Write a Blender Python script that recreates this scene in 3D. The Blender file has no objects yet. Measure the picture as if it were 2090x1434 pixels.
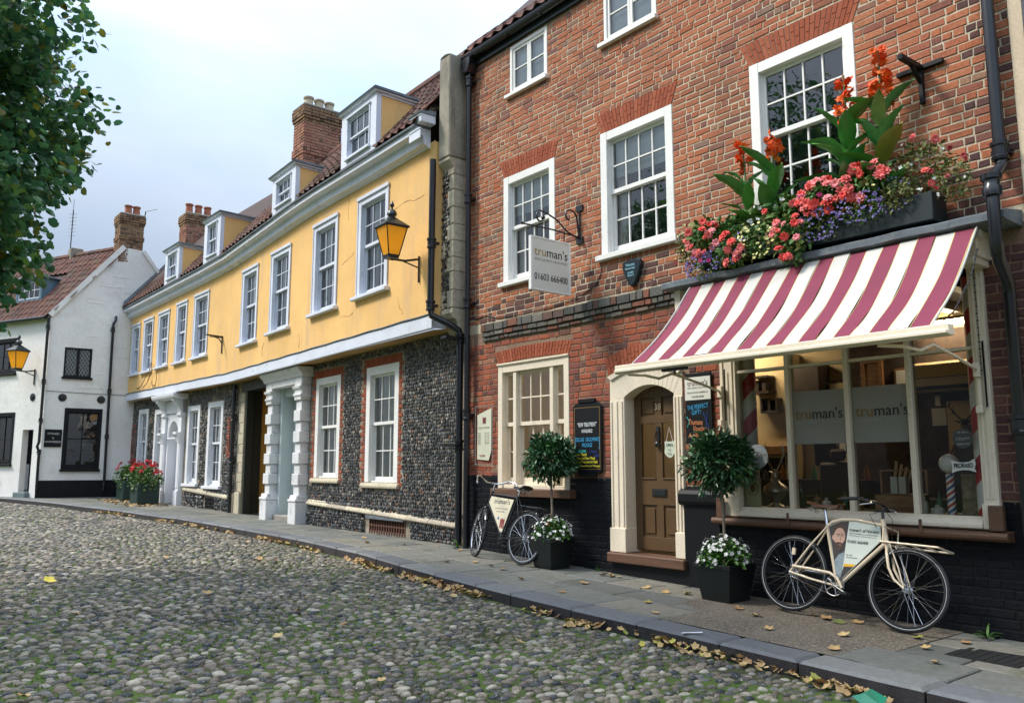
import bpy, bmesh, math, random
import numpy as np
from mathutils import Vector, Matrix, noise as mnoise
random.seed(7); RNG = np.random.RandomState(11)
SC = bpy.context.scene
COL = SC.collection
R = math.radians

# ------------------------------------------------------------------ camera
F_PX, PITCH, YAW = 1700.0, 7.9696, 39.1196       # focal length in pixels of a 2090 px wide frame
CAM = Vector((0.0, -7.45, 1.55))
cd = bpy.data.cameras.new('camera'); cam = bpy.data.objects.new('camera', cd); COL.objects.link(cam)
cam.location = CAM
cd.sensor_width = 36.0; cd.lens = 36.0 * F_PX / 2090.0; cd.clip_end = 2000; cd.clip_start = 0.05
a_ = R(YAW)
fwd = Vector((-math.cos(a_) * math.cos(R(PITCH)), math.sin(a_) * math.cos(R(PITCH)), math.sin(R(PITCH))))
cam.rotation_euler = fwd.to_track_quat('-Z', 'Y').to_euler()
SC.camera = cam

# ------------------------------------------------------------------ sky, sun, exposure
SUN_EL, SUN_AZ = 48.0, -128.0      # azimuth of the sun measured from +X, anticlockwise
w = bpy.data.worlds.new('World'); SC.world = w; w.use_nodes = True
nt = w.node_tree; nt.nodes.clear()
def N(t, **k):
    n = nt.nodes.new(t)
    for a, b in k.items(): setattr(n, a, b)
    return n
out = N('ShaderNodeOutputWorld'); bg = N('ShaderNodeBackground')
sky = N('ShaderNodeTexSky', sky_type='NISHITA'); sky.sun_disc = False
sky.sun_elevation = R(SUN_EL); sky.sun_rotation = R(90 - SUN_AZ); sky.air_density = 1.2; sky.dust_density = 2.0
tc = N('ShaderNodeTexCoord'); sep = N('ShaderNodeSeparateXYZ')
nt.links.new(tc.outputs['Generated'], sep.inputs[0])
mp = N('ShaderNodeMapping'); mp.inputs['Scale'].default_value = (1.0, 1.0, 2.6)
nt.links.new(tc.outputs['Generated'], mp.inputs[0])
nz = N('ShaderNodeTexNoise'); nz.inputs['Scale'].default_value = 1.9; nz.inputs['Detail'].default_value = 5; nz.inputs['Roughness'].default_value = .52
nz.inputs['Distortion'].default_value = .35
nt.links.new(mp.outputs[0], nz.inputs[0])
cr = N('ShaderNodeValToRGB'); e = cr.color_ramp.elements
e[0].position = .30; e[0].color = (.94, 1.24, 1.72, 1); e[1].position = .70; e[1].color = (1.48, 1.64, 1.84, 1)
nt.links.new(nz.outputs[0], cr.inputs[0])
# an overcast sky is about three times brighter overhead than at the horizon
rise = N('ShaderNodeMapRange'); rise.inputs[1].default_value = 0.0; rise.inputs[2].default_value = 1.0
rise.inputs[3].default_value = 0.95; rise.inputs[4].default_value = 9.5
pw = N('ShaderNodeMath', operation='POWER'); pw.inputs[1].default_value = 1.6; mx0 = N('ShaderNodeMath', operation='MAXIMUM'); mx0.inputs[1].default_value = 0; nt.links.new(sep.outputs[2], mx0.inputs[0]); nt.links.new(mx0.outputs[0], pw.inputs[0])
nt.links.new(pw.outputs[0], rise.inputs[0])
mul = N('ShaderNodeMixRGB', blend_type='MULTIPLY'); mul.inputs[0].default_value = 1
nt.links.new(cr.outputs[0], mul.inputs[1]); nt.links.new(rise.outputs[0], mul.inputs[2])
mx = N('ShaderNodeMixRGB'); mx.inputs[0].default_value = .93
nt.links.new(sky.outputs[0], mx.inputs[1]); dv = N('ShaderNodeVectorMath', operation='DOT_PRODUCT'); dv.inputs[1].default_value = (-.52, .76, .39); nt.links.new(tc.outputs['Generated'], dv.inputs[0])
br = N('ShaderNodeMapRange'); br.inputs[1].default_value = .55; br.inputs[2].default_value = 1.0; br.inputs[3].default_value = .80; br.inputs[4].default_value = 1.12; nt.links.new(dv.outputs['Value'], br.inputs[0])
mul2 = N('ShaderNodeMixRGB', blend_type='MULTIPLY'); mul2.inputs[0].default_value = 1; nt.links.new(mul.outputs[0], mul2.inputs[1]); nt.links.new(br.outputs[0], mul2.inputs[2])
nt.links.new(mul2.outputs[0], mx.inputs[2])
nt.links.new(mx.outputs[0], bg.inputs[0]); bg.inputs[1].default_value = 0.1
nt.links.new(bg.outputs[0], out.inputs[0])
sd = bpy.data.lights.new('sun', 'SUN'); sd.energy = 1.5; sd.angle = R(12); sd.color = (1, .93, .82)
sun = bpy.data.objects.new('sun', sd); COL.objects.link(sun)
sun.rotation_euler = Vector((math.cos(R(SUN_AZ)) * math.cos(R(SUN_EL)), math.sin(R(SUN_AZ)) * math.cos(R(SUN_EL)), math.sin(R(SUN_EL)))).to_track_quat('Z', 'Y').to_euler()
sun.location = (0, 0, 30)
SC.view_settings.view_transform = 'Standard'; SC.view_settings.look = 'None'
SC.view_settings.exposure = 1.32; SC.view_settings.gamma = 1; SC.view_settings.use_curve_mapping = False
SC.cycles.max_bounces = 6; SC.cycles.transparent_max_bounces = 12; SC.cycles.diffuse_bounces = 3
SC.cycles.glossy_bounces = 3; SC.cycles.caustics_reflective = False; SC.cycles.caustics_refractive = False

# ------------------------------------------------------------------ materials
MATS = {}
def _nodes(name):
    m = bpy.data.materials.new(name); m.use_nodes = True; t = m.node_tree; t.nodes.clear()
    o = t.nodes.new('ShaderNodeOutputMaterial'); b = t.nodes.new('ShaderNodeBsdfPrincipled')
    t.links.new(b.outputs[0], o.inputs[0]); MATS[name] = m
    return m, t, b, o
def _noise(t, scale, detail=4, rough=.55, vec=None, stretch=None):
    n = t.nodes.new('ShaderNodeTexNoise'); n.inputs['Scale'].default_value = scale
    n.inputs['Detail'].default_value = detail; n.inputs['Roughness'].default_value = rough
    g = t.nodes.new('ShaderNodeTexCoord') if vec == 'obj' else t.nodes.new('ShaderNodeNewGeometry')
    s = g.outputs['Object'] if vec == 'obj' else g.outputs['Position']
    if stretch:
        m = t.nodes.new('ShaderNodeMapping'); m.inputs['Scale'].default_value = stretch
        t.links.new(s, m.inputs[0]); s = m.outputs[0]
    t.links.new(s, n.inputs['Vector'])
    return n.outputs[0]
def _range(t, s, a, b, c, d):
    r = t.nodes.new('ShaderNodeMapRange')
    for i, v in enumerate((a, b, c, d)): r.inputs[i + 1].default_value = v
    t.links.new(s, r.inputs[0]); return r.outputs[0]
def _mix(t, f, a, b, bt='MIX'):
    x = t.nodes.new('ShaderNodeMixRGB'); x.blend_type = bt
    for i, v in ((0, f), (1, a), (2, b)):
        if isinstance(v, (int, float)): x.inputs[i].default_value = v if i == 0 else (v, v, v, 1)
        elif isinstance(v, tuple): x.inputs[i].default_value = (*v, 1) if len(v) == 3 else v
        else: t.links.new(v, x.inputs[i])
    return x.outputs[0]
def M(name, col, rough=.6, var=(3, .12), grain=(60, .08), bump=(40, .15, .004), metal=0, spec=.5, dirt=None, coat=0, emit=None, stretch=None):
    """plain surface: base colour with large-scale variation, fine grain, optional dirt of its own colour, bump"""
    if name in MATS: return MATS[name]
    m, t, b, o = _nodes(name)
    c = col
    if var:
        f = _range(t, _noise(t, var[0], 4, stretch=stretch), .3, .7, 1 - var[1], 1 + var[1]); c = _mix(t, 1, c, f, 'MULTIPLY')
    if grain:
        f = _range(t, _noise(t, grain[0], 3), .3, .7, 1 - grain[1], 1 + grain[1]); c = _mix(t, 1, c, f, 'MULTIPLY')
    if dirt:    # (colour, scale, low, high)
        f = _range(t, _noise(t, dirt[1], 6, .65, stretch=dirt[4] if len(dirt) > 4 else None), dirt[2], dirt[3], 0, 1); c = _mix(t, f, c, dirt[0])
    if isinstance(c, tuple): b.inputs['Base Color'].default_value = (*c, 1)
    else: t.links.new(c, b.inputs['Base Color'])
    b.inputs['Roughness'].default_value = rough; b.inputs['Metallic'].default_value = metal
    b.inputs['Specular IOR Level'].default_value = spec; b.inputs['Coat Weight'].default_value = coat
    if bump:
        bp = t.nodes.new('ShaderNodeBump'); bp.inputs['Strength'].default_value = bump[1]; bp.inputs['Distance'].default_value = bump[2]
        t.links.new(_noise(t, bump[0], 5), bp.inputs['Height']); t.links.new(bp.outputs[0], b.inputs['Normal'])
    if emit:
        b.inputs['Emission Color'].default_value = (*emit[0], 1); b.inputs['Emission Strength'].default_value = emit[1]
    return m
def MR(name, stops, rough=.8, grain=(45, .2), bump=(60, .5, .006), objrand=False, spec=.3, dirt=None, spots=None):
    """one colour per piece, picked from a ramp by the face attribute rnd (+ the object's own random)"""
    if name in MATS: return MATS[name]
    m, t, b, o = _nodes(name)
    at = t.nodes.new('ShaderNodeAttribute'); at.attribute_name = 'rnd'; s = at.outputs['Fac']
    if objrand:
        oi = t.nodes.new('ShaderNodeObjectInfo'); ad = t.nodes.new('ShaderNodeMath'); ad.operation = 'ADD'
        t.links.new(s, ad.inputs[0]); t.links.new(oi.outputs['Random'], ad.inputs[1])
        fr = t.nodes.new('ShaderNodeMath'); fr.operation = 'FRACT'; t.links.new(ad.outputs[0], fr.inputs[0]); s = fr.outputs[0]
    r = t.nodes.new('ShaderNodeValToRGB'); el = r.color_ramp.elements
    for i, (p, c) in enumerate(stops):
        if i < 2: q = el[i]; q.position = p
        else: q = el.new(p)
        q.color = (*c, 1)
    t.links.new(s, r.inputs[0]); c = r.outputs[0]
    if grain:
        f = _range(t, _noise(t, grain[0], 5, .65), .3, .7, 1 - grain[1], 1 + grain[1]); c = _mix(t, 1, c, f, 'MULTIPLY')
    if dirt:
        f = _range(t, _noise(t, dirt[1], 6, .65), dirt[2], dirt[3], 0, dirt[4] if len(dirt) > 4 else 1); c = _mix(t, f, c, dirt[0])
    if spots:
        f = _range(t, _noise(t, spots[1], 3, .6), spots[2], spots[3], 0, 1); c = _mix(t, f, c, spots[0])
    t.links.new(c, b.inputs['Base Color']); b.inputs['Roughness'].default_value = rough; b.inputs['Specular IOR Level'].default_value = spec
    if bump:
        bp = t.nodes.new('ShaderNodeBump'); bp.inputs['Strength'].default_value = bump[1]; bp.inputs['Distance'].default_value = bump[2]
        t.links.new(_noise(t, bump[0], 5, .6), bp.inputs['Height']); t.links.new(bp.outputs[0], b.inputs['Normal'])
    return m
def glass_mat(name, tint=(.92, .96, .95), ior=1.5, wob=.004, base=0.0):
    m, t, b, o = _nodes(name); t.nodes.remove(b)
    tr = t.nodes.new('ShaderNodeBsdfTransparent'); tr.inputs[0].default_value = (*tint, 1)
    gl = t.nodes.new('ShaderNodeBsdfGlossy'); gl.inputs['Roughness'].default_value = .01; gl.inputs[0].default_value = (.95, .97, 1, 1)
    fr = t.nodes.new('ShaderNodeFresnel'); fr.inputs[0].default_value = ior
    bp = t.nodes.new('ShaderNodeBump'); bp.inputs['Strength'].default_value = .35; bp.inputs['Distance'].default_value = wob
    t.links.new(_noise(t, 4, 1), bp.inputs['Height']); t.links.new(bp.outputs[0], gl.inputs['Normal'])
    mx = t.nodes.new('ShaderNodeMixShader'); f = fr.outputs[0]
    if base: f = _range(t, f, 0, 1, base, 1)
    t.links.new(f, mx.inputs[0])
    t.links.new(tr.outputs[0], mx.inputs[1]); t.links.new(gl.outputs[0], mx.inputs[2]); t.links.new(mx.outputs[0], o.inputs[0])
    return m

# ------------------------------------------------------------------ frames and mesh building
class Fr:
    """a wall line: a = coordinate along it, d = distance in front of it, z = height"""
    def __init__(s, o, u, n): s.o = Vector((*o, 0)); s.u = Vector((*u, 0)); s.n = Vector((*n, 0)).normalized()
    def pt(s, a, d, z): return s.o + s.u * a + s.n * d + Vector((0, 0, z))
def line_frame(A, B, by=0):
    """frame along A-B whose coordinate a is the world x (by=0) or y (by=1)"""
    A = Vector(A); B = Vector(B); dv = B - A; u = dv / dv[by]; o = A - u * A[by]
    n = Vector((dv.y, -dv.x)); c = CAM.xy - A
    if n.dot(c) < 0: n = -n
    return Fr(o, u, n)
WORLD = Fr((0, 0), (1, 0), (0, 1))           # a = x, d = y

class MB:
    def __init__(s, fr=WORLD, mats=None):
        s.v = []; s.f = []; s.mi = []; s.rn = []; s.fr = fr; s.m = 0; s.r = 0.0; s.mat4 = None
    def P(s, a, d, z): 
        p = s.fr.pt(a, d, z); return (p.x, p.y, p.z)
    def add(s, vs, fs, raw=False):
        b = len(s.v)
        s.v += [tuple(v) for v in vs] if raw else [s.P(*v) for v in vs]
        for f in fs: s.f.append(tuple(b + i for i in f)); s.mi.append(s.m); s.rn.append(s.r)
        return s
    def box(s, a0, a1, d0, d1, z0, z1):
        return s.add([(a0, d0, z0), (a1, d0, z0), (a1, d1, z0), (a0, d1, z0), (a0, d0, z1), (a1, d0, z1), (a1, d1, z1), (a0, d1, z1)],
                     [(0, 3, 2, 1), (4, 5, 6, 7), (0, 1, 5, 4), (1, 2, 6, 5), (2, 3, 7, 6), (3, 0, 4, 7)])
    def bar(s, p0, p1, w, h):
        """square bar between two frame points, w across, h high"""
        A = Vector(s.P(*p0)); B = Vector(s.P(*p1)); t = (B - A).normalized()
        x = t.cross(Vector((0, 0, 1)));  x = x.normalized() if x.length > 1e-4 else Vector((1, 0, 0)); y = x.cross(t).normalized()
        vs = [q + x * (i * w / 2) + y * (j * h / 2) for q in (A, B) for i, j in ((-1, -1), (1, -1), (1, 1), (-1, 1))]
        return s.add(vs, [(0, 1, 2, 3), (7, 6, 5, 4), (0, 4, 5, 1), (1, 5, 6, 2), (2, 6, 7, 3), (3, 7, 4, 0)], raw=True)
    def poly(s, pts, d0, d1):
        """prism: outline of (a, z) points from depth d0 to d1"""
        n = len(pts)
        vs = [(a, d0, z) for a, z in pts] + [(a, d1, z) for a, z in pts]
        fs = [tuple(range(n))[::-1], tuple(range(n, 2 * n))] + [(i, (i + 1) % n, n + (i + 1) % n, n + i) for i in range(n)]
        return s.add(vs, fs)
    def sweep(s, prof, a0, a1, closed=True, n=1, fn=None):
        """profile of (d, z) points swept from a0 to a1"""
        k = len(prof); vs = []
        for i in range(n + 1):
            a = a0 + (a1 - a0) * i / n; dz = fn(a) if fn else 0
            vs += [(a, d, z + dz) for d, z in prof]
        fs = [(i * k + j, i * k + (j + 1) % k, (i + 1) * k + (j + 1) % k, (i + 1) * k + j) for i in range(n) for j in range(k if closed else k - 1)]
        if closed: fs += [tuple(range(k))[::-1], tuple(range(n * k, n * k + k))]
        return s.add(vs, fs)
    def tube(s, pts, r, seg=8, raw=False, caps=True):
        P = [Vector(p) if raw else Vector(s.P(*p)) for p in pts]; n = len(P)
        rs = r if isinstance(r, (list, tuple)) else [r] * n
        vs = []; up = None
        for i in range(n):
            t = (P[min(i + 1, n - 1)] - P[max(i - 1, 0)]).normalized()
            if up is None:
                up = Vector((0, 0, 1)) if abs(t.z) < .9 else Vector((1, 0, 0))
            x = t.cross(up).normalized(); y = x.cross(t).normalized(); up = y
            vs += [P[i] + (x * math.cos(2 * math.pi * k / seg) + y * math.sin(2 * math.pi * k / seg)) * rs[i] for k in range(seg)]
        fs = [(i * seg + k, i * seg + (k + 1) % seg, (i + 1) * seg + (k + 1) % seg, (i + 1) * seg + k) for i in range(n - 1) for k in range(seg)]
        if caps: fs += [tuple(range(seg))[::-1], tuple(range((n - 1) * seg, n * seg))]
        return s.add(vs, fs, raw=True)
    def lathe(s, c, prof, seg=16, axis='z', raw=False, sq=False):
        """profile of (r, h) turned about an axis through c"""
        C = Vector(c) if raw else Vector(s.P(*c)); vs = []; k = len(prof)
        for rr, h in prof:
            for j in range(seg):
                t = 2 * math.pi * (j + (.5 if sq else 0)) / seg; x, y = rr * math.cos(t), rr * math.sin(t)
                vs.append(C + (Vector((x, y, h)) if axis == 'z' else Vector((x, h, y)) if axis == 'y' else Vector((h, x, y))))
        fs = [(i * seg + j, i * seg + (j + 1) % seg, (i + 1) * seg + (j + 1) % seg, (i + 1) * seg + j) for i in range(k - 1) for j in range(seg)]
        if prof[0][0] > 1e-5: fs.append(tuple(range(seg))[::-1])
        if prof[-1][0] > 1e-5: fs.append(tuple(range((k - 1) * seg, k * seg)))
        return s.add(vs, fs, raw=True)
    def ball(s, c, r, seg=10, rings=6, raw=False, sc=(1, 1, 1)):
        C = Vector(c) if raw else Vector(s.P(*c)); vs = [C + Vector((0, 0, -r * sc[2]))]
        for i in range(1, rings):
            p = math.pi * i / rings
            for j in range(seg):
                t = 2 * math.pi * j / seg
                vs.append(C + Vector((r * sc[0] * math.sin(p) * math.cos(t), r * sc[1] * math.sin(p) * math.sin(t), -r * sc[2] * math.cos(p))))
        vs.append(C + Vector((0, 0, r * sc[2]))); L = len(vs) - 1
        fs = [(0, 1 + (j + 1) % seg, 1 + j) for j in range(seg)]
        for i in range(rings - 2):
            for j in range(seg):
                a = 1 + i * seg; fs.append((a + j, a + (j + 1) % seg, a + seg + (j + 1) % seg, a + seg + j))
        a = 1 + (rings - 2) * seg; fs += [(a + j, a + (j + 1) % seg, L) for j in range(seg)]
        return s.add(vs, fs, raw=True)
    def mesh(s, name, mats, origin=(0, 0, 0), smooth=None, recalc=True):
        me = bpy.data.meshes.new(name); o = Vector(origin)
        V = np.array(s.v, dtype=np.float64).reshape(-1, 3) - np.array(o)
        me.from_pydata(V.tolist(), [], s.f)
        for m in (mats if isinstance(mats, (list, tuple)) else [mats]): me.materials.append(m)
        if any(s.mi): me.polygons.foreach_set('material_index', s.mi)
        if any(s.rn):
            at = me.attributes.new('rnd', 'FLOAT', 'FACE'); at.data.foreach_set('value', s.rn)
        if recalc and len(s.f) < 60000:
            bm = bmesh.new(); bm.from_mesh(me); bmesh.ops.recalc_face_normals(bm, faces=bm.faces); bm.to_mesh(me); bm.free()
        if smooth is not None:
            me.polygons.foreach_set('use_smooth', [True] * len(me.polygons)); me.set_sharp_from_angle(angle=R(smooth))
        me.update(); return me
    def build(s, name, mats, parent=None, smooth=None, origin=None, bev=0, recalc=True, stuff=False, label=None):
        if origin is None:
            if parent is not None and parent.name in LOCAL: origin = (0, 0, 0)
            else:
                A = np.array(s.v); lo, hi = A.min(0), A.max(0); origin = ((lo[0] + hi[0]) / 2, (lo[1] + hi[1]) / 2, lo[2])
        me = s.mesh(name, mats, origin, smooth, recalc)
        return link(me, name, parent, origin, bev, stuff, label)
ABS = {}; LOCAL = set()
def link(me, name, parent=None, origin=(0, 0, 0), bev=0, stuff=False, label=None):
    ob = bpy.data.objects.new(name, me); COL.objects.link(ob)
    if parent is not None: ob.parent = parent
    po = ABS.get(parent.name, Vector((0, 0, 0))) if parent is not None else Vector((0, 0, 0))
    ob.location = Vector(origin) - po; ABS[ob.name] = Vector(origin)
    if parent is not None and parent.name in LOCAL: LOCAL.add(ob.name)
    if bev:
        b = ob.modifiers.new('bevel', 'BEVEL'); b.width = bev; b.segments = 1; b.limit_method = 'ANGLE'; b.angle_limit = R(40)
    if stuff: ob['kind'] = 'stuff'
    if label: ob['label'] = label
    return ob
def thing(name, label, cat, loc, group=None, rot=None):
    o = bpy.data.objects.new(name, None); COL.objects.link(o); o.location = loc; o.empty_display_size = .2
    o['label'] = label; o['category'] = cat
    if group: o['group'] = group
    if rot is not None: o.rotation_euler = rot; LOCAL.add(o.name); ABS[o.name] = Vector((0, 0, 0))
    else: ABS[o.name] = Vector(loc)
    return o
def tag(o, label, cat, group=None):
    o['label'] = label; o['category'] = cat
    if group: o['group'] = group
    return o
def struct(o): o['kind'] = 'structure'; return o

_FONT = {}
def text_geo(body, size, align='LEFT', ext=.0006, shear=0, bold=0, space=1.0):
    k = (body, size, align, ext, shear, bold, space)
    if k not in _FONT:
        c = bpy.data.curves.new('t', 'FONT'); c.body = body; c.size = size; c.align_x = align; c.extrude = ext; c.shear = shear
        c.offset = bold; c.resolution_u = 3; c.space_character = space
        o = bpy.data.objects.new('t', c); COL.objects.link(o)
        dg = bpy.context.evaluated_depsgraph_get(); dg.update()
        me = bpy.data.meshes.new_from_object(o.evaluated_get(dg))
        _FONT[k] = ([tuple(v.co) for v in me.vertices], [tuple(p.vertices) for p in me.polygons])
        bpy.data.objects.remove(o); bpy.data.curves.remove(c); bpy.data.meshes.remove(me)
    return _FONT[k]
def put_text(mb, body, org, right, up, size, align='LEFT', ext=.0006, **k):
    """letters laid on a plane: org world point, right and up world directions"""
    v, f = text_geo(body, size, align, ext, **k)
    right = Vector(right).normalized(); up = Vector(up).normalized(); n = right.cross(up); O = Vector(org)
    mb.add([O + right * x + up * y + n * z for x, y, z in v], f, raw=True); return mb
# ------------------------------------------------------------------ ground: a street that climbs gently to the left
def gz(x): return float(np.interp(-x, [-30, -5, 2.75, 7, 10.4, 16, 20.5, 25, 29, 40, 80, 400], [-.6, .0, .19, .30, .40, .42, .46, .55, .65, .8, 1.0, 1.2]))
def yk(x): return float(np.interp(-x, [-20, 2, 6, 7.7, 8.9, 10.9, 13.3, 16.2, 19.3, 23, 26.4, 29.9, 34, 45, 90], [-2.1, -2.02, -2.0, -1.92, -1.84, -1.62, -1.38, -1.28, -1.30, -1.74, -2.36, -3.3, -4.9, -9.6, -30]))
def rz(x, y): return gz(x) - .125 + .012 * math.sin(x * 1.3 + y * .7) * math.sin(y * 1.1 - x * .4) + .02 * min(1.0, max(0.0, (yk(x) - y) / 2.5))
m_joint = M('pavement_bed', (.035, .034, .028), .95, (2, .3), (30, .3), (50, .6, .01), dirt=((.05, .07, .02), 3, .5, .62))
m_road = M('road_bed', (.042, .032, .019), .95, (1.2, .3), (25, .4), (45, .9, .015), dirt=((.065, .105, .012), .8, .36, .48))
m_far = M('far_ground', (.07, .068, .062), .95, (1, .2), (9, .3), None)

# far ground sheet, to the horizon
g = MB()
xs = [-900, -200, -80, -60, 25, 60, 900]
for i in range(len(xs) - 1):
    for y0, y1 in ((-900, -60), (-60, 60), (60, 900)):
        x0, x1 = xs[i], xs[i + 1]
        g.add([(x0, y0, gz(x0) - .4), (x1, y0, gz(x1) - .4), (x1, y1, gz(x1) - .4), (x0, y1, gz(x0) - .4)], [(0, 1, 2, 3)])
struct(g.build('ground', m_far, origin=(0, 0, 0)))
# road sheet
g = MB(); xs = list(np.arange(-62, 9, .5)); ys = [0, .25, .6, 1.1, 1.8, 2.6, 3.6, 4.8, 6.2, 8, 10, 14, 22, 30]
vs = []
for x in xs:
    for q in ys: y = yk(x) - q; vs.append((x, y, rz(x, y)))
n = len(ys); fs = [(i * n + j, i * n + j + 1, (i + 1) * n + j + 1, (i + 1) * n + j) for i in range(len(xs) - 1) for j in range(n - 1)]
g.add(vs, fs); road = struct(g.build('road', m_road, origin=(-5, -5, 0), smooth=40)); ABS[road.name] = Vector((-5, -5, 0))
# pavement bed (joints), reaching under the buildings
g = MB(); xs = list(np.arange(-62, 9, .5)); vs = []
for x in xs:
    z = gz(x) - .022
    vs += [(x, yk(x) + .03, z - .25), (x, yk(x) + .03, z), (x, 1.2, z)]
fs = [(i * 3 + j, i * 3 + j + 1, i * 3 + j + 4, i * 3 + j + 3) for i in range(len(xs) - 1) for j in range(2)]
g.add(vs, fs); pave = struct(g.build('pavement', m_joint, origin=(-5, -1, 0)))

# ---- who is in view: distance along the view and picture position, used only to choose which pieces are separate objects
FH = Vector((-math.cos(a_), math.sin(a_), 0)); RT = Vector((math.sin(a_), math.cos(a_), 0))
def view(x, y, z=0.3):
    d = Vector((x, y, z)) - CAM; f = d.dot(FH)
    return f, 1045 + 1716 * d.dot(RT) / f if f > .1 else 9e9
def inview(x, y, m=350): 
    f, px = view(x, y); return f > 1.2 and -m < px < 2090 + m

# ---- kerb stones and paving slabs, each a piece of its own
m_kerb = MR('kerb_stone_grey', [(0, (.11, .112, .118)), (.5, (.145, .15, .155)), (1, (.18, .18, .172))], .62, (22, .16), (90, .35, .003), spec=.45, dirt=((.09, .10, .07), 5, .55, .72, .6))
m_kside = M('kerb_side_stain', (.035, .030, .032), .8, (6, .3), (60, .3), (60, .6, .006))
m_slab = MR('york_stone', [(0, (.115, .118, .105)), (.35, (.165, .165, .145)), (.7, (.21, .19, .15)), (1, (.14, .152, .145))], .75, (18, .2), (70, .35, .003), spec=.35, dirt=((.075, .085, .04), 2.6, .52, .72, .75), spots=((.09, .09, .08), 30, .66, .72))
m_conc = M('exposed_gravel_concrete', (.13, .105, .078), .9, (2, .25), (45, .5), (60, 1.0, .008), dirt=((.30, .26, .20), 55, .55, .60))
def slab_mb(cor, z_off, th, bev=.012, r=0, rnd=.006, kerb=False):
    """four corners (x, y) anticlockwise; top follows the ground; worn edges"""
    mb = MB(); mb.r = r; c = Vector((sum(p[0] for p in cor) / 4, sum(p[1] for p in cor) / 4))
    tilt = random.uniform(-rnd, rnd), random.uniform(-rnd, rnd); n = 5; ring = []
    for i in range(4):
        p, q = Vector(cor[i]), Vector(cor[(i + 1) % 4]); ring.append(p)
        if (q - p).length > .5: ring.append((p + q) / 2 + Vector((random.uniform(-.006, .006), random.uniform(-.006, .006))))
    def z(p): return gz(p.x) + z_off + (p.x - c.x) * tilt[0] + (p.y - c.y) * tilt[1]
    k = len(ring); v = []
    for p in ring: v.append((p.x, p.y, z(p) - th))
    for p in ring: v.append((p.x, p.y, z(p) - bev))
    for p in ring:
        q = p + (c - p).normalized() * bev * 1.3; v.append((q.x, q.y, z(q)))
    f = [tuple(range(2 * k, 3 * k))]
    for i in range(k):
        j = (i + 1) % k; f += [(i, j, k + j, k + i), (k + i, k + j, 2 * k + j, 2 * k + i)]
    mb.add(v, f)
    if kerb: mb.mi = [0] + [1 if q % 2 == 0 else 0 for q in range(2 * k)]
    return mb
x = -1.2
while x > -46:
    L = random.uniform(.62, 1.05); x1 = x - L; g_ = .008
    w_ = .32
    c = [(x1 + g_, yk(x1)), (x - g_, yk(x)), (x - g_, yk(x) + w_), (x1 + g_, yk(x1) + w_)]
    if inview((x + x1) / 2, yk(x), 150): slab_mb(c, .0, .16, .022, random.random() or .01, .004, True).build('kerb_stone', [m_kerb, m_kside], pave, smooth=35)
    x = x1
def in_conc(x, y): return -5.05 < x < -3.35 and yk(x) + .3 < y
nsl = 0
row = .335; k = 0
while row < 4.6:
    wd = random.uniform(.44, .58); x = -1.0 - random.uniform(0, .6)
    while x > -36:
        L = random.uniform(.5, .95) if row < 1.9 else random.uniform(.45, .8); x1 = x - L; g_ = .011
        ya, yb = yk(x) + row, yk(x1) + row; xm = (x + x1) / 2
        lim = .30 if x > -29 else -1
        if min(ya, yb) < lim + .1 and (x > -29 or yb < -2.3 + (x + 29) * .45 + .4) and inview(xm, ya, 120) and not (in_conc(x, ya) and in_conc(x1, yb)):
            c = [(x1 + g_, yb), (x - g_, ya), (x - g_, ya + wd - .020), (x1 + g_, yb + wd - .020)]
            slab_mb(c, random.uniform(-.004, .002), .03, .008, random.random() or .01, .004).build('paving_slab', m_slab, pave, smooth=35); nsl += 1
        x = x1
    row += wd; k += 1
# gravel concrete patch in front of the shop window
g = MB(); xs = np.linspace(-5.5, -3.2, 24); vs = []
for x in xs:
    y0 = yk(x) + .335; vs += [(x, y0, gz(x) - .004), (x, (y0 + .1) / 2, gz(x) + .002), (x, .1, gz(x) + .001)]
g.add(vs, [(i * 3 + j, i * 3 + j + 1, i * 3 + j + 4, i * 3 + j + 3) for i in range(23) for j in range(2)])
g.build('concrete_patch', m_conc, pave)
g = MB(); g.r = .3    # dark metal access cover set in the slabs near the wall
g.box(-2.95, -2.45, -.95, -.55, gz(-2.7) - .01, gz(-2.7) + .006)
for i in range(7):
    g.box(-2.92 + i * .068, -2.885 + i * .068, -.93, -.57, gz(-2.7) + .006, gz(-2.7) + .010)
g.build('access_cover', M('dark_cast_iron', (.03, .03, .03), .6, metal=.4), pave)

# ---- cobblestones
m_cob = MR('cobble', [(0, (.025, .028, .034)), (.12, (.055, .057, .06)), (.30, (.10, .084, .066)), (.50, (.165, .134, .10)), (.66, (.27, .22, .16)), (.78, (.12, .085, .06)), (.90, (.46, .40, .31)), (1, (.095, .10, .10))],
           .5, (38, .3), (110, .7, .004), spec=.35, spots=((.42, .38, .31), 60, .60, .68), dirt=((.06, .10, .02), .75, .46, .62, .15))
def dome(k, rings):
    """(r, h) rings of k vertices, then a top vertex"""
    v = []; f = []
    for i, (r, h) in enumerate(rings):
        for j in range(k):
            t = 2 * math.pi * (j + .5 * (i % 2)) / k; v.append((r * math.cos(t), r * math.sin(t), h))
    for i in range(len(rings) - 1):
        for j in range(k): a = i * k; f += [(a + j, a + (j + 1) % k, a + k + (j + 1) % k, a + k + j)]
    v.append((0, 0, 1)); a = (len(rings) - 1) * k
    f += [(a + j, a + (j + 1) % k, len(v) - 1) for j in range(k)]
    return np.array(v), f
D_HI = dome(9, [(1, -.9), (1.0, .02), (.86, .55), (.52, .90)]); D_LO = dome(6, [(1, -.5), (.9, .45), (.5, .93)])
cob = []
x = -1.0
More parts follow.
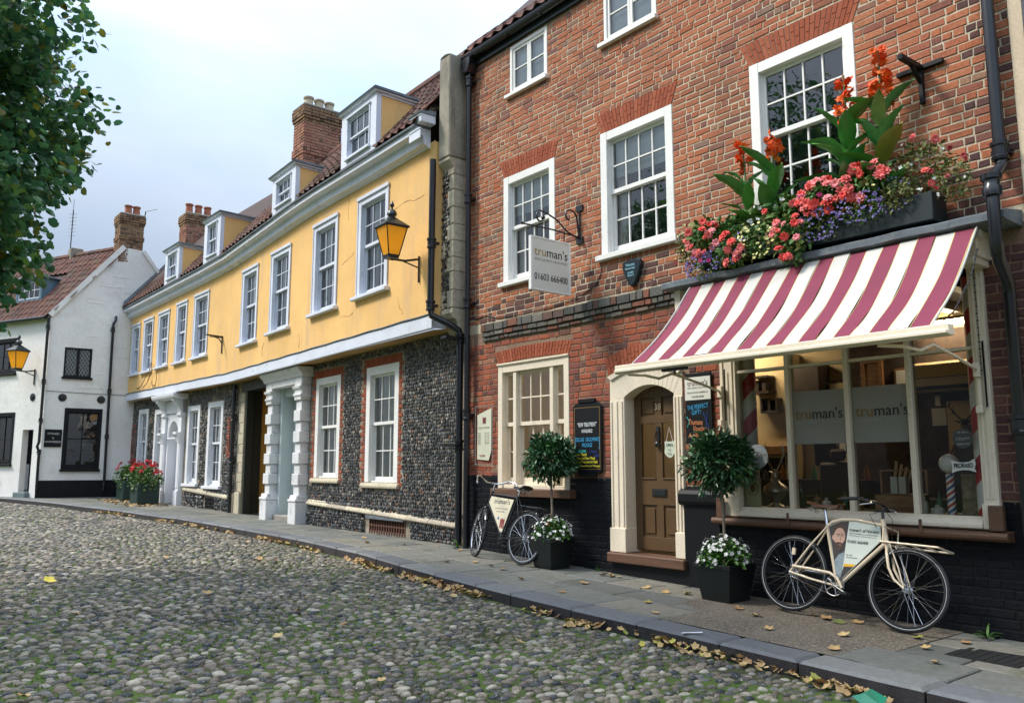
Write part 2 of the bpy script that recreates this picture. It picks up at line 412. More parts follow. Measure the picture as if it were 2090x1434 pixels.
while x > -46:
    dx = .072 if x > -11 else .084 if x > -20 else .11
    ymax = yk(x) - .06; y = ymax
    while y > -14:
        dy = (.096 if x > -11 else .108 if x > -20 else .145) * random.uniform(.8, 1.15)
        f, px = view(x, y)
        if f > 1.6 and -420 < px < 2500 and random.random() > .035:
            cob.append((x + random.gauss(0, dx * .17), y - dy / 2 + random.gauss(0, dy * .12), dx, dy, f, px))
        y -= dy
    x -= dx
def cobble_v(c, D):
    x, y, dx, dy, f, px = c; V = D[0].copy(); q = random.random
    big = random.uniform(.78, 1.2)
    V[:, :2] *= 1 + RNG.uniform(-.13, .13, (len(V), 1))
    V[:, 0] *= dx * .40 * big * random.uniform(.85, 1.1); V[:, 1] *= dy * .47 * big * random.uniform(.85, 1.08)
    V[:, 2] *= random.uniform(.012, .023)
    V[:, 2] += V[:, 0] * random.uniform(-.16, .16) + V[:, 1] * random.uniform(-.12, .12)
    t = random.gauss(-.28, .3); ct, st = math.cos(t), math.sin(t); X = V[:, 0] * ct - V[:, 1] * st; Y = V[:, 0] * st + V[:, 1] * ct
    V[:, 0] = X + x; V[:, 1] = Y + y; V[:, 2] += rz(x, y) + random.uniform(-.004, .003); return V
cob.sort(key=lambda c: c[4] + (0 if -20 < c[5] < 2110 and c[4] > 4.35 else 100))
for c in cob[:300]:
    mb = MB(); mb.r = random.random() or .01; V = cobble_v(c, D_HI); mb.add(V.tolist(), D_HI[1])
    mb.build('cobblestone', m_cob, road, smooth=180, origin=(c[0], c[1], rz(c[0], c[1])), recalc=False)
def bulk(items, D, fnv, name, mat, parent, smooth=None, rnd=random.random):
    Vs = [fnv(c, D) for c in items]; nv = len(D[0]); nf = len(D[1])
    me = bpy.data.meshes.new(name); A = np.concatenate(Vs); po = np.array(ABS[parent.name])
    faces = [tuple(i + b for i in f) for b in range(0, nv * len(items), nv) for f in D[1]]
    me.from_pydata((A - po).tolist(), [], faces); me.materials.append(mat)
    at = me.attributes.new('rnd', 'FLOAT', 'FACE'); at.data.foreach_set('value', np.repeat([rnd() for _ in items], nf))
    if smooth is not None: me.polygons.foreach_set('use_smooth', [True] * len(me.polygons))
    me.update(); return link(me, name, parent, tuple(po), stuff=True)
ABS['road'] = Vector((-5, -5, 0))
near = [c for c in cob[300:] if c[4] < 11]; far = [c for c in cob[300:] if c[4] >= 11]
bulk(near, D_HI, cobble_v, 'cobblestones', m_cob, road, 180); bulk(far, D_LO, cobble_v, 'cobblestones', m_cob, road, 180)
print('cobbles', len(cob), len(near), len(far), 'slabs', nsl)
# ------------------------------------------------------------------ shared building pieces
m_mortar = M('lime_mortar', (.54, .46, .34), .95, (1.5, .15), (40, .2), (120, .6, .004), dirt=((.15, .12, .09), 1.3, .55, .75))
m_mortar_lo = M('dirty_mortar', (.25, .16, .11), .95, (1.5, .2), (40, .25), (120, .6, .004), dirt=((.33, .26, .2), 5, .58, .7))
m_brick = MR('orange_red_brick', [(0, (.35, .108, .052)), (.25, (.43, .148, .071)), (.45, (.37, .122, .066)), (.62, (.45, .172, .086)), (.8, (.29, .098, .062)), (.92, (.20, .085, .070)), (.96, (.40, .21, .12)), (1, (.22, .135, .105))],
             .85, (55, .28), (85, .8, .006), dirt=((.14, .085, .06), .8, .48, .72, .6), spots=((.42, .28, .18), 34, .70, .76))
m_brick_lo = MR('deep_red_brick', [(0, (.30, .075, .038)), (.35, (.37, .10, .05)), (.6, (.25, .075, .05)), (.8, (.17, .065, .055)), (.92, (.36, .13, .07)), (1, (.30, .20, .14))],
             .85, (55, .28), (85, .8, .006), dirt=((.10, .055, .045), 1.2, .48, .72, .6))
m_brick_pu = MR('purple_brown_brick', [(0, (.095, .045, .042)), (.4, (.13, .06, .052)), (.7, (.075, .038, .04)), (1, (.17, .075, .055))], .85, (55, .28), (85, .8, .006))
m_brick_gr = MR('weathered_grey_brick', [(0, (.11, .11, .10)), (.3, (.16, .145, .125)), (.5, (.075, .078, .075)), (.68, (.24, .10, .065)), (.82, (.13, .07, .055)), (.92, (.28, .26, .22)), (1, (.10, .10, .095))], .9, (40, .35), (70, .9, .008))
m_brick_bk = MR('black_painted_brick', [(0, (.007, .008, .012)), (1, (.010, .011, .014))], .6, (30, .3), (50, .8, .006), spec=.15)
m_arch = MR('rubbed_arch_brick', [(0, (.34, .085, .038)), (.5, (.29, .072, .035)), (1, (.38, .11, .055))], .85, (60, .2), (90, .5, .003))
m_black = M('black_paint', (.006, .007, .009), .5, (4, .2), None, (30, .2, .003), spec=.25)
m_iron = M('black_iron', (.012, .013, .016), .32, (6, .2), None, (50, .3, .002), spec=.6)
m_pipe = M('gloss_black_pipe', (.009, .010, .014), .25, None, None, (12, .15, .002), spec=.6)
m_white = M('white_gloss_paint', (.84, .83, .80), .42, (2, .05), (30, .04), (60, .1, .002), dirt=((.5, .47, .42), 7, .66, .8))
m_cream = M('cream_paint', (.80, .70, .55), .45, (2, .06), (30, .05), (60, .12, .002), dirt=((.45, .37, .26), 6, .62, .8))
m_lilac = M('pale_lilac_grey_paint', (.70, .73, .82), .5, (1.5, .08), (30, .06), (60, .15, .002), dirt=((.35, .37, .42), 5, .6, .78))
m_lead = M('lead_sheet', (.13, .155, .18), .55, (2.5, .3), (30, .15), (40, .3, .004), spec=.5, dirt=((.22, .25, .25), 4, .55, .7))
m_glass = glass_mat('window_glass', (.985, .99, .99), base=.08)
m_shopglass = glass_mat('shop_glass', (.95, .97, .96), 1.3, .002)
m_room = M('dim_room', (.20, .23, .25), .9, (1, .3), None, None)
m_roomdk = M('dark_room', (.03, .032, .036), .9, None, None, None)
m_blind = M('pale_blind', (.86, .92, .90), .8, (2, .05), None, None)
m_curtain = M('net_curtain', (.66, .67, .63), .9, (3, .08), None, None)
m_brown = M('brown_paint', (.095, .052, .02), .45, (3, .12), (50, .08), (70, .1, .002))
m_oak = M('brown_timber', (.12, .060, .034), .6, (2, .25), (50, .2), (30, .4, .004), stretch=(1, 8, 20))

class Brickwork:
    """courses of single bricks in a wall frame, cut round the openings; the nearest become objects of their own"""
    def __init__(s, fr): s.fr = fr; s.items = []; s.h = .078
    def course(s, z0, z1, spans, proud=.008, zone=None, lens=(.215, .10), sag=None):
        for a0, a1 in spans:
            a = a0
            while a < a1 - .02:
                L = (lens[0] if random.random() < .5 else lens[1]) * random.uniform(.93, 1.06)
                if a1 - a < L + .05: L = a1 - a if a1 - a < .24 else (a1 - a) / 2
                s.items.append((a + .0065, a + L - .0065, z0 + .0072 + random.uniform(-.003, .003), z1 - .0072 + random.uniform(-.003, .003), max(.0065, proud) + random.uniform(-.002, .003), zone)); a += L
    def geo(s, it, sag):
        a0, a1, z0, z1, p, zn = it; q = lambda k=.0045: random.uniform(-k, k); b = .005
        dz = sag((a0 + a1) / 2) if sag else 0; z0 += dz; z1 += dz
        o = [(a0 + q(), z0 + q()), (a1 + q(), z0 + q()), (a1 + q(), z1 + q()), (a0 + q(), z1 + q())]
        i_ = [(o[0][0] + b, o[0][1] + b), (o[1][0] - b, o[1][1] + b), (o[2][0] - b, o[2][1] - b), (o[3][0] + b, o[3][1] - b)]
        V = [(a, -.02, z) for a, z in o] + [(a, p - b, z) for a, z in o] + [(a, p + q(.0015), z) for a, z in i_]
        F = [(8, 9, 10, 11)]
        for i in range(4): j = (i + 1) % 4; F += [(i, j, 4 + j, 4 + i), (4 + i, 4 + j, 8 + j, 8 + i)]
        return V, F
    def emit(s, parent, mats, zone_of, nobj=300, sag=None, name='brick', many='bricks'):
        it = []
        for b in s.items:
            p = s.fr.pt((b[0] + b[1]) / 2, 0, (b[2] + b[3]) / 2); d = p - CAM; f = d.dot(fwd)
            x = 1045 + 1700 * d.dot(RT) / f if f > 0 else -9e9; y = 717 - 1700 * d.dot(RT.cross(fwd)) / f if f > 0 else 9e9
            it.append((f if (0 < x < 2090 and 0 < y < 1434 and b[5] != 'x') else 1000 + f, b))
        it.sort(key=lambda t: t[0]); bulk_ = MB(s.fr)
        for k, (f, b) in enumerate(it):
            V, F = s.geo(b, sag); zi = zone_of(b)
            if k < nobj and f < 900:
                mb = MB(s.fr); mb.r = random.random() or .01; mb.add(V, F); mb.build(name, mats[zi], parent)
            else: bulk_.m = zi; bulk_.r = random.random() or .01; bulk_.add(V, F)
        if bulk_.v: bulk_.build(many, mats, parent, stuff=True)
def spans_at(z, a0, a1, holes):
    """free intervals of a course at height z; holes: (a0, a1, z0, z1) or functions z -> (a0, a1) or None"""
    cuts = []
    for h in holes:
        if callable(h): r = h(z)
        else: r = (h[0], h[1]) if h[2] - .02 < z < h[3] + .0 else None
        if r: cuts.append(r)
    cuts.sort(); out = []; a = a0
    for c0, c1 in cuts:
        if c0 - a > .03: out.append((a, c0))
        a = max(a, c1)
    if a1 - a > .03: out.append((a, a1))
    return out
def wall_sheet(mb, a0, a1, z0, z1, holes, d=0):
    """wall surface with rectangular openings left out"""
    As = sorted({a0, a1, *[h[0] for h in holes], *[h[1] for h in holes]}); Zs = sorted({z0, z1, *[h[2] for h in holes], *[h[3] for h in holes]})
    As = [a for a in As if a0 <= a <= a1]; Zs = [z for z in Zs if z0 <= z <= z1]
    for i in range(len(As) - 1):
        for j in range(len(Zs) - 1):
            am, zm = (As[i] + As[i + 1]) / 2, (Zs[j] + Zs[j + 1]) / 2
            if any(h[0] < am < h[1] and h[2] < zm < h[3] for h in holes): continue
            mb.add([(As[i], d, Zs[j]), (As[i + 1], d, Zs[j]), (As[i + 1], d, Zs[j + 1]), (As[i], d, Zs[j + 1])], [(0, 1, 2, 3)])
    for h in holes:   # reveals
        for (p, q) in (((h[0], h[2]), (h[0], h[3])), ((h[0], h[3]), (h[1], h[3])), ((h[1], h[3]), (h[1], h[2])), ((h[1], h[2]), (h[0], h[2]))):
            mb.add([(p[0], d, p[1]), (q[0], d, q[1]), (q[0], d - .2, q[1]), (p[0], d - .2, p[1])], [(0, 1, 2, 3)])
def voussoirs(fr, a0, a1, z0, z1, splay, mat, parent, n=None, rise=0, proud=.008, name='arch_brick'):
    """flat or slightly curved arch of narrow bricks on edge, each a piece"""
    n = n or int((a1 - a0 + 2 * splay) / .062); 
    for i in range(n):
        t0, t1 = i / n + .0035, (i + 1) / n - .0035
        b0, b1 = a0 + (a1 - a0) * t0, a0 + (a1 - a0) * t1
        c0, c1 = a0 - splay + (a1 - a0 + 2 * splay) * t0, a0 - splay + (a1 - a0 + 2 * splay) * t1
        ra, rb = rise * (1 - (2 * t0 - 1) ** 2), rise * (1 - (2 * t1 - 1) ** 2)
        zm = z0 + (z1 - z0) * (.36 if i % 2 else .62)
        mb = MB(fr); mb.r = random.random() or .01; p = proud + random.uniform(-.002, .002)
        def L(t, c, b): return b + (c - b) * t
        tm = (zm - z0) / (z1 - z0); tn = tm + .03
        mb.poly([(b0, z0 + ra), (b1, z0 + rb), (L(tm, c1, b1), zm + rb), (L(tm, c0, b0), zm + ra)], -.02, p)
        mb.poly([(L(tn, c0, b0), z0 + (z1 - z0) * tn + ra), (L(tn, c1, b1), z0 + (z1 - z0) * tn + rb), (c1, z1 + rb), (c0, z1 + ra)], -.02, p + .001)
        mb.build(name, mat, parent)

PANE = {}
def pane(parent, fr, a0, a1, z0, z1, d, mat):
    mb = MB(fr); t = .004; g_ = random.uniform(-.002, .002)
    mb.add([(a0, d, z0), (a1, d + g_, z0), (a1, d + g_, z1), (a0, d, z1)], [(0, 1, 2, 3)])
    mb.build('pane', mat, parent, recalc=False)
def sash(parent, fr, a0, a1, z0, z1, d0, d1, cols, rows, mat, st=.042, top=.042, bot=.055, bar=.020, name='sash', gm=None, colx=None):
    mb = MB(fr)
    mb.box(a0, a0 + st, d0, d1, z0, z1); mb.box(a1 - st, a1, d0, d1, z0, z1)
    mb.box(a0 + st, a1 - st, d0 + .002, d1 - .002, z0, z0 + bot); mb.box(a0 + st, a1 - st, d0 + .002, d1 - .002, z1 - top, z1)
    xs = [a0 + st + (a1 - a0 - 2 * st) * i / cols for i in range(cols + 1)] if colx is None else colx
    zs = [z0 + bot + (z1 - z0 - top - bot) * j / rows for j in range(rows + 1)]
    for x in xs[1:-1]: mb.box(x - bar / 2, x + bar / 2, d0 + .006, d1 - .004, z0 + bot, z1 - top)
    for z in zs[1:-1]:
        for i in range(len(xs) - 1): mb.box(xs[i] + (bar / 2 if i else 0), xs[i + 1] - (bar / 2 if i < len(xs) - 2 else 0), d0 + .007, d1 - .005, z - bar / 2, z + bar / 2)
    mb.build(name, mat, parent, bev=.0025)
    dm = (d0 + d1) / 2 - .003
    for i in range(len(xs) - 1):
        for j in range(rows): pane(parent, fr, xs[i], xs[i + 1], zs[j], zs[j + 1], dm, gm or m_glass)
def drape(mb, a0, a1, z0, z1, d, n=None, amp=.02, k=9):
    n = n or max(10, int((a1 - a0) * 50)); vs = []
    for i in range(n + 1):
        a = a0 + (a1 - a0) * i / n; o = amp * math.sin(a * 2 * math.pi * k + math.sin(a * 7) * 2)
        vs += [(a, d + o * .6, z1), (a, d + o, (z0 + z1) / 2), (a, d + o, z0)]
    mb.add(vs, [(i * 3 + j, i * 3 + j + 1, i * 3 + j + 4, i * 3 + j + 3) for i in range(n) for j in range(2)])
def sash_window(parent, fr, a0, a1, z0, z1, cols=3, ru=2, rl=2, mat=None, cas=.10, proud=.02, sill=(.10, .07, .05), zmid=None, head=0, fill='curtain', rec=.05, lo_cols=None, botrail=.075, label=None, sillmat=None):
    """vertical sliding window: casing, two sashes, panes, sill and what is seen behind the glass"""
    mat = mat or m_white; zm = zmid or (z0 + z1) / 2
    mb = MB(fr)
    mb.box(a0, a0 + cas, -.16, proud, z0, z1); mb.box(a1 - cas, a1, -.16, proud, z0, z1)
    mb.box(a0 + cas, a1 - cas, -.16, proud - .003, z1 - cas, z1)
    mb.box(a0 + cas, a1 - cas, -.16, -rec + .01, z0, z0 + .03)
    if head:
        mb.box(a0 - .02, a1 + .02, proud + .001, proud + .028, z1 - .03, z1 + head)
        mb.box(a0 - .008, a0 + .022, proud + .001, proud + .014, z0 + .02, z1 - .031); mb.box(a1 - .022, a1 + .008, proud + .001, proud + .014, z0 + .02, z1 - .031)
    mb.box(a0 + cas, a0 + cas + .014, -rec - .006, -rec + .012, z0 + .03, z1 - cas); mb.box(a1 - cas - .014, a1 - cas, -rec - .006, -rec + .012, z0 + .03, z1 - cas)
    w_ = mb.build('window', mat, parent, bev=.004, label=label)
    i0, i1 = a0 + cas + .001, a1 - cas - .001
    sash(w_, fr, i0, i1, zm - .02, z1 - cas - .001, -rec - .045, -rec - .008, cols, ru, mat)
    sash(w_, fr, i0 + .002, i1 - .002, z0 + .031, zm + .018, -rec - .088, -rec - .05, lo_cols or cols, rl, mat, bot=botrail)
    if sill:
        s_ = MB(fr); e, h, pr = sill
        s_.sweep([(-.05, z0 - h), (proud + pr - .01, z0 - h), (proud + pr, z0 - h + .012), (proud + pr, z0 - .012), (-.05, z0)], a0 - e * .6, a1 + e * .6)
        s_.build('sill', sillmat or mat, w_, bev=.003)
    r_ = MB(fr); D = 1.3     # the room behind, open to the glass
    r_.add([(a0, -.161, z0), (a1, -.161, z0), (a1, -.161, z1), (a0, -.161, z1), (a0, -D, z0), (a1, -D, z0), (a1, -D, z1), (a0, -D, z1)],
           [(4, 5, 6, 7), (0, 1, 5, 4), (1, 2, 6, 5), (2, 3, 7, 6), (3, 0, 4, 7)])
    r_.build('room_behind', m_room if fill != 'dark' else m_roomdk, w_)
    if fill == 'curtain':
        c = MB(fr); drape(c, a0 + cas, a1 - cas, z0 + .02, z1 - .03, -.19); c.build('curtain', m_curtain, w_, smooth=60)
    elif fill == 'side':
        c = MB(fr); wd = (a1 - a0) * .27; drape(c, a0 + cas - .02, a0 + cas + wd, z0 + .02, z1 - .03, -.19, k=12); c.build('curtain', m_curtain, w_, smooth=60)
        c = MB(fr); drape(c, a1 - cas - wd * .8, a1 - cas + .02, z0 + .02, z1 - .03, -.19, k=12); c.build('curtain', m_curtain, w_, smooth=60)
    elif fill == 'blind':
        c = MB(fr); c.box(a0 + cas + .01, a1 - cas - .01, -.158, -.150, z1 - (z1 - z0) * .37, z1 - cas); c.build('blind', m_blind, w_)
        c = MB(fr); drape(c, a0 + cas + .01, a0 + cas + .16, z0 + .04, z1 - .03, -.19, k=14, amp=.01); c.build('curtain', m_curtain, w_, smooth=60)
    return w_

def downpipe(parent, fr, pts, r, collars, name='downpipe', mat=None):
    p = MB(fr); p.tube(pts, r, 12); o = p.build(name, mat or m_pipe, parent, smooth=50)
    for (a, d, z) in collars:
        c = MB(fr); P_ = Vector(fr.pt(a, d, z))
        c.lathe(P_, [(r + .001, -.09), (r + .017, -.085), (r + .02, -.06), (r + .012, -.05), (r + .012, .03), (r + .024, .04), (r + .024, .07), (r + .001, .075)], 12, raw=True)
        c.box(a - r - .022, a + r + .022, .0, d - .0, z - .03, z + .01); c.build('collar', mat or m_pipe, o, smooth=35)
    return o
# ------------------------------------------------------------------ the brick shop building
FB = Fr((0, 0), (1, 0), (0, -1))
BX0, BX1, BTOP = -10.25, -2.47, 7.87
shop = thing('brick_building', 'red brick building with the barber shop and its striped awning on the ground floor', 'building', (-6.4, 0, .25))
WA = (-9.35, -8.22, 4.24, 5.82); WB = (-7.33, -6.13, 4.24, 5.86); WC = (-5.04, -3.84, 4.24, 5.90)
WG = (-9.47, -7.97, 1.27, 3.04); A1 = (-9.2, -8.36, 7.08, 7.84); A2 = (-7.23, -6.33, 7.08, 7.84)
DR = (-7.22, -6.08, .30, 2.66); SH = (-5.54, -2.83, 1.02, 3.52)
holes = [WA, WB, WC, WG, A1, A2, DR, SH]
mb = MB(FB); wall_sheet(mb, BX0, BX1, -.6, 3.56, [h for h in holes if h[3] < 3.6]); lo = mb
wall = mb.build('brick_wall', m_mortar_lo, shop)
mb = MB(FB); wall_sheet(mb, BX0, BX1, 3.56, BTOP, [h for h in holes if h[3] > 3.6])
mb.build('upper_mortar', m_mortar, wall)
mb = MB(FB)   # left end, top and back so the block is solid
mb.add([(BX0, 0, -.6), (BX0, -7, -.6), (BX0, -7, BTOP), (BX0, 0, BTOP)], [(0, 1, 2, 3)]); mb.add([(BX1, 0, -.6), (BX1, -7, -.6), (BX1, -7, BTOP), (BX1, 0, BTOP)], [(0, 1, 2, 3)])
mb.add([(BX0, -7, -.6), (BX1, -7, -.6), (BX1, -7, BTOP), (BX0, -7, BTOP)], [(0, 1, 2, 3)])
mb.build('side_wall', m_mortar, wall)
def splay(w, z0, z1, s): return lambda z: (w[0] - s * (z - z0) / (z1 - z0), w[1] + s * (z - z0) / (z1 - z0)) if z0 <= z < z1 else None
def darch(z):
    c, r = (DR[0] + DR[1]) / 2, 1
    if 2.62 < z < 3.02:
        hw = .66 * math.sqrt(max(0, 1 - ((z - 2.62) / .42) ** 2 * .62)); return (c - hw, c + hw)
bw = Brickwork(FB)
def sagB(a): return .006 * math.sin(a * 1.7) + .004 * math.sin(a * 4.1 + 1)
H = holes + [splay(WA, 5.82, 6.07, .09), splay(WB, 5.86, 6.12, .10), splay(WC, 5.90, 6.17, .12), splay(WG, 3.04, 3.27, .08), darch]
z = -.05
while z < BTOP - .02:
    z1 = z + .078
    zm = z + .039
    if 3.41 < zm < 3.66: z = z1; continue
    for a0, a1 in spans_at(zm, BX0, BX1, H):
        bw.course(z, min(z1, BTOP), [(a0, a1)], .002 if zm < 1.28 else .004)
    z = z1
# projecting string course, weathered grey
for (z0, z1, pr) in ((3.41, 3.47, .035), (3.47, 3.545, .058), (3.545, 3.665, .075)):
    bw.course(z0, z1, [(-9.82, -6.0)], pr, 'g')
def dado(x): return float(np.interp(x, [-10.25, -7.3, -6.1, -2.8], [1.47, 1.40, 1.34, 1.26]))
def zone(b):
    a, z = (b[0] + b[1]) / 2, (b[2] + b[3]) / 2
    if b[5] == 'g': return 3
    if z < dado(a): return 4
    if a > -2.86 and z < 3.6: return 2
    if a > -2.86: return 2 if random.random() < .35 else 0
    if z < 3.42: return 1 if random.random() < .93 else 2
    if z < 4.1: return 0 if random.random() < .6 else 2
    return 0
bw.emit(wall, [m_brick, m_brick_lo, m_brick_pu, m_brick_gr, m_brick_bk], zone, 300, sagB)
# black paint skin of the dado (fills the joints)
mb = MB(FB); xs = np.linspace(BX0, BX1, 60)
for i in range(59):
    if DR[0] - .02 < xs[i] + .06 < DR[1] + .02:
        if mb.v: mb.build('black_dado', m_black, wall); mb = MB(FB)
        continue
    if WG[0] - .06 < xs[i] + .06 < WG[1] + .08: mb.add([(xs[i], .0015, -.5), (xs[i + 1], .0015, -.5), (xs[i + 1], .0015, 1.17), (xs[i], .0015, 1.17)], [(0, 1, 2, 3)]); continue
    mb.add([(xs[i], .0015, -.5), (xs[i + 1], .0015, -.5), (xs[i + 1], .0015, dado(xs[i + 1]) if not SH[0] < (xs[i] + xs[i + 1]) / 2 < SH[1] else 1.0), (xs[i], .0015, dado(xs[i]) if not SH[0] < (xs[i] + xs[i + 1]) / 2 < SH[1] else 1.0)], [(0, 1, 2, 3)])
mb.build('black_dado', m_black, wall)
mb = MB(FB)   # thicker plinth of the pier between door and shop window, with a rounded cap
mb.box(-6.09, -5.6, .003, .045, .0, 1.16); mb.sweep([(.003, 1.14), (.075, 1.15), (.095, 1.19), (.095, 1.27), (.07, 1.31), (.003, 1.335)], -6.13, -5.56, n=6)
mb.build('pier_plinth', m_black, wall, bev=.008)
voussoirs(FB, WA[0], WA[1], 5.823, 6.07, .09, m_arch, wall); voussoirs(FB, WB[0], WB[1], 5.863, 6.12, .10, m_arch, wall)
voussoirs(FB, WC[0], WC[1], 5.903, 6.17, .12, m_arch, wall); voussoirs(FB, WG[0] , WG[1], 3.043, 3.22, .08, m_arch, wall, rise=.035)
voussoirs(FB, -7.24, -6.06, 2.665, 2.90, .07, m_arch, wall, rise=.13)
# windows
for W, lb in ((WA, None), (WB, None), (WC, None)):
    sash_window(shop, FB, *W, cols=4, mat=m_white, cas=.115, proud=.012, sill=(.10, .085, .06), fill='blind' if W is not WC else 'dark', zmid=W[2] + (W[3] - W[2]) * .5)
for W in (A1, A2):      # attic casements
    mb = MB(FB); a0, a1, z0, z1 = W
    mb.box(a0, a0 + .05, -.12, .01, z0, z1); mb.box(a1 - .05, a1, -.12, .01, z0, z1); mb.box(a0 + .05, a1 - .05, -.12, .008, z1 - .05, z1); mb.box(a0 + .05, a1 - .05, -.12, .008, z0, z0 + .04)
    w_ = mb.build('window', m_white, shop, bev=.003, label='small attic casement window')
    c = (a0 + a1) / 2
    sash(w_, FB, a0 + .051, c - .002, z0 + .041, z1 - .051, -.05, -.01, 1, 2, m_white, st=.04, top=.04, bot=.045, name='casement'); sash(w_, FB, c + .002, a1 - .051, z0 + .041, z1 - .051, -.05, -.01, 1, 2, m_white, st=.04, top=.04, bot=.045, name='casement')
    s_ = MB(FB); s_.box(a0 - .07, a1 + .03, -.05, .07, z0 - .055, z0 - .001); s_.build('sill', m_white, w_, bev=.004)
    r_ = MB(FB); r_.box(a0, a1, -.6, -.121, z0, z1); r_.build('room_behind', m_room, w_)
    b_ = MB(FB); b_.box(a0 + .04, a1 - .04, -.110, -.104, z0 + .02, z1 - .02); b_.build('blind', m_blind, w_)
# wide ground-floor window: narrow lights each side of the middle sashes
a0, a1, z0, z1 = WG; mb = MB(FB)
mb.box(a0, a0 + .10, -.16, .012, z0, z1); mb.box(a1 - .10, a1, -.16, .012, z0, z1); mb.box(a0 + .10, a1 - .10, -.16, .010, z1 - .13, z1); mb.box(a0 + .10, a1 - .10, -.16, -.01, z0, z0 + .05)
mb.sweep([(.0121, z1 - .03), (.035, z1 - .02), (.035, z1 + .005), (.0121, z1 + .005)], a0 - .01, a1 + .01)
m1, m2 = a0 + .36, a1 - .36
for m_ in (m1, m2): mb.box(m_ - .035, m_ + .035, -.15, -.004, z0 + .05, z1 - .13)
w_ = mb.build('window', m_cream, shop, bev=.004, label='wide ground floor sash window with narrow side lights')
zm = 2.16
for p0, p1, c in ((a0 + .101, m1 - .036, 1), (m1 + .036, m2 - .036, 3), (m2 + .036, a1 - .101, 1)):
    sash(w_, FB, p0, p1, zm - .02, z1 - .131, -.095, -.058, c, 2, m_cream, bar=.022, st=.03 if c == 1 else .042); sash(w_, FB, p0, p1, z0 + .051, zm + .018, -.14, -.10, c, 2, m_cream, bar=.022, st=.03 if c == 1 else .042, bot=.10)
s_ = MB(FB); s_.box(a0 - .03, a1 + .12, -.05, .13, z0 - .105, z0 - .001); s_.build('sill', m_oak, w_, bev=.008)
# door: cream casing with curved head, brown panelled door up one step
a0, a1 = DR[0], DR[1]; mb = MB(FB)
for (p, q) in ((a0, a0 + .24), (a1 - .13, a1)):
    mb.box(p, q, -.22, .02, .56, 2.38)
    w3 = (q - p)
    for k in (.12, .5, .85): mb.box(p + w3 * k - .012, p + w3 * k + .014, .021, .034, .86, 2.36)
    mb.box(p - .008, q + .008, -.22, .045, .56, .84)
arc = lambda rx, rz, zc, n=14: [((a0 + a1 - .0) / 2 + rx * math.cos(math.pi * i / n), zc + rz * math.sin(math.pi * i / n)) for i in range(n + 1)]
cx_ = (a0 + .24 + a1 - .13) / 2; hw = (a1 - .13 - a0 - .24) / 2
inner = [(cx_ + hw - 2 * hw * i / 14, 2.40 + .125 * (1 - (2 * i / 14 - 1) ** 2)) for i in range(15)]
for (p, q) in ((a0, a0 + .24), (a1 - .13, a1)): mb.box(p, q, -.218, .017, 2.381, 2.65)
outer = [(a1 + (a0 - a1) * i / 14, 2.655 + .115 * (1 - (2 * i / 14 - 1) ** 2)) for i in range(15)]
for i in range(14): mb.poly([inner[i], outer[i], outer[i + 1], inner[i + 1]], -.22, .02)
o2 = [(x + (.02 if x > (a0 + a1) / 2 else -.02), z + .012) for x, z in outer]; i2 = [(x * .93 + .07 * (a0 + a1) / 2, z - .035) for x, z in outer]
for i in range(14): mb.poly([i2[i], o2[i], o2[i + 1], i2[i + 1]], .021, .045)
case = mb.build('door_casing', m_cream, shop, bev=.004)
mb = MB(FB); l0, l1 = a0 + .245, a1 - .135; zb, zt = .60, 2.575; D0, D1 = -.19, -.15
st = .105; mid = (l0 + l1) / 2
rails = [(zb, zb + .19), (1.06, 1.30), (1.31, 1.38), (2.10, 2.19), (2.28, zt)]
mb.box(l0, l0 + st, D0, D1, zb, 2.40); mb.box(l1 - st, l1, D0, D1, zb, 2.40); mb.box(mid - .05, mid + .05, D0 + .003, D1 - .003, zb + .15, 2.4)
mb.box(l0 + st, l1 - st, D0 + .001, D1 - .001, zb, zb + .15); mb.box(l0 + st, l1 - st, D0 + .001, D1 - .001, 1.12, 1.42); mb.box(l0 + st, l1 - st, D0 + .001, D1 - .001, 2.08, 2.17); mb.box(l0, l1, D0 + .001, D1 - .001, 2.39, 2.575)
for (p, q) in ((l0 + st, mid - .05), (mid + .05, l1 - st)):
    mb.box(p, q, D0 + .012, D1 - .022, zb + .15, 1.12); mb.box(p + .04, q - .04, D1 - .021, D1 - .008, zb + .19, 1.08)
    mb.box(p, q, D0 + .012, D1 - .022, 2.17, 2.39); mb.box(p + .03, q - .03, D1 - .021, D1 - .010, 2.2, 2.36)
    mb.box(p, q, D0 + .006, D1 + .012, 1.42, 1.437)
door = mb.build('door', m_brown, shop, bev=.004)
for (p, q) in ((l0 + st, mid - .05), (mid + .05, l1 - st)): pane(door, FB, p, q, 1.437, 2.08, -.17, m_shopglass)
mb = MB(FB); mb.box(mid - .11, mid + .11, D1, D1 + .012, 1.22, 1.31); mb.box(mid - .095, mid + .095, D1 + .012, D1 + .017, 1.235, 1.295); mb.build('letter_plate', m_iron, door, bev=.003)
mb = MB(FB); mb.box(mid - .02, mid + .02, D1, D1 + .014, 1.86, 2.04); mb.lathe((mid, D1 + .022, 1.83), [(.026, -.03), (.034, -.012), (.034, .012), (.02, .03)], 10); mb.tube([(mid - .02, D1 + .02, 1.98), (mid - .035, D1 + .03, 1.88), (mid, D1 + .035, 1.80), (mid + .035, D1 + .03, 1.88), (mid + .02, D1 + .02, 1.98)], .007, 6); mb.build('knocker', m_iron, door, smooth=40)
mb = MB(FB); put_text(mb, '38', FB.pt(mid, D1 + .003, 2.235), (1, 0, 0), (0, 0, 1), .11, 'CENTER', .004); mb.build('house_number', M('pale_bronze', (.45, .38, .28), .4, metal=.6), door)
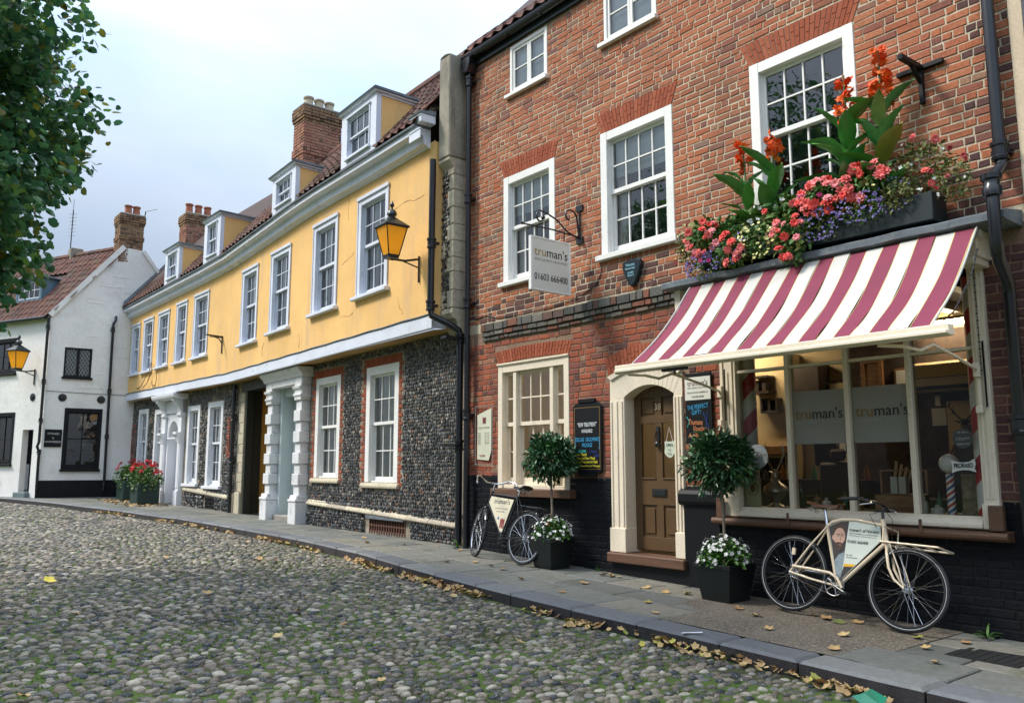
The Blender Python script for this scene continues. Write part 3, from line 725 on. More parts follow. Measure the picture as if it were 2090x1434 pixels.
mb = MB(FB); mb.box(a0 - .02, a1 + .02, -.22, .10, .44, .555); mb.build('doorstep', m_oak, shop, bev=.012)
mb = MB(FB); mb.box(a0, a1, -.25, .03, -.4, .438); mb.build('step_base', m_black, shop)

# ---- shopfront
mb = MB(FB); s0, s1 = SH[0], SH[1]; zc = 3.40
for (p, q) in ((s0, s0 + .20), (s1 - .12, s1)):
    mb.box(p, q, -.10, .05, 1.05, zc)
    mb.box(p + .03, p + .05, .051, .064, 1.3, zc); mb.box(q - .05, q - .03, .051, .064, 1.3, zc); mb.box(p - .006, q + .006, -.02, .075, 1.056, 1.26)
mb.box(s0 + .20, s1 - .12, -.10, .046, 1.05, 1.155); mb.sweep([(.047, 1.075), (.085, 1.06), (.085, 1.09), (.047, 1.135)], s0 + .21, s1 - .13)
mb.box(s0 + .20, s1 - .12, -.10, .046, 3.28, zc)
mbx = [s0 + .20, -4.735, -4.105, -3.51, s1 - .12]
for m_ in mbx[1:-1]: mb.box(m_ - .024, m_ + .024, -.06, .040, 1.155, 3.28)
for i in range(4):
    p = mbx[i] + (.024 if i else 0); q = mbx[i + 1] - (.024 if i < 3 else 0)
    mb.box(p, q, -.05, .030, 2.545, 2.575)
front = mb.build('shopfront', m_cream, shop, bev=.004)
for i in range(4):
    p, q = mbx[i] + .02, mbx[i + 1] - .02
    pane(front, FB, p, q, 1.15, 2.55, -.012, m_shopglass); pane(front, FB, p, q, 2.57, 3.28, -.012, m_shopglass)
mb = MB(FB); mb.sweep([(.0, .955), (.135, .965), (.16, .985), (.165, 1.01), (.15, 1.035), (.0, 1.047)], s0 - .09, s1 + .08); mb.box(s0 - .03, s0 + .05, .10, .145, 1.05, 1.24); mb.box(s1 - .06, s1 + .05, .076, .135, 1.05, 1.25)
mb.box(-4.72, -4.69, .166, .172, 1.0, 1.12); mb.box(-3.44, -3.41, .166, .172, 1.0, 1.12)
mb.build('sill', m_oak, front, bev=.006)
mb = MB(FB)     # bracket blocks and box under the shelf
mb.box(s1 - .13, s1 + .07, .0, .28, 3.28, 3.52); mb.box(s1 - .10, s1 + .05, .0, .30, 3.22, 3.28); mb.box(s1 - .13, s1 + .04, .281, .295, 3.38, 3.45)
mb.box(s0 - .42, s0 - .34, .0, .26, 3.26, 3.52); mb.box(s0 - .33, s1 - .14, .0, .10, 3.41, 3.52)
mb.build('awning_box', m_cream, front, bev=.006)
mb = MB(FB); mb.sweep([(.0, 3.521), (.33, 3.521), (.38, 3.53), (.385, 3.585), (.36, 3.60), (.0, 3.66)], -6.04, -2.50, n=40, fn=lambda a: .006 * math.sin(a * 9) * math.sin(a * 3.3))
mb.build('lead_shelf', m_lead, front, smooth=40)
# eaves
mb = MB(FB); mb.box(BX0 - .05, BX1, .0, .05, BTOP, 8.06); mb.build('fascia_board', M('blue_black_paint', (.02, .028, .035), .3, None, None, None), shop, bev=.004)
mb = MB(FB); mb.sweep([(.052, 7.99), (.085, 7.955), (.125, 7.95), (.165, 7.985), (.17, 8.05), (.155, 8.05), (.145, 7.99), (.12, 7.965), (.09, 7.97), (.065, 8.0)], BX0 - .06, BX1)
for a in np.arange(BX0 + .4, BX1, .75): mb.box(a - .012, a + .012, .051, .18, 7.945, 7.952)
mb.build('gutter', m_pipe, shop, smooth=50)
m_tile = MR('clay_pantile', [(0, (.10, .045, .035)), (.3, (.145, .062, .046)), (.55, (.12, .064, .052)), (.8, (.18, .078, .052)), (.92, (.075, .046, .04)), (1, (.15, .082, .062))], .85, (20, .25), (50, .5, .005), objrand=True, dirt=((.09, .095, .06), 1.6, .5, .7, .7))
def tile_geo(w, L, th=.014, k=8):
    """S-profile roof tile lying in x (across), y (up the slope), z (out)"""
    v = []; n = k + 1
    for y, dz in ((0, .018), (L, 0)):
        for o in (0, -th):
            for i in range(n):
                t = i / k; v.append((w * (t - .5) * 1.08, y, .022 * math.cos(t * 2 * math.pi * .98 + .6) + dz + o))
    f = []
    for i in range(k): f += [(i, i + 1, 2 * n + i + 1, 2 * n + i), (n + i, 3 * n + i, 3 * n + i + 1, n + i + 1), (i, n + i, n + i + 1, i + 1)]
    f += [(0, 2 * n, 3 * n, n), (k, n + k, 3 * n + k, 2 * n + k)]
    return v, f
def tile_roof(parent, fr, a0, a1, d0, z0, slope_deg, length, nobj, tw=.24, te=.29, skip=None, zf=None):
    """rows of tiles on a slope rising away from the wall front; fr.n points out"""
    sl = R(slope_deg); v, f = tile_geo(tw, te * 1.18); me = None
    u = fr.u.normalized(); out = fr.n; up = Vector((-out.x * math.cos(sl), -out.y * math.cos(sl), math.sin(sl))); nn = u.cross(up).normalized()
    if nn.z < 0: nn = -nn
    sc = fr.u.length; tiles = []
    na = int(abs(a1 - a0) * sc / tw); nr = int(length / te)
    for i in range(na):
        a = min(a0, a1) + (i + .5) * abs(a1 - a0) / na
        for j in range(nr):
            if skip and skip(a, j * te): continue
            o = fr.pt(a, d0, z0 + (zf(a) if zf else 0)) + up * (j * te) + nn * .02; tiles.append(o)
    tiles.sort(key=lambda o: (o - CAM).length); M3 = Matrix((u, up, nn)).transposed()
    base = MB(); base.add(v, f, raw=True); me = base.mesh('roof_tile', m_tile, smooth=50); bulk_ = MB()
    for k, o in enumerate(tiles):
        rot = M3 @ Matrix.Rotation(random.gauss(0, .012), 3, 'Z'); oo = o + nn * random.uniform(-.004, .004)
        if k < nobj:
            ob = link(me, 'roof_tile', parent, oo); ob.rotation_euler = rot.to_euler()
        else:
            bulk_.r = random.random() or .01; bulk_.add([oo + rot @ Vector(q) for q in v], f, raw=True)
    if bulk_.v: bulk_.build('roof_tiles', m_tile, parent, smooth=50, stuff=True, recalc=False)
mb = MB(FB); mb.add([(BX0 - .08, .12, 8.06), (BX1 + .1, .12, 8.06), (BX1 + .1, -3.4, 11.9), (BX0 - .08, -3.4, 11.9), (BX1 + .1, -7, 8), (BX0 - .08, -7, 8)], [(0, 1, 2, 3), (3, 2, 4, 5), (0, 3, 5), (1, 2, 4)])
roofB = mb.build('roof', M('roof_underlay', (.06, .035, .03), .9), shop)
tile_roof(roofB, FB, BX0 - .08, BX1, .15, 8.075, 47.4, .75, 60)
def chimney(parent, x0, x1, y0, y1, z0, z1, pots, pot_mat, seed, mats=None, bands=True, zsplit=None, pot=(.11, .42)):
    st_ = MB(); st_.box(x0 + .01, x1 - .01, y0 + .01, y1 - .01, z0, z1 - .02); ch = st_.build('chimney', m_mortar, parent)
    mt = mats or [m_brick]; allb = MB()
    for (fr, a0, a1) in ((Fr((0, y0), (1, 0), (0, -1)), x0, x1), (Fr((x1, 0), (0, 1), (1, 0)), y0, y1), (Fr((x0, 0), (0, 1), (-1, 0)), y0, y1), (Fr((0, y1), (1, 0), (0, 1)), x0, x1)):
        b = Brickwork(fr); z = z0
        while z < z1 - .03:
            pr = .006
            if bands and z > z1 - .36: pr = .03 if z < z1 - .26 else .05
            if bands and zsplit and abs(z - zsplit) < .09: pr = .03
            b.course(z, z + .076, [(a0 - (pr if pr > .01 else 0), a1 + (pr if pr > .01 else 0))], pr); z += .076
        for it in b.items:
            V, F = b.geo(it, None); allb.fr = fr; allb.m = (1 if len(mt) > 1 and it[3] > z1 - .36 else 0); allb.r = random.random() or .01; allb.add(V, F)
    allb.build('chimney_bricks', mt, ch, stuff=True)
    cap = MB(); cap.box(x0 - .04, x1 + .04, y0 - .04, y1 + .04, z1 - .02, z1 + .05); cap.build('chimney_cap', M('cement_flaunching', (.26, .24, .20), .9), ch, bev=.02)
    for (px, py, kind) in pots:
        p = MB(); r, h = pot
        prof = [(r * 1.08, z1), (r * 1.05, z1 + .06), (r * .93, z1 + h * .5), (r * .86, z1 + h * .86), (r * 1.05, z1 + h * .88), (r * 1.08, z1 + h), (r * .8, z1 + h), (r * .75, z1 + h * .8)]
        p.lathe((px, py, 0), prof, 14); p.build('chimney_pot', pot_mat, ch, smooth=40)
    return ch
m_pot_c = M('buff_chimney_pot', (.50, .42, .30), .8, (4, .15)); m_pot_r = M('terracotta_pot', (.36, .12, .06), .8, (4, .2))
chimney(shop, -12.0 + 1.8, -9.3, 2.2, 3.0, 8.5, 10.8, [], m_pot_c, 1, [m_brick_gr])
# rainwater pipes
downpipe(shop, FB, [(-10.1, .11, 7.95), (-10.1, .11, .33)], .043, [(-10.1, .11, z) for z in (7.6, 5.69, 4.04, 2.35)])
mb = MB(FB); mb.poly([(-10.22, 7.97), (-9.98, 7.97), (-9.99, 7.85), (-10.05, 7.72), (-10.15, 7.72), (-10.21, 7.85)], .03, .20); mb.build('rainwater_hopper', m_pipe, shop, bev=.01)
downpipe(shop, FB, [(-2.59, .10, 7.95), (-2.59, .10, 4.12), (-2.58, .12, 4.02), (-2.56, .40, 3.86), (-2.55, .44, 3.76), (-2.55, .44, 3.3), (-2.56, .40, 3.2), (-2.60, .13, 3.05), (-2.61, .10, 2.95), (-2.61, .10, .2)], .05, [(-2.59, .10, 4.17), (-2.61, .1, 1.9)])
mb = MB(FB); mb.lathe((-2.55, .44, 3.78), [(.05, -.09), (.07, -.085), (.075, -.02), (.062, .0), (.062, .04), (.08, .05), (.08, .09), (.05, .1)], 12); mb.build('pipe_socket', m_pipe, shop, smooth=40)
# neighbour at the right edge: cream render with a dark window
nb = thing('rendered_building', 'cream rendered building with a dark window beyond the downpipe of the brick building', 'building', (-1, 0, .2))
m_creamr = M('cream_render', (.62, .50, .36), .85, (1.5, .1), (40, .1), (60, .4, .004))
mb = MB(FB); wall_sheet(mb, BX1 + .003, 3.2, -.5, 8.6, [(-2.36, -1.25, 3.4, 6.4)], .02); mb.add([(BX1 + .003, .02, -.5), (BX1 + .003, -.0, -.5), (BX1 + .003, -.0, 8.6), (BX1 + .003, .02, 8.6)], [(0, 1, 2, 3)])
mb.box(BX1 + .003, 3.2, -6, -.2, 8.5, 8.6); mb.build('wall', m_creamr, nb)
mb = MB(FB); mb.box(-2.36, -2.30, -.1, .03, 3.4, 6.4); mb.box(-1.31, -1.25, -.1, .03, 3.4, 6.4); mb.box(-2.3, -1.31, -.1, .02, 6.3, 6.4); mb.box(-2.3, -1.31, -.1, .02, 3.4, 3.5)
w_ = mb.build('window', M('slate_blue_paint', (.035, .04, .05), .5), nb); pane(w_, FB, -2.3, -1.31, 3.5, 6.3, -.05, m_glass)
mb = MB(FB); mb.box(-2.36, -1.25, -.8, -.11, 3.4, 6.4); mb.build('room_behind', m_roomdk, w_)
# ------------------------------------------------------------------ the long yellow house with the jetty
UN = line_frame((-10.6, -.40), (-20.3, .01)); UF = line_frame((-20.3, .01), (-28.86, -.10))
GN = line_frame((-10.25, 0), (-20.3, .42)); GF = line_frame((-20.3, .42), (-28.9, .12))
m_yel = M('yellow_ochre_render', (.84, .51, .185), .85, (.8, .10), (25, .05), (2.2, .35, .03), dirt=((.70, .45, .22), 2.8, .50, .70, (1, 1, .2)))
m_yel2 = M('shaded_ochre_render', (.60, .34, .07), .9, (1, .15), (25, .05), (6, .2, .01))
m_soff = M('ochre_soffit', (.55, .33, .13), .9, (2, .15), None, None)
house = thing('yellow_house', 'long yellow rendered house with jettied upper floor, four dormers and flint ground floor', 'building', (-19.5, .4, .45))
NW = [(-13.27, -12.10), (-15.27, -14.12), (-17.59, -16.45), (-19.48, -18.40)]; NZ = [(4.55, 6.42), (4.53, 6.39), (4.46, 6.31), (4.42, 6.26)]
FW = [(-22.92, -21.82), (-24.38, -23.49), (-26.0, -25.0), (-27.45, -26.49), (-28.7, -27.84)]; FZ = [(4.45, 6.22), (4.46, 6.21), (4.48, 6.17), (4.46, 6.16), (4.48, 6.14)]
def zc(a): return float(np.interp(-a, [10.2, 13, 14.7, 15.9, 18, 20.3, 22, 25.4, 28.9], [6.63, 6.64, 6.66, 6.645, 6.57, 6.49, 6.45, 6.43, 6.40]))
hN = [(p, q, z0 + .05, z1 - .05) for (p, q), (z0, z1) in zip(NW, NZ)]; hF = [(p, q, z0 + .05, z1 - .05) for (p, q), (z0, z1) in zip(FW, FZ)]
mb = MB(UN); wall_sheet(mb, -20.3, -10.6, 3.69, 6.72, hN); mb.add([(-10.6, 0, 3.69), (-10.6, -3.2, 3.69), (-10.6, -3.2, 6.7), (-10.6, 0, 6.7)], [(0, 1, 2, 3)]); uwall = mb.build('upper_wall', m_yel, house)
m_crack = M('plaster_crack', (.36, .20, .07), .9, None, None, None)
for fr_, pts_ in ((UN, [(-11.75, 4.35), (-11.68, 4.2), (-11.6, 4.12), (-11.55, 3.98)]), (UN, [(-11.9, 5.9), (-11.5, 5.96), (-11.1, 5.88), (-10.8, 5.92)]), (UN, [(-13.7, 6.6), (-13.72, 6.3), (-13.66, 6.1)]), (UN, [(-13.9, 5.35), (-13.6, 5.42), (-13.35, 5.5)]), (UN, [(-15.9, 4.3), (-15.85, 4.1), (-15.9, 3.92)]), (UN, [(-17.9, 4.35), (-18.0, 4.15), (-17.9, 4.0)]), (UN, [(-13.9, 4.35), (-13.6, 4.3), (-13.3, 4.4)])):
    k = MB(fr_); P_ = []
    for i in range(len(pts_) - 1):
        for t in (0, .33, .66): P_.append((pts_[i][0] + (pts_[i + 1][0] - pts_[i][0]) * t + random.uniform(-.02, .02), .0, pts_[i][1] + (pts_[i + 1][1] - pts_[i][1]) * t + random.uniform(-.02, .02)))
    k.tube(P_, [.0045 * (.5 + random.random()) for _ in P_], 5); k.build('plaster_crack', m_crack, uwall)
mb = MB(UF); wall_sheet(mb, -28.86, -20.3, 3.69, 6.72, hF); mb.build('upper_wall', m_yel, house)
for k, (W, Z) in enumerate(zip(NW, NZ)): sash_window(house, UN, *W, Z[0] + .06, Z[1], mat=m_lilac if k else m_lilac, cas=.125, proud=.015, sill=(.12, .075, .085), head=.035, fill='side', botrail=.08)
for k, (W, Z) in enumerate(zip(FW, FZ)): sash_window(house, UF, *W, Z[0] + .06, Z[1], mat=m_lilac, cas=.115, proud=.015, sill=(.10, .075, .075), head=.03, fill='side', botrail=.08)
# cornice, fascia, soffit
cprof = [(.0, 0), (.04, .0), (.05, .025), (.10, .04), (.13, .055), (.13, .165), (.145, .17), (.15, .19), (.22, .20), (.25, .212), (.265, .215), (.265, .30), (.0, .30)]
lprof = [(.0, .301), (.285, .301), (.31, .308), (.312, .335), (.295, .345), (.0, .38)]
for fr, p, q in ((UN, -10.75, -20.31), (UF, -20.29, -28.9)):
    mb = MB(fr); mb.sweep(cprof, p, q, n=24, fn=zc); mb.build('cornice', m_lilac, house, bev=0)
    mb = MB(fr); mb.sweep(lprof, p, q, n=24, fn=zc); mb.build('lead_gutter', m_lead, house, smooth=30)
mb = MB(UN); mb.sweep([(.0, .345), (.27, .345), (.27, .44), (.285, .45), (.285, .48), (.0, .48)], -10.60, -10.95, n=1, fn=zc); mb.sweep([(.266, .06), (.285, .07), (.285, .20), (.295, .215), (.295, .24), (.266, .24)], -10.60, -10.95, n=1, fn=zc)
mb.build('raised_cornice_block', m_lilac, house, bev=.005); mb = MB(UN); mb.sweep([(.0, .481), (.30, .481), (.31, .51), (.0, .56)], -10.59, -10.97, n=1, fn=zc); mb.build('lead_cap', m_lead, house)
zfas = lambda a: float(np.interp(-a, [10, 16, 20.3, 22, 29], [.03, .0, -.02, .0, .05]))
for fr, p, q in ((UN, -10.58, -20.31), (UF, -20.29, -28.84)):
    mb = MB(fr); mb.sweep([(-.02, 3.655), (.035, 3.655), (.04, 3.67), (.04, 3.855), (.03, 3.875), (-.02, 3.88)], p, q, n=16, fn=zfas); mb.build('jetty_fascia', m_lilac, house)
    mb = MB(fr); mb.sweep([(.0, 3.881), (.055, 3.872), (.06, 3.885), (.0, 3.915)], p, q, n=30, fn=lambda a: zfas(a) + .006 * math.sin(a * 5.3)); mb.build('lead_flashing', m_lead, house)
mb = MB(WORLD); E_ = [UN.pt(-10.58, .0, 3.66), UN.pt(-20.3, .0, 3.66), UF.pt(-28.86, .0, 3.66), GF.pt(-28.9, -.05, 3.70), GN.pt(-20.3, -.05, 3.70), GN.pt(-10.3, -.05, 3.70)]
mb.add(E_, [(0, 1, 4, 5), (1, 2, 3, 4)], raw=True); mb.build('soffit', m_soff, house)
mb = MB(WORLD); a_p = UN.pt(-10.58, .035, 0); b_p = Vector((-10.58, .0, 0)); mb.add([(a_p.x, a_p.y, 3.69), (b_p.x, b_p.y, 3.69), (b_p.x, b_p.y, 3.80), (a_p.x, a_p.y, 3.91)], [(0, 1, 2, 3)], raw=True); mb.build('fascia_return', m_lilac, house)
# ---- dormers
DORM = [(UN, -13.50, -12.12, 8.10), (UN, -16.98, -15.68, 7.86), (UF, -21.66, -20.52, 8.00), (UF, -24.82, -23.60, 7.83)]
SLT = math.tan(R(50))
for fr, p, q, zt in DORM:
    zb = zc((p + q) / 2) + .33; D = .28
    mb = MB(fr); c0, c1 = p + .27, q - .25; w0, w1 = zb + .20, zt - .22
    mb.box(p, c0, D - .10, D, zb - .05, zt - .06); mb.box(c1, q, D - .10, D, zb - .05, zt - .06); mb.box(c0, c1, D - .10, D - .001, w1, zt - .06); mb.box(c0, c1, D - .10, D - .001, zb - .05, w0)
    mb.box(c0 - .05, c1 + .05, D + .001, D + .05, w0 - .07, w0 - .02); mb.box(c0 - .045, c1 + .045, D + .001, D + .035, w1 + .02, w1 + .055)
    mb.box(c0 - .03, c0, D + .001, D + .018, w0, w1 + .019); mb.box(c1, c1 + .03, D + .001, D + .018, w0, w1 + .019)
    dm = mb.build('dormer', m_lilac, house, bev=.004)
    zm = (w0 + w1) / 2; 
    sash(dm, fr, c0 + .001, c1 - .001, zm - .015, w1 - .001, D - .06, D - .03, 3, 1, m_lilac, st=.03, top=.03, bot=.035, bar=.018); sash(dm, fr, c0 + .002, c1 - .002, w0 + .001, zm + .013, D - .095, D - .064, 3, 1, m_lilac, st=.03, top=.03, bot=.04, bar=.018)
    r_ = MB(fr); r_.box(c0, c1, D - .7, D - .101, w0, w1); r_.build('room_behind', m_room, dm)
    dep = (zt - .05 - zb) / SLT
    for e, s in ((q, 1), (p, -1)):
        k = MB(fr); k.add([(e, D - .101, zb - .06), (e, D - .101, zt - .06), (e, D - dep - .15, zt - .10), (e - s * .04, D - .101, zb - .06), (e - s * .04, D - .101, zt - .06), (e - s * .04, D - dep - .15, zt - .10)], [(0, 1, 2), (3, 5, 4), (0, 3, 4, 1), (1, 4, 5, 2), (2, 5, 3, 0)])
        k.build('cheek', m_yel, dm)
        k = MB(fr); k.bar((e - s * .01, D - .10, zt - .085), (e - s * .01, D - dep - .1, zt - .115), .05, .05); k.build('cheek_board', m_lilac, dm)
        k = MB(fr); t0 = (e + s * .05, D + .02, zb + .02); t1 = (e + s * .05, D - dep - .12, zt - .06); k.add([(e, D, zb + .01), (e + s * .11, D, zb + .01), (e + s * .11, D - dep - .1, zt - .03 + .02), (e, D - dep - .1, zt - .01), (e, D, zb + .045), (e, D - dep - .1, zt + .02)], [(0, 1, 2, 3), (4, 1, 2, 5)]); k.build('flashing', m_lead, dm)
    k = MB(fr); k.sweep([(D + .04, zt - .06), (D + .06, zt - .03), (D - dep - .25, zt - .07), (D - dep - .25, zt - .10)], p - .05, q + .05); k.build('eaves_moulding', m_lilac, dm)
    k = MB(fr); k.sweep([(D + .07, zt - .03), (D + .085, zt), (D + .06, zt + .015), (D - dep - .35, zt - .02), (D - dep - .35, zt - .06)], p - .075, q + .075); k.build('lead_roof', m_lead, dm)
# ---- roof
RL = 2.85
mb = MB(UN)
roofY = None
for fr, p, q in ((UN, -10.7, -20.3), (UF, -20.3, -29.2)):
    mb = MB(fr); n = 12; vs = []
    for i in range(n + 1):
        a = p + (q - p) * i / n; z = zc(a) + .35; zr = 6.98 + RL * math.sin(R(50)); vs += [(a, .30, z), (a, .30 - RL * math.cos(R(50)), zr), (a, -3.6, 6.6)]
    mb.add(vs, [(i * 3 + j, i * 3 + j + 1, i * 3 + j + 4, i * 3 + j + 3) for i in range(n) for j in range(2)])
    r_ = mb.build('roof', m_roofu if 'm_roofu' in globals() else M('roof_underlay', (.06, .035, .03), .9), house)
    def sk(a, s, fr=fr):
        for f2, d0, d1, zt in DORM:
            if f2 is fr and d0 - .05 < a < d1 + .1 and s < (zt - zc(a) - .42) / math.sin(R(50)): return True
        return False
    tile_roof(r_, fr, p, q, .30, 0, 50, RL, 300 if fr is UN else 0, skip=sk, zf=lambda a: zc(a) + .36)
    k = MB(fr)
    for i in range(int(abs(q - p) / .35)):
        a = min(p, q) + i * .35; k.r = random.random() or .01; dR = .30 - RL * math.cos(R(50)); zR = zc(a) + .37 + RL * math.sin(R(50))
        k.sweep([(dR + .13 * math.cos(t), zR - .04 + .12 * math.sin(t)) for t in np.linspace(-.3, math.pi + .3, 9)], a, a + .37)
    k.build('ridge_tiles', m_tile, r_, smooth=40, stuff=True)
k = MB(UF); k.add([(-28.80, .32, 6.80), (-28.62, .32, 6.80), (-28.62, -1.6, 9.05), (-28.80, -1.6, 9.05), (-28.82, .32, 6.94), (-28.82, -1.6, 9.2)], [(0, 1, 2, 3), (0, 3, 5, 4)]); k.build('valley_flashing', m_lead, house)
m_brick_pk = MR('pinkish_chimney_brick', [(0, (.34, .16, .11)), (.5, (.42, .21, .14)), (.85, (.28, .12, .09)), (1, (.13, .08, .06))], .88, (40, .25), (60, .6, .005))
m_brick_bf = MR('buff_chimney_brick', [(0, (.24, .15, .085)), (.5, (.31, .19, .11)), (.8, (.18, .10, .065)), (1, (.10, .07, .05))], .88, (40, .25), (60, .6, .005))
chimney(house, -18.85, -18.25, .85, 1.85, 8.3, 10.38, [(-18.55, 1.08, 0), (-18.55, 1.36, 0), (-18.55, 1.64, 0)], m_pot_c, 2, [m_brick_pk, m_brick_bf], zsplit=9.2, pot=(.125, .34))
ch2 = chimney(house, -27.9, -27.2, .95, 1.9, 8.3, 9.82, [(-27.55, 1.12, 0), (-27.55, 1.42, 0), (-27.55, 1.72, 0)], m_pot_r, 3, [m_brick_pk, m_brick_bf], pot=(.12, .42))

# ---- party wall pier between the houses
m_stone = MR('limestone_quoin', [(0, (.46, .41, .30)), (.5, (.56, .50, .37)), (1, (.40, .35, .27))], .85, (14, .2), (40, .5, .006), dirt=((.16, .14, .11), 4, .60, .76, .7))
m_rend = M('grey_stained_render', (.30, .27, .21), .9, (1.5, .2), (20, .12), (30, .5, .006), dirt=((.13, .12, .10), 2.4, .48, .68, (1, 1, .35)))
m_flint_bed = M('flint_wall_mortar', (.27, .235, .18), .95, (2, .25), (30, .3), (60, .8, .01), dirt=((.45, .41, .34), 1.7, .60, .72))
m_flint = MR('knapped_flint', [(0, (.012, .014, .017)), (.28, (.03, .034, .038)), (.48, (.075, .082, .088)), (.64, (.16, .162, .16)), (.74, (.04, .038, .036)), (.86, (.11, .11, .11)), (.92, (.40, .37, .32)), (.96, (.22, .10, .055)), (1, (.13, .145, .16))], .38, (45, .35), (70, .6, .004), spec=.6)
pier = MB(WORLD); pier.box(-10.56, -10.255, -.37, .3, 6.37, 8.06)
pier.add([(-10.57, -.385, 8.06), (-10.25, -.385, 8.06), (-10.25, .3, 8.06), (-10.57, .3, 8.06), (-10.42, -.36, 8.13), (-10.42, .3, 8.13)], [(0, 1, 4), (1, 2, 5, 4), (3, 0, 4, 5), (2, 3, 5), (0, 3, 2, 1)])
pw = pier.build('party_wall_pier', m_rend, house, bev=.02)
k = MB(WORLD); k.box(-10.60, -10.27, -.25, .2, 4.0, 6.368); k.build('pier_core', m_flint_bed, pw)
def flints(parent, fr, a0, a1, z0, z1, d, size, holes, name='flints', mat=None, lo=None, seed=0, relief=.028):
    D = dome(6, [(1, -.4), (.82, .75)]); V0, F0 = D; mb = MB(fr); sc = fr.u.length
    z = z0; row = 0
    while z < z1:
        h = size * random.uniform(.75, 1.1); a = a0 + (row % 2) * size * .5
        while a < a1:
            w_ = size * random.uniform(.7, 1.35) ; c, zz = a + w_ / 2, z + h / 2 + random.gauss(0, size * .1); a += w_ * .98
            zlo = lo(c) if lo else z0
            if zz < zlo or any(H_[0] - .01 < c < H_[1] + .01 and H_[2] - .01 < zz < H_[3] + .01 for H_ in holes) or c > a1 or c < a0: continue
            mb.r = random.random() or .01; rot = random.gauss(0, .5); ct, st_ = math.cos(rot), math.sin(rot); rr = random.uniform(.6, 1.2) * relief; tx, tz = random.uniform(-.35, .35), random.uniform(-.35, .35)
            vs = []
            for (x, y, q) in V0:
                j = random.uniform(.68, 1.15); x *= w_ * .50 * j; y *= h * .55 * j; X, Y = x * ct - y * st_, x * st_ + y * ct
                vs.append((c + X, d + q * rr + X * tx * .35 + Y * tz * .35, zz + Y))
            mb.add(vs, F0)
        z += h * .93; row += 1
    return mb.build(name, mat or m_flint, parent, stuff=True, recalc=False)
FPF = Fr((0, -.25), (1, 0), (0, -1)); FPS = Fr((-10.27, 0), (0, 1), (1, 0))
flints(pw, FPF, -10.60, -10.40, 4.0, 6.3, .0, .075, [])
z = 3.98; i = 0
while z < 6.3:
    h = random.uniform(.22, .29); L = .10 if i % 2 else .16
    k = MB(WORLD); k.r = random.random() or .01; k.box(-10.262 - L, -10.262, -.275, .04, z + .005, min(z + h, 6.36) - .005); k.build('quoin_stone', m_stone, pw, bev=.008)
    if i % 3 == 0 and z < 5: k = MB(WORLD); k.r = random.random(); k.box(-10.59, -10.50, -.272, -.2, z + .005, z + h - .005); k.build('quoin_stone', m_stone, pw, bev=.008)
    z += h; i += 1
k = MB(WORLD)
def corb(x0, x1, pts): 
    n = len(pts); k.add([(x0, y, z) for y, z in pts] + [(x1, y, z) for y, z in pts], [tuple(range(n))[::-1], tuple(range(n, 2 * n))] + [(i, (i + 1) % n, n + (i + 1) % n, n + i) for i in range(n)])
corb(-10.6, -10.26, [(.05, 3.975), (-.275, 3.975), (-.285, 3.9), (-.25, 3.82), (-.20, 3.79), (-.17, 3.74), (-.15, 3.66), (-.05, 3.58), (.05, 3.5)])
corb(-10.57, -10.265, [(.05, 6.365), (-.36, 6.365), (-.36, 6.32), (-.27, 6.20), (-.255, 6.10), (.05, 6.10)])
k.r = .3; k.build('corbel', m_stone, pw, bev=.01)
downpipe(house, UN, [(-10.50, .10, 6.34), (-10.52, .10, 3.98), (-10.50, .09, 3.86), (-10.36, -.12, 3.74), (-10.30, -.28, 3.64), (-10.29, -.30, 3.5), (-10.30, -.30, .42)], .052, [(-10.51, .10, 5.0), (-10.52, .10, 4.02), (-10.29, -.30, 3.52), (-10.30, -.30, 1.9)])
# ---- flint ground floor
hGN = [(-13.58, -12.36, 1.28, 3.38), (-15.84, -14.68, 1.34, 3.37), (-17.75, -16.4, .3, 3.3), (-20.12, -18.15, .2, 3.52), (-13.35, -12.05, .45, .74)]
hGF = [(-20.99, -20.79, 1.94, 2.72), (-22.48, -21.46, 1.10, 3.26), (-23.95, -23.05, 1.14, 3.24), (-25.5, -24.35, .5, 3.15), (-26.72, -25.95, 1.3, 3.28), (-28.25, -27.35, 1.35, 3.36), (-22.4, -21.8, .52, .78)]
mb = MB(GN); wall_sheet(mb, -20.3, -10.25, -.2, 3.72, hGN); gw = mb.build('flint_wall', m_flint_bed, house)
mb = MB(GF); wall_sheet(mb, -28.9, -20.3, -.2, 3.72, hGF); gw2 = mb.build('flint_wall', m_flint_bed, house)
blk = [(-18.25, -16.05, .2, 3.8), (-20.75, -18.1, .2, 3.72)]
flints(gw, GN, -16.1, -10.42, .9, 3.66, .0, .062, hGN + [(h[0] - .20, h[1] + .17, h[2] - .1, h[3] + .16) for h in hGN[:2]] + blk)
flints(gw, GN, -16.1, -10.36, .30, .88, .035, .062, hGN + [(-13.5, -11.85, .4, .80)] + blk)
flints(gw2, GF, -28.85, -20.6, .95, 3.66, .0, .08, [(h[0] - .06, h[1] + .06, h[2] - .05, h[3] + .05) for h in hGF] + [(-25.7, -23.95, .2, 3.7)])
flints(gw2, GF, -23.98, -20.8, .42, .93, .03, .09, [(-22.5, -21.7, .4, .86)])
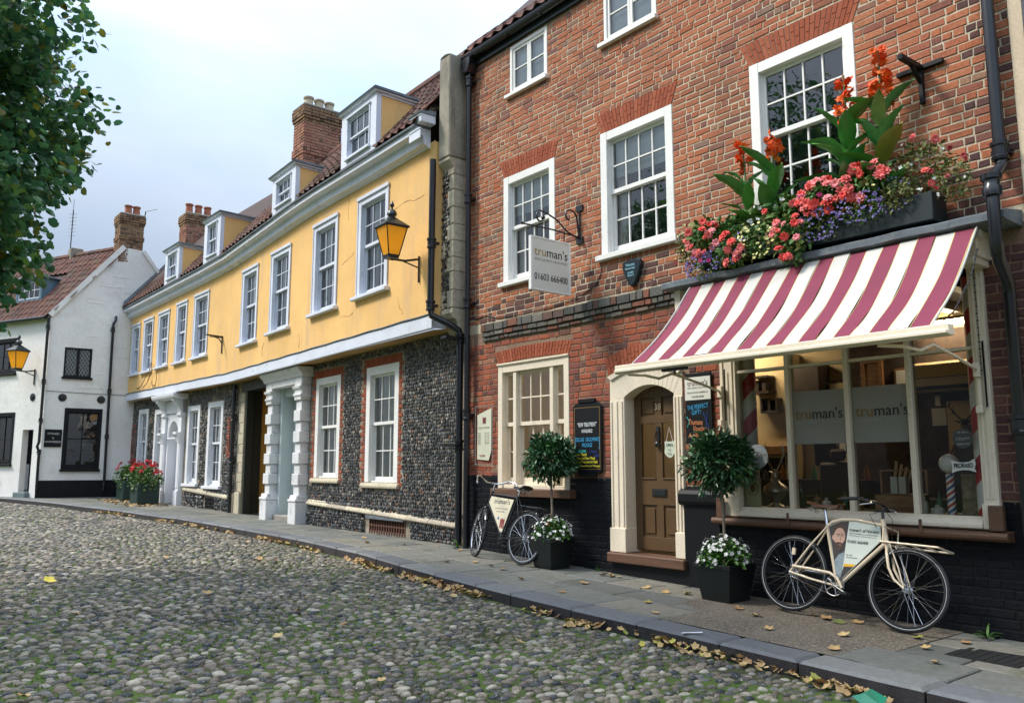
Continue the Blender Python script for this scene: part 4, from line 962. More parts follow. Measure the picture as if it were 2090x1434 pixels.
# brick jambs and heads round the two near windows
mt = [m_brick_lo]
for (a0, a1, z0, z1) in hGN[:2]:
    b = Brickwork(GN); z = z0 - .12; i = 0
    while z < z1 + .02:
        L = .20 if i % 2 else .11; R_ = .15 if i % 2 else .09
        b.items.append((a0 - L, a0 - .004, z + .005, z + .068, .012, None)); b.items.append((a1 + .004, a1 + R_, z + .005, z + .068, .012, None)); z += .074; i += 1
    b.emit(gw, mt, lambda q: 0, 200)
    voussoirs(GN, a0 - .02, a1 + .02, z1 + .005, z1 + .15, .09, m_arch, gw, proud=.012)
sash_window(house, GN, -13.58, -12.36, 1.30, 3.38, mat=m_white, cas=.15, proud=.01, sill=None, fill='curtain', botrail=.07)
sash_window(house, GN, -15.84, -14.68, 1.36, 3.37, mat=m_white, cas=.14, proud=.01, sill=None, fill='curtain', botrail=.07)
for (a0, a1, z) in ((-13.66, -12.28, 1.30), (-15.92, -14.6, 1.36)):
    k = MB(GN); k.r = .4; k.sweep([(-.1, z - .09), (.06, z - .10), (.07, z - .06), (.04, z - .01), (-.1, z - .002)], a0, a1); k.build('stone_sill', m_stone, gw, bev=.008)
# moulded stone plinth ledge, following the climb of the street
a = -10.37; zl = lambda a: float(np.interp(-a, [10.3, 16.2, 20.6, 24.1], [.70, .88, .84, 1.02]))
while a > -15.98:
    a1 = max(a - random.uniform(.55, .95), -16.0); k = MB(GN); k.r = random.random() or .01; k.sweep([(.0, -.06), (.075, -.055), (.095, -.03), (.085, .0), (.02, .055), (.0, .06)], a - .004, a1 + .004, n=2, fn=zl); k.build('plinth_stone', m_stone, gw, bev=.006); a = a1
a = -20.85
while a > -23.9:
    a1 = max(a - random.uniform(.5, .8), -23.95); k = MB(GF); k.r = random.random() or .01; k.sweep([(.0, -.08), (.07, -.075), (.08, -.03), (.03, .05), (.0, .06)], a - .004, a1 + .004, n=2, fn=zl); k.build('plinth_stone', m_stone, gw2, bev=.01); a = a1
# cellar gratings
for fr, a0, a1, z0, z1, par in ((GN, -13.33, -12.07, .36, .66, gw), (GF, -22.4, -21.8, .5, .78, gw2)):
    k = MB(fr); k.box(a0, a1, -.12, -.1, z0, z1); k.build('grating_back', m_roomdk, par)
    k = MB(fr); n = int((a1 - a0) / .085)
    for i in range(n + 1): k.box(a0 + i * (a1 - a0) / n - .014, a0 + i * (a1 - a0) / n + .014, -.06, .012, z0, z1)
    for j in range(3 + 1): k.box(a0 - .02, a1 + .02, -.055, .008, z0 + j * (z1 - z0) / 3 - .012, z0 + j * (z1 - z0) / 3 + .012)
    k.build('cellar_grating', M('brown_terracotta', (.13, .06, .04), .85) if fr is GN else m_iron, par, stuff=False)
    if fr is GN: k = MB(fr); k.box(a0 - .06, a1 + .05, -.1, .075, z1 + .005, z1 + .075); k.build('grating_lintel', m_lead, par, bev=.008)
# ---- rusticated white doorcase
m_dw = M('weathered_white_paint', (.70, .70, .70), .55, (2, .07), (30, .05), (50, .15, .003), dirt=((.33, .32, .31), 3.5, .56, .72))
m_door = M('pale_green_grey_paint', (.50, .56, .56), .45, (2, .05), None, (60, .1, .002))
port = MB(GN)
for (p, q) in ((-18.10, -17.76), (-16.46, -16.12)):
    c = (p + q) / 2; w2 = (q - p) / 2
    port.box(p - .025, q + .025, .0, .27, .36, .86); port.box(p - .035, q + .035, .0, .285, .865, .92); port.sweep([(.0, .921), (.26, .921), (.235, 1.0), (.0, 1.0)], p - .01, q + .01)
    z = 1.0; i = 0
    while z < 2.98:
        if i % 2: port.box(c - w2, c + w2, .0, .225, z + .003, z + .235); z += .238
        else: port.box(c - w2 * .82, c + w2 * .82, .0, .185, z, z + .20); z += .20
        i += 1
    port.sweep([(.0, 3.0), (.20, 3.0), (.245, 3.05), (.245, 3.09), (.215, 3.10), (.215, 3.16), (.26, 3.2), (.275, 3.25), (.0, 3.25)], p - .03, q + .03)
    port.box(p - .01, q + .01, .0, .23, 3.251, 3.42)
port.box(-18.13, -16.09, .0, .22, 3.30, 3.44)
port.sweep([(.0, 3.441), (.24, 3.441), (.26, 3.47), (.27, 3.51), (.33, 3.56), (.36, 3.60), (.36, 3.645), (.0, 3.65)], -18.22, -16.0)
pc = port.build('doorcase', m_dw, house, bev=.01)
k = MB(GN); k.box(-17.75, -17.62, -.35, .02, .45, 3.30); k.box(-16.58, -16.45, -.35, .02, .45, 3.30); k.box(-17.62, -16.58, -.35, -.02, 3.12, 3.30); k.build('door_frame', m_door, pc, bev=.004)
k = MB(GN); k.box(-17.62, -16.58, -.30, -.25, .58, 3.12)
for (z0, z1) in ((.85, 1.65), (1.85, 2.62), (2.78, 3.05)):
    for (p, q) in ((-17.50, -17.14), (-17.06, -16.70)):
        k.box(p, q, -.249, -.243, z0, z1); k.box(p + .045, q - .045, -.242, -.228, z0 + .045, z1 - .045)
dr = k.build('door', m_door, pc, bev=.006)
k = MB(GN); k.box(-17.14, -17.0, -.249, -.215, 1.62, 1.98); k.build('entry_phone', M('brushed_steel', (.45, .46, .45), .35, metal=.7), dr, bev=.005); k = MB(GN); k.box(-17.11, -17.03, -.214, -.210, 1.72, 1.82); k.build('entry_phone_screen', m_black, dr)
k = MB(GN); k.box(-17.72, -16.5, -.35, .12, .38, .55); k.build('doorstep', M('worn_stone_step', (.26, .24, .21), .85, dirt=((.14, .13, .11), 4, .5, .7)), pc, bev=.02)
# ---- covered passage with picket gate
pas = MB(GN); A0, A1_ = -20.10, -18.15
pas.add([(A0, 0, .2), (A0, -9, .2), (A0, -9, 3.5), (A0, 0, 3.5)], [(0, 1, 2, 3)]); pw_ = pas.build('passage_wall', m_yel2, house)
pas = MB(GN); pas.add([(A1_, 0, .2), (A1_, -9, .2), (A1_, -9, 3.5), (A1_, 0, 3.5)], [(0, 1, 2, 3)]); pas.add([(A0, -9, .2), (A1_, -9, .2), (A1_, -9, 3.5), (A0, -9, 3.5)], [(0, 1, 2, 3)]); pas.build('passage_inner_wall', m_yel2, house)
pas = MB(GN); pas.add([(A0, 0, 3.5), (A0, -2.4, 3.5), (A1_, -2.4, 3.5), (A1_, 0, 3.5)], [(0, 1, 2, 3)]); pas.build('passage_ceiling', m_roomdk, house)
m_dkwood = M('dark_green_black_timber', (.014, .02, .018), .5, (2, .3), (30, .3), (20, .5, .006), stretch=(8, 8, 1))
k = MB(GN); k.box(-20.12, -20.02, -.40, -.02, .35, 3.45); k.box(-20.02, -19.93, -.16, .02, .35, 3.48); k.build('open_gate_leaf', m_dkwood, house, bev=.006)
k = MB(GN); k.box(-20.3, -18.15, -.2, .05, 3.42, 3.64); k.build('passage_lintel', m_dkwood, house, bev=.01)
gate = MB(GN); gate.box(-20.0, -18.25, -1.06, -1.02, .75, .85); gate.box(-20.0, -18.25, -1.06, -1.02, 1.55, 1.65); gt = gate.build('picket_gate', m_dkwood, house)
for i in range(9):
    a = -19.92 + i * .19; k = MB(GN); h = 2.05 - .12 * abs(math.sin(i * 1.3)) * .5; k.poly([(a, .48), (a + .125, .48), (a + .125, h - .1), (a + .11, h - .03), (a + .0625, h + .03), (a + .015, h - .03), (a, h - .1)], -1.02, -.995); k.build('picket', m_dkwood, gt, bev=.004)
# stone quoins left of the passage
z = .42; i = 0
while z < 3.45:
    h = random.uniform(.20, .27) if z > .5 else .55; L = .34 if i % 2 == 0 else .24
    k = MB(GN); k.r = random.random() or .01; e = .06 if z < .5 else .015; k.box(-20.14 - L, -20.125, -.05, e, z + .005, min(z + h, 3.44) - .005); k.build('quoin_stone', m_stone, gw2, bev=.012); z += h; i += 1
downpipe(house, GF, [(-20.62, .09, 3.62), (-20.62, .09, .45)], .045, [(-20.62, .09, 2.8), (-20.62, .09, 1.75)])
# small brick-framed slit window
b = Brickwork(GF); z = 1.80; i = 0
while z < 2.86:
    if z < 1.93 or z > 2.70: b.course(z, z + .075, [(-21.2, -20.7)], .02)
    else: b.items.append((-21.18, -20.995, z + .005, z + .07, .02, None)); b.items.append((-20.785, -20.68, z + .005, z + .07, .02, None))
    z += .076
b.emit(gw2, mt, lambda q: 0, 60)
k = MB(GF); k.box(-20.99, -20.79, -.3, -.12, 1.94, 2.72); k.build('slit_window', m_roomdk, house)
b = Brickwork(GF); z = 1.75
while z < 2.95:
    if z < 1.93 or z > 2.78: b.course(z, z + .075, [(-28.86, -28.5)], .02)
    else: b.items.append((-28.88, -28.79, z + .005, z + .07, .02, None)); b.items.append((-28.65, -28.5, z + .005, z + .07, .02, None))
    z += .076
b.emit(gw2, mt, lambda q: 0, 60)
k = MB(GF); k.box(-28.79, -28.65, -.02, .012, 1.95, 2.75); k.build('slit_window', m_roomdk, house)
# ---- far white windows and far doorcase
m_wb = M('bright_white_paint', (.78, .79, .82), .45, (2, .04), (30, .03), (60, .1, .002), dirt=((.5, .49, .47), 6, .64, .8))
for (a0, a1, z0, z1) in (hGF[1], hGF[2], hGF[4], hGF[5]):
    sash_window(house, GF, a0, a1, z0, z1 + .03, mat=m_wb, cas=.14, proud=.02, sill=(.12, .09, .07) if a0 > -24.5 else None, fill='side', botrail=.10)
P0, P1 = -25.72, -24.12
k = MB(GF)
for (p, q) in ((P0, P0 + .30), (P1 - .30, P1)):
    k.box(p, q, .0, .16, .52, .92); k.box(p + .03, q - .03, .0, .12, .925, 3.0); k.box(p + .07, q - .07, .121, .135, 1.0, 2.6)
    k.sweep([(.0, 3.0), (.13, 3.0), (.17, 3.04), (.17, 3.1), (.0, 3.1)], p, q)
    k.sweep([(.0, 3.101), (.14, 3.101), (.18, 3.22), (.30, 3.38), (.36, 3.45), (.36, 3.5), (.0, 3.5)], p + .05, q - .05)
    k.sweep([(.121, 2.25), (.14, 2.25), (.2, 2.42), (.26, 2.5), (.26, 2.56), (.121, 2.56)], p + .02, q - .02)
k.box(P0 + .05, P1 - .05, .0, .10, 3.12, 3.48); k.sweep([(.0, 3.501), (.38, 3.501), (.42, 3.54), (.44, 3.60), (.44, 3.64), (.0, 3.65)], P0 - .12, P1 + .12)
A_, B_ = P0 + .30, P1 - .30; n = 12; c = (A_ + B_) / 2; hw = (B_ - A_) / 2 - .1
arcp = [(c + hw * math.cos(math.pi * i / n), 2.42 + .48 * math.sin(math.pi * i / n)) for i in range(n + 1)]
for i in range(n):
    (x0, z0), (x1, z1) = arcp[i], arcp[i + 1]
    k.poly([(x0, z0), (x0, 3.11), (x1, 3.11), (x1, z1)], -.2, .06)
k.box(A_, c - hw, -.2, .06, .52, 3.11); k.box(c + hw, B_, -.2, .06, .52, 3.11); k.box(A_ + .0, B_, .061, .08, 2.38, 2.43)
pf = k.build('doorcase', m_wb, house, bev=.008)
k = MB(GF); k.box(c - hw - .05, c + hw + .05, -.25, -.2, .52, 2.95)
for z0, z1 in ((.75, 1.3), (1.42, 2.25)): k.box(c - hw + .1, c - .05, -.199, -.185, z0, z1); k.box(c + .05, c + hw - .1, -.199, -.185, z0, z1)
k.build('door', m_wb, pf, bev=.005)
# wrought iron bits on the yellow wall
def bracket(loc_fr, a, z, L=.42):
    t = thing('iron_bracket', 'short black iron wall bracket on the yellow wall between the fifth and sixth upper windows', 'bracket', loc_fr.pt(a, 0, z - .3))
    k = MB(loc_fr); k.bar((a, .0, z), (a, L, z + .02), .035, .035); k.poly([(a - .012, z - .01), (a + .012, z - .01), (a + .012, z - .03), (a - .012, z - .03)], .0, L * .8); k.bar((a, .02, z + .03), (a, .02, z - .42), .03, .02); k.tube([(a, .02, z - .16), (a, .10, z - .05), (a, .22, z - .015)], .014, 6); k.build('bracket_arm', m_iron, t)
    return t
bracket(UF, -20.75, 4.83)
t = thing('scroll_ironwork', 'thin rusty wrought iron scroll fixed low on the yellow wall beneath the far windows', 'ironwork', UF.pt(-26.3, 0, 3.9))
def spiral(c, r0, r1, t0, t1, d, n=20): return [(c[0] + (r0 + (r1 - r0) * i / n) * math.cos(t0 + (t1 - t0) * i / n), d, c[1] + (r0 + (r1 - r0) * i / n) * math.sin(t0 + (t1 - t0) * i / n)) for i in range(n + 1)]
m_rust = M('rusty_iron', (.10, .055, .035), .7)
k = MB(UF); k.tube([(-27.6, .07, 4.02)] + [(-27.2, .07, 4.05), (-26.8, .07, 4.3), (-26.4, .07, 4.55)] + spiral((-26.3, 4.62), .12, .05, 3.9, -1.5, .07), .010, 6)
k.tube([(-27.0, .07, 4.0), (-26.6, .07, 4.12)] + spiral((-26.0, 4.13), .42, .10, 2.6, -3.2, .07), .010, 6); k.tube([(-27.6, .0, 4.02), (-27.6, .09, 4.02)], .012, 6); k.tube([(-26.0, .0, 4.0), (-26.0, .09, 4.0)], .012, 6); k.build('scroll', m_rust, t, smooth=50)
# ------------------------------------------------------------------ the white house closing the view
WG_ = line_frame((-29.11, -2.43), (-28.89, .0), by=1); WL = line_frame((-29.11, -2.43), (-38.21, -6.58))
m_ww = M('white_limewash', (.84, .81, .77), .85, (.9, .07), (14, .05), (7, .5, .02), dirt=((.70, .67, .63), 1.6, .55, .75))
white = thing('white_house', 'white limewashed brick house with black windows closing the end of the street', 'building', (-29.3, -2.2, .8))
hG = [(-1.98, -1.20, 4.40, 5.33), (-1.86, -.79, 1.52, 3.42)]
mb = MB(WG_); wall_sheet(mb, -2.43, .9, .3, 6.35, hG); mb.add([(-2.43, 0, 6.35), (.9, 0, 6.35), (.9, 0, 7.72), (.65, 0, 8.02), (.12, 0, 8.74), (-.46, 0, 8.79)], [(0, 1, 2, 3, 4, 5)]); gwall = mb.build('gable_wall', m_ww, white)
mb = MB(WG_); mb.bar((-2.46, .03, 6.30), (-.47, .03, 8.80), .07, .16); mb.bar((.12, .03, 8.74), (.9, .03, 7.68), .07, .10); mb.build('verge_board', m_ww, white)
k = MB(WG_)     # exposed courses of the limewashed brick, thin ledges
for i in range(30):
    z = random.uniform(2.75, 3.3) if i < 9 else random.uniform(3.9, 8.4); a = -2.35 if i < 9 else random.uniform(-2.2, .3); L = .5 if i < 9 else random.uniform(.15, .7)
    if i < 9: z = 2.72 + i * .078
    elif z > 6.3 and (a < -2.3 + (z - 6.3) * .82 or a + L > .5 - (z - 6.8) * .4): continue
    if any(h[0] - .05 < a + L and a < h[1] + .05 and h[2] - .05 < z < h[3] + .05 for h in hG): continue
    k.box(a, a + L, .0, .007 if i > 8 else .012, z, z + .05)
k.build('brick_ledges', m_ww, gwall, bev=.004, stuff=True)
mb = MB(WG_); mb.box(-2.5, .02, .0, .035, .3, 1.18); mb.build('black_plinth', m_black, white, bev=.01)
hL = [(-29.97, -29.49, .75, 2.74), (-31.6, -30.37, 1.68, 3.30), (-31.9, -30.5, 4.56, 5.70)]
mb = MB(WL); wall_sheet(mb, -38.2, -29.11, .2, 6.32, hL); mb.build('street_wall', m_ww, white)
mb = MB(WORLD); P = WL.pt(-38.2, 0, 0); mb.add([(P.x, P.y, .3), (P.x + 1, P.y + 5.5, .3), (P.x + 1, P.y + 5.5, 6.3), (P.x, P.y, 6.3)], [(0, 1, 2, 3)], raw=True); mb.build('end_wall', m_ww, white)
dl = Vector((-.91, -.415, 0)).normalized(); eL = Vector((-29.11, -2.43, 6.30)); rL = Vector((-28.95, -.18, 8.85))
mb = MB(); n_out = Vector((.415, -.91, 0)); e0 = eL + n_out * .12 - Vector((0, 0, .12)); mb.add([e0, e0 + dl * 10, rL + dl * 10, rL, rL + Vector((0, 2.2, -2.9)), rL + dl * 10 + Vector((0, 2.2, -2.9))], [(0, 1, 2, 3), (3, 2, 5, 4)], raw=True); rw = mb.build('roof', M('roof_underlay', (.06, .035, .03), .9), white)
tile_roof(rw, WL, -38.0, -28.1, .12, 6.22, 52.2, 3.25, 300, tw=.24, te=.29, skip=lambda a, s: ((-29.11 - a) / .91 < -1.07 * s / 3.2) or (-31.55 < a < -30.15 and .9 < s < 2.2))
k = MB(); 
for i in range(28): k.r = random.random(); c = rL + dl * (i * .35); k.tube([c + Vector((0, 0, .0)), c + dl * .36 + Vector((0, 0, .015))], .12, 8, raw=True)
k.build('ridge_tiles', m_tile, rw, smooth=40, stuff=True)
k = MB(WG_); k.add([(-.75, .05, 8.50), (-.5, .05, 8.80), (-.5, -.9, 8.80), (-1.0, -.9, 8.20)], [(0, 1, 2, 3)]); k.build('lead_flashing', m_lead, white)
mb = MB(WL); mb.tube([(-29.15, .16, 6.22), (-38, .16, 6.2)], .06, 8); mb.build('gutter', m_pipe, white, smooth=50)
chimney(white, -29.62, -28.93, -.63, .10, 8.3, 9.92, [(-29.2, -.36, 0), (-29.2, -.10, 0)], m_pot_r, 5, [m_brick_bf, m_brick_bf], zsplit=9.1, pot=(.12, .38))
# blue-grey dormer on the street slope
dmr = MB(WL); a0, a1 = -31.45, -30.25; zz0, zz1 = 6.98, 7.75; D = -.45
dmr.box(a0, a0 + .10, D - .08, D, zz0, zz1); dmr.box(a1 - .10, a1, D - .08, D, zz0, zz1); dmr.box(a0 + .1, a1 - .1, D - .08, D, zz1 - .1, zz1); dmr.box(a0 + .1, a1 - .1, D - .08, D, zz0, zz0 + .1)
m_blue = M('slate_blue_lead', (.12, .20, .26), .5, (3, .2), (30, .1), (30, .2, .003))
d_ = dmr.build('dormer', m_blue, white, bev=.004, label='blue-grey flat-roofed dormer')
sash(d_, WL, a0 + .101, a1 - .101, zz0 + .101, zz1 - .101, D - .05, D - .02, 4, 2, m_wb, st=.03, top=.03, bot=.03, bar=.02, name='casement')
k = MB(WL); k.box(a0 + .1, a1 - .1, D - .4, D - .09, zz0 + .1, zz1 - .1); k.build('room_behind', m_roomdk, d_)
k = MB(WL); k.add([(a1, D - .08, zz0 - .1), (a1, D - .08, zz1), (a1, D - .9, zz1), (a1 - .03, D - .08, zz0 - .1), (a1 - .03, D - .08, zz1), (a1 - .03, D - .9, zz1)], [(0, 1, 2), (3, 5, 4), (0, 3, 4, 1), (1, 4, 5, 2), (2, 5, 3, 0)]); k.build('cheek', m_blue, d_)
k = MB(WL); k.box(a0 - .08, a1 + .08, D - 1.0, D + .08, zz1 + .001, zz1 + .06); k.build('lead_roof', m_lead, d_, bev=.01)
# windows and door in black frames
a0, a1, z0, z1 = hG[0]; k = MB(WG_)
k.box(a0, a0 + .05, -.1, .01, z0, z1); k.box(a1 - .05, a1, -.1, .01, z0, z1); k.box(a0 + .05, a1 - .05, -.1, .01, z1 - .05, z1); k.box(a0 + .05, a1 - .05, -.1, .01, z0, z0 + .05); k.box(-1.62, -1.55, -.1, .005, z0 + .05, z1 - .05)
w_ = k.build('window', m_black, white, bev=.003, label='small black leaded casement window'); k = MB(WG_); k.box(a0 - .04, a1 + .05, -.05, .06, z0 - .07, z0 - .002); k.build('sill', m_black, w_, bev=.006)
for (p, q) in ((a0 + .05, -1.62), (-1.55, a1 - .05)):
    pane(w_, WG_, p, q, z0 + .05, z1 - .05, -.05, m_glass); k = MB(WG_); s = .095; h = z1 - z0 - .1; wd = q - p
    for i in range(-10, 12):
        for sg in (1, -1):
            pts = []
            x0 = p + i * s
            for t in np.linspace(0, h, 25):
                x = x0 + sg * t * .62 + (0 if sg > 0 else h * .62)
                if p < x < q: pts.append((x, -.045, z0 + .05 + t))
            if len(pts) > 1: k.bar(pts[0], pts[-1], .008, .008)
    k.build('lead_lattice', M('pale_lead', (.35, .38, .38), .5), w_)
k = MB(WG_); k.box(a0, a1, -.5, -.11, z0, z1); k.build('room_behind', m_roomdk, w_)
def black_window(par, fr, a0, a1, z0, z1, cols, rows, fw=.09, lbl=None, warm=False, bar=.03):
    k = MB(fr); k.box(a0, a0 + fw, -.12, .02, z0, z1); k.box(a1 - fw, a1, -.12, .02, z0, z1); k.box(a0 + fw, a1 - fw, -.12, .018, z1 - fw * 1.4, z1); k.box(a0 + fw, a1 - fw, -.12, .018, z0, z0 + fw)
    w_ = k.build('window', m_black, par, bev=.004, label=lbl)
    sash(w_, fr, a0 + fw + .001, a1 - fw - .001, z0 + fw + .001, z1 - fw * 1.4 - .001, -.07, -.03, cols, rows, m_black, bar=bar, name='casement')
    k = MB(fr); k.box(a0 - .03, a1 + .03, -.05, .07, z0 - .07, z0 - .002); k.build('sill', m_black, w_, bev=.006)
    k = MB(fr); k.box(a0, a1, -1.2, -.121, z0, z1); k.build('room_behind', m_roomdk, w_); return w_
wb_ = black_window(white, WG_, *hG[1], 2, 2, lbl='tall black shop window with goods behind the glass')
black_window(white, WL, *hL[1], 3, 2, lbl='black ground floor window beside the dark doorway', bar=.02); black_window(white, WL, *hL[2], 4, 2, lbl='black upper window beside the bracket lamp', bar=.02)
k = MB(WL); a0, a1, z0, z1 = hL[0]; k.box(a0, a1, -.35, -.3, z0, z1); k.build('door', m_black, white); k = MB(WL); k.box(a0 - .03, a1 + .03, -.3, .15, .55, .82); k.build('doorstep', M('green_grey_stone', (.14, .18, .18), .8), white, bev=.02)
for fr, a, z in ((WG_, -1.95, 3.74), (WG_, -.86, 3.72), (WL, -29.64, 3.75)):
    k = MB(fr); n = fr.n; P = fr.pt(a, .0, z); u = fr.u.normalized(); vs = []; seg = 18; prof = [(.12, .0), (.12, .02), (.095, .03), (.05, .03), (.045, .05), (.0, .052)]
    for r_, h in prof:
        for j in range(seg): t_ = 2 * math.pi * j / seg; vs.append(P + u * (r_ * math.cos(t_)) + Vector((0, 0, r_ * math.sin(t_))) + n * h)
    k.add(vs, [(i * seg + j, i * seg + (j + 1) % seg, (i + 1) * seg + (j + 1) % seg, (i + 1) * seg + j) for i in range(len(prof) - 1) for j in range(seg)], raw=True); k.build('tie_plate', m_iron, white, smooth=40)
downpipe(white, WG_, [(-.58, .0, 6.45), (-.60, .10, 6.3), (-.66, .10, 6.18), (-.66, .09, 6.0), (-.62, .08, .85)], .042, [(-.66, .08, 6.0), (-.64, .08, 4.0), (-.63, .08, 2.55), (-.62, .08, 1.1)])
downpipe(white, WG_, [(-2.50, .10, 6.2), (-2.50, .08, 2.35), (-2.54, .08, 2.2), (-2.48, .08, 2.05), (-2.47, .08, .85)], .042, [(-2.5, .08, 5.9), (-2.5, .08, 4.2), (-2.5, .08, 3.0), (-2.48, .08, 2.05)])
k = MB(WG_); k.tube([(-2.42, .012, 3.93), (-1.2, .012, 3.90), (0, .012, 3.89)], .007, 5); k.build('cable', m_iron, white)
# goods behind the black shop window
m_warmlamp = M('warm_display_lamp', (1, .7, .4), .5, emit=((1, .62, .3), 6), var=None, grain=None, bump=None)
sg = thing('shop_sign', 'black shop sign with pale lettering beside the tall black window of the white house', 'sign', WG_.pt(-2.12, .02, 2.2))
k = MB(WG_); k.box(-2.36, -1.89, .003, .035, 2.2, 2.74); k.build('sign_board', m_black, sg, bev=.005)
k = MB(); m_let = M('pale_lettering', (.62, .60, .55), .6, None, None, None)
for txt, z, s in (('STONED', 2.58, .085), ('&', 2.45, .08), ('HAMMERED', 2.33, .085)): put_text(k, txt, WG_.pt(-2.125, .037, z), WG_.u, (0, 0, 1), s, 'CENTER')
k.build('sign_lettering', m_let, sg)
# aerials
for nm, P0_, P1_, lb, els in (('tv_aerial', Vector((-32.0, -1.5, 8.2)), Vector((-31.95, -1.5, 10.6)), 'tall thin aerial mast behind the white house roof', 7), ('tv_aerial', Vector((-29.0, .12, 9.9)), Vector((-29.0, .14, 10.15)), 'small aerial on the white house chimney', 0)):
    t = thing(nm, lb, 'aerial', P0_); k = MB(); k.tube([P0_, P1_], .018, 6, raw=True); k.build('mast', m_iron, t)
    k = MB()
    if els:
        for i in range(els): c = P1_ - Vector((0, 0, .15 + i * .13)); k.tube([c + Vector((-.1, -.1, 0)), c + Vector((.1, .1, 0))], .008, 5, raw=True)
        k.tube([P1_, P1_ + Vector((0, 0, .4))], .008, 5, raw=True)
    else: k.tube([P1_, P1_ + Vector((.3, .28, .06))], .012, 5, raw=True)
    k.build('aerial_elements', m_iron, t)
# a small far chimney stub at the ridge
k = MB(); c = rL + dl * 3.1; k.box(c.x - .25, c.x + .25, c.y - .1, c.y + .3, 8.6, 9.15); k.build('vent_stub', m_rend, white, bev=.02)
# ------------------------------------------------------------------ inside the barber shop
m_iwall = M('warm_cream_wall', (.62, .50, .30), .8, (1, .08), None, None); m_idark = M('dark_brick_inside', (.045, .03, .024), .9, (6, .4), (40, .3), None)
m_ifloor = M('dark_floor', (.06, .045, .035), .6, None, None, None); m_wood = M('warm_wood', (.22, .11, .045), .5, (4, .25), (40, .15), None, stretch=(1, 8, 8)); m_dwood = M('dark_wood', (.035, .024, .018), .45, (4, .25), None, None)
k = MB(); X0, X1, Y0, Y1, Z0, Z1 = -9.9, -2.62, .24, 3.5, .45, 3.56
room = struct  # placeholder name kept out of the scene
def part(nm, mat, par, fn, **kw): m_ = MB(kw.pop('fr', WORLD)); fn(m_); return m_.build(nm, mat, par, **kw)
rb = part('shop_room', m_iwall, shop, lambda m_: m_.add([(X0, Y1, Z0), (X1, Y1, Z0), (X1, Y1, Z1), (X0, Y1, Z1), (X0, Y0, Z0), (X0, Y0, Z1)], [(0, 1, 2, 3), (0, 3, 5, 4)]))
part('floor', m_ifloor, rb, lambda m_: m_.add([(X0, .02, Z0), (X1, .02, Z0), (X1, Y1, Z0), (X0, Y1, Z0)], [(0, 1, 2, 3)]))
part('ceiling', m_idark, rb, lambda m_: m_.add([(X0, .02, Z1), (X1, .02, Z1), (X1, Y1, Z1), (X0, Y1, Z1)], [(0, 1, 2, 3)]))
part('side_wall', m_idark, rb, lambda m_: m_.add([(X1, .02, Z0), (X1, Y1, Z0), (X1, Y1, Z1), (X1, .02, Z1)], [(0, 1, 2, 3)]))
part('dark_brick_panel', m_idark, rb, lambda m_: m_.box(-5.95, -2.64, 3.40, 3.49, Z0, 3.3))
for x in np.arange(-9.4, -2.8, .62): part('ceiling_beam', m_dwood, rb, lambda m_: m_.box(x, x + .14, .1, 3.48, 3.43, 3.55))
m_tube = M('lit_tube', (1, .85, .6), .5, None, None, None, emit=((1, .77, .48), 24))
for (x0, x1, y, z) in ((-4.85, -4.17, 3.2, 3.32), (-8.0, -6.9, 2.6, 3.38)):
    t = thing('ceiling_light', {-4.85: 'lit strip light seen above the wall air conditioner inside the shop', -8.0: 'lit strip light over the fireplace end of the barber shop', -6.5: 'small lit ceiling spot over the barber shop counter'}[x0], 'light', ((x0 + x1) / 2, y, z))
    part('lit_tube', m_tube, t, lambda m_: m_.box(x0, x1, y - .05, y + .05, z, z + .05)); part('light_housing', m_iwall, t, lambda m_: m_.box(x0 - .02, x1 + .02, y - .06, y + .06, z + .051, z + .09))
def obj1(nm, lb, cat, fn, mat, grp=None, **kw):
    m_ = MB(kw.pop('fr', WORLD)); fn(m_); o = m_.build(nm, mat, None, **kw); return tag(o, lb, cat, grp)
t = thing('air_conditioner', 'cream wall air conditioner high on the dark wall inside the shop', 'air conditioner', (-4.6, 3.3, 2.5))
part('case', m_iwall, t, lambda m_: m_.box(-5.0, -4.12, 3.10, 3.39, 2.50, 2.86), bev=.03); part('vent', m_black, t, lambda m_: m_.box(-4.92, -4.25, 3.08, 3.12, 2.515, 2.56)); part('seam', m_dwood, t, lambda m_: m_.box(-4.92, -4.15, 3.094, 3.10, 2.66, 2.67))
part('chimney_breast', m_iwall, rb, lambda m_: m_.box(-7.9, -6.75, 3.15, 3.49, .46, 3.2)); part('fireplace', m_roomdk, rb, lambda m_: m_.box(-7.45, -6.85, 3.13, 3.149, .5, 1.70))
part('mantel_beam', m_wood, rb, lambda m_: m_.box(-7.5, -6.72, 3.0, 3.149, 1.74, 1.87), bev=.01)
obj1('chalk_menu', 'small dark menu board on the cream wall beyond the second shop pane', 'board', lambda m_: m_.box(-6.56, -6.24, 3.44, 3.48, 1.58, 1.92), m_black, bev=.01)
obj1('wall_mirror', 'tall mirror in a pale frame beyond the third shop pane', 'mirror', lambda m_: (m_.box(-5.75, -5.70, 3.34, 3.39, 2.3, 3.0), m_.box(-5.5, -5.45, 3.34, 3.39, 2.3, 3.0), m_.box(-5.70, -5.5, 3.34, 3.38, 2.95, 3.0), m_.box(-5.7, -5.5, 3.36, 3.38, 2.3, 2.95)), m_wood)
obj1('wall_cabinet', 'dark wall cabinet hung on the cream wall beyond the second shop pane', 'cabinet', lambda m_: (m_.box(-6.72, -6.3, 3.2, 3.49, 2.62, 3.0), m_.box(-6.75, -6.70, 3.2, 3.45, 2.35, 2.62), m_.box(-6.5, -6.46, 3.2, 3.45, 2.3, 2.62)), m_dwood)
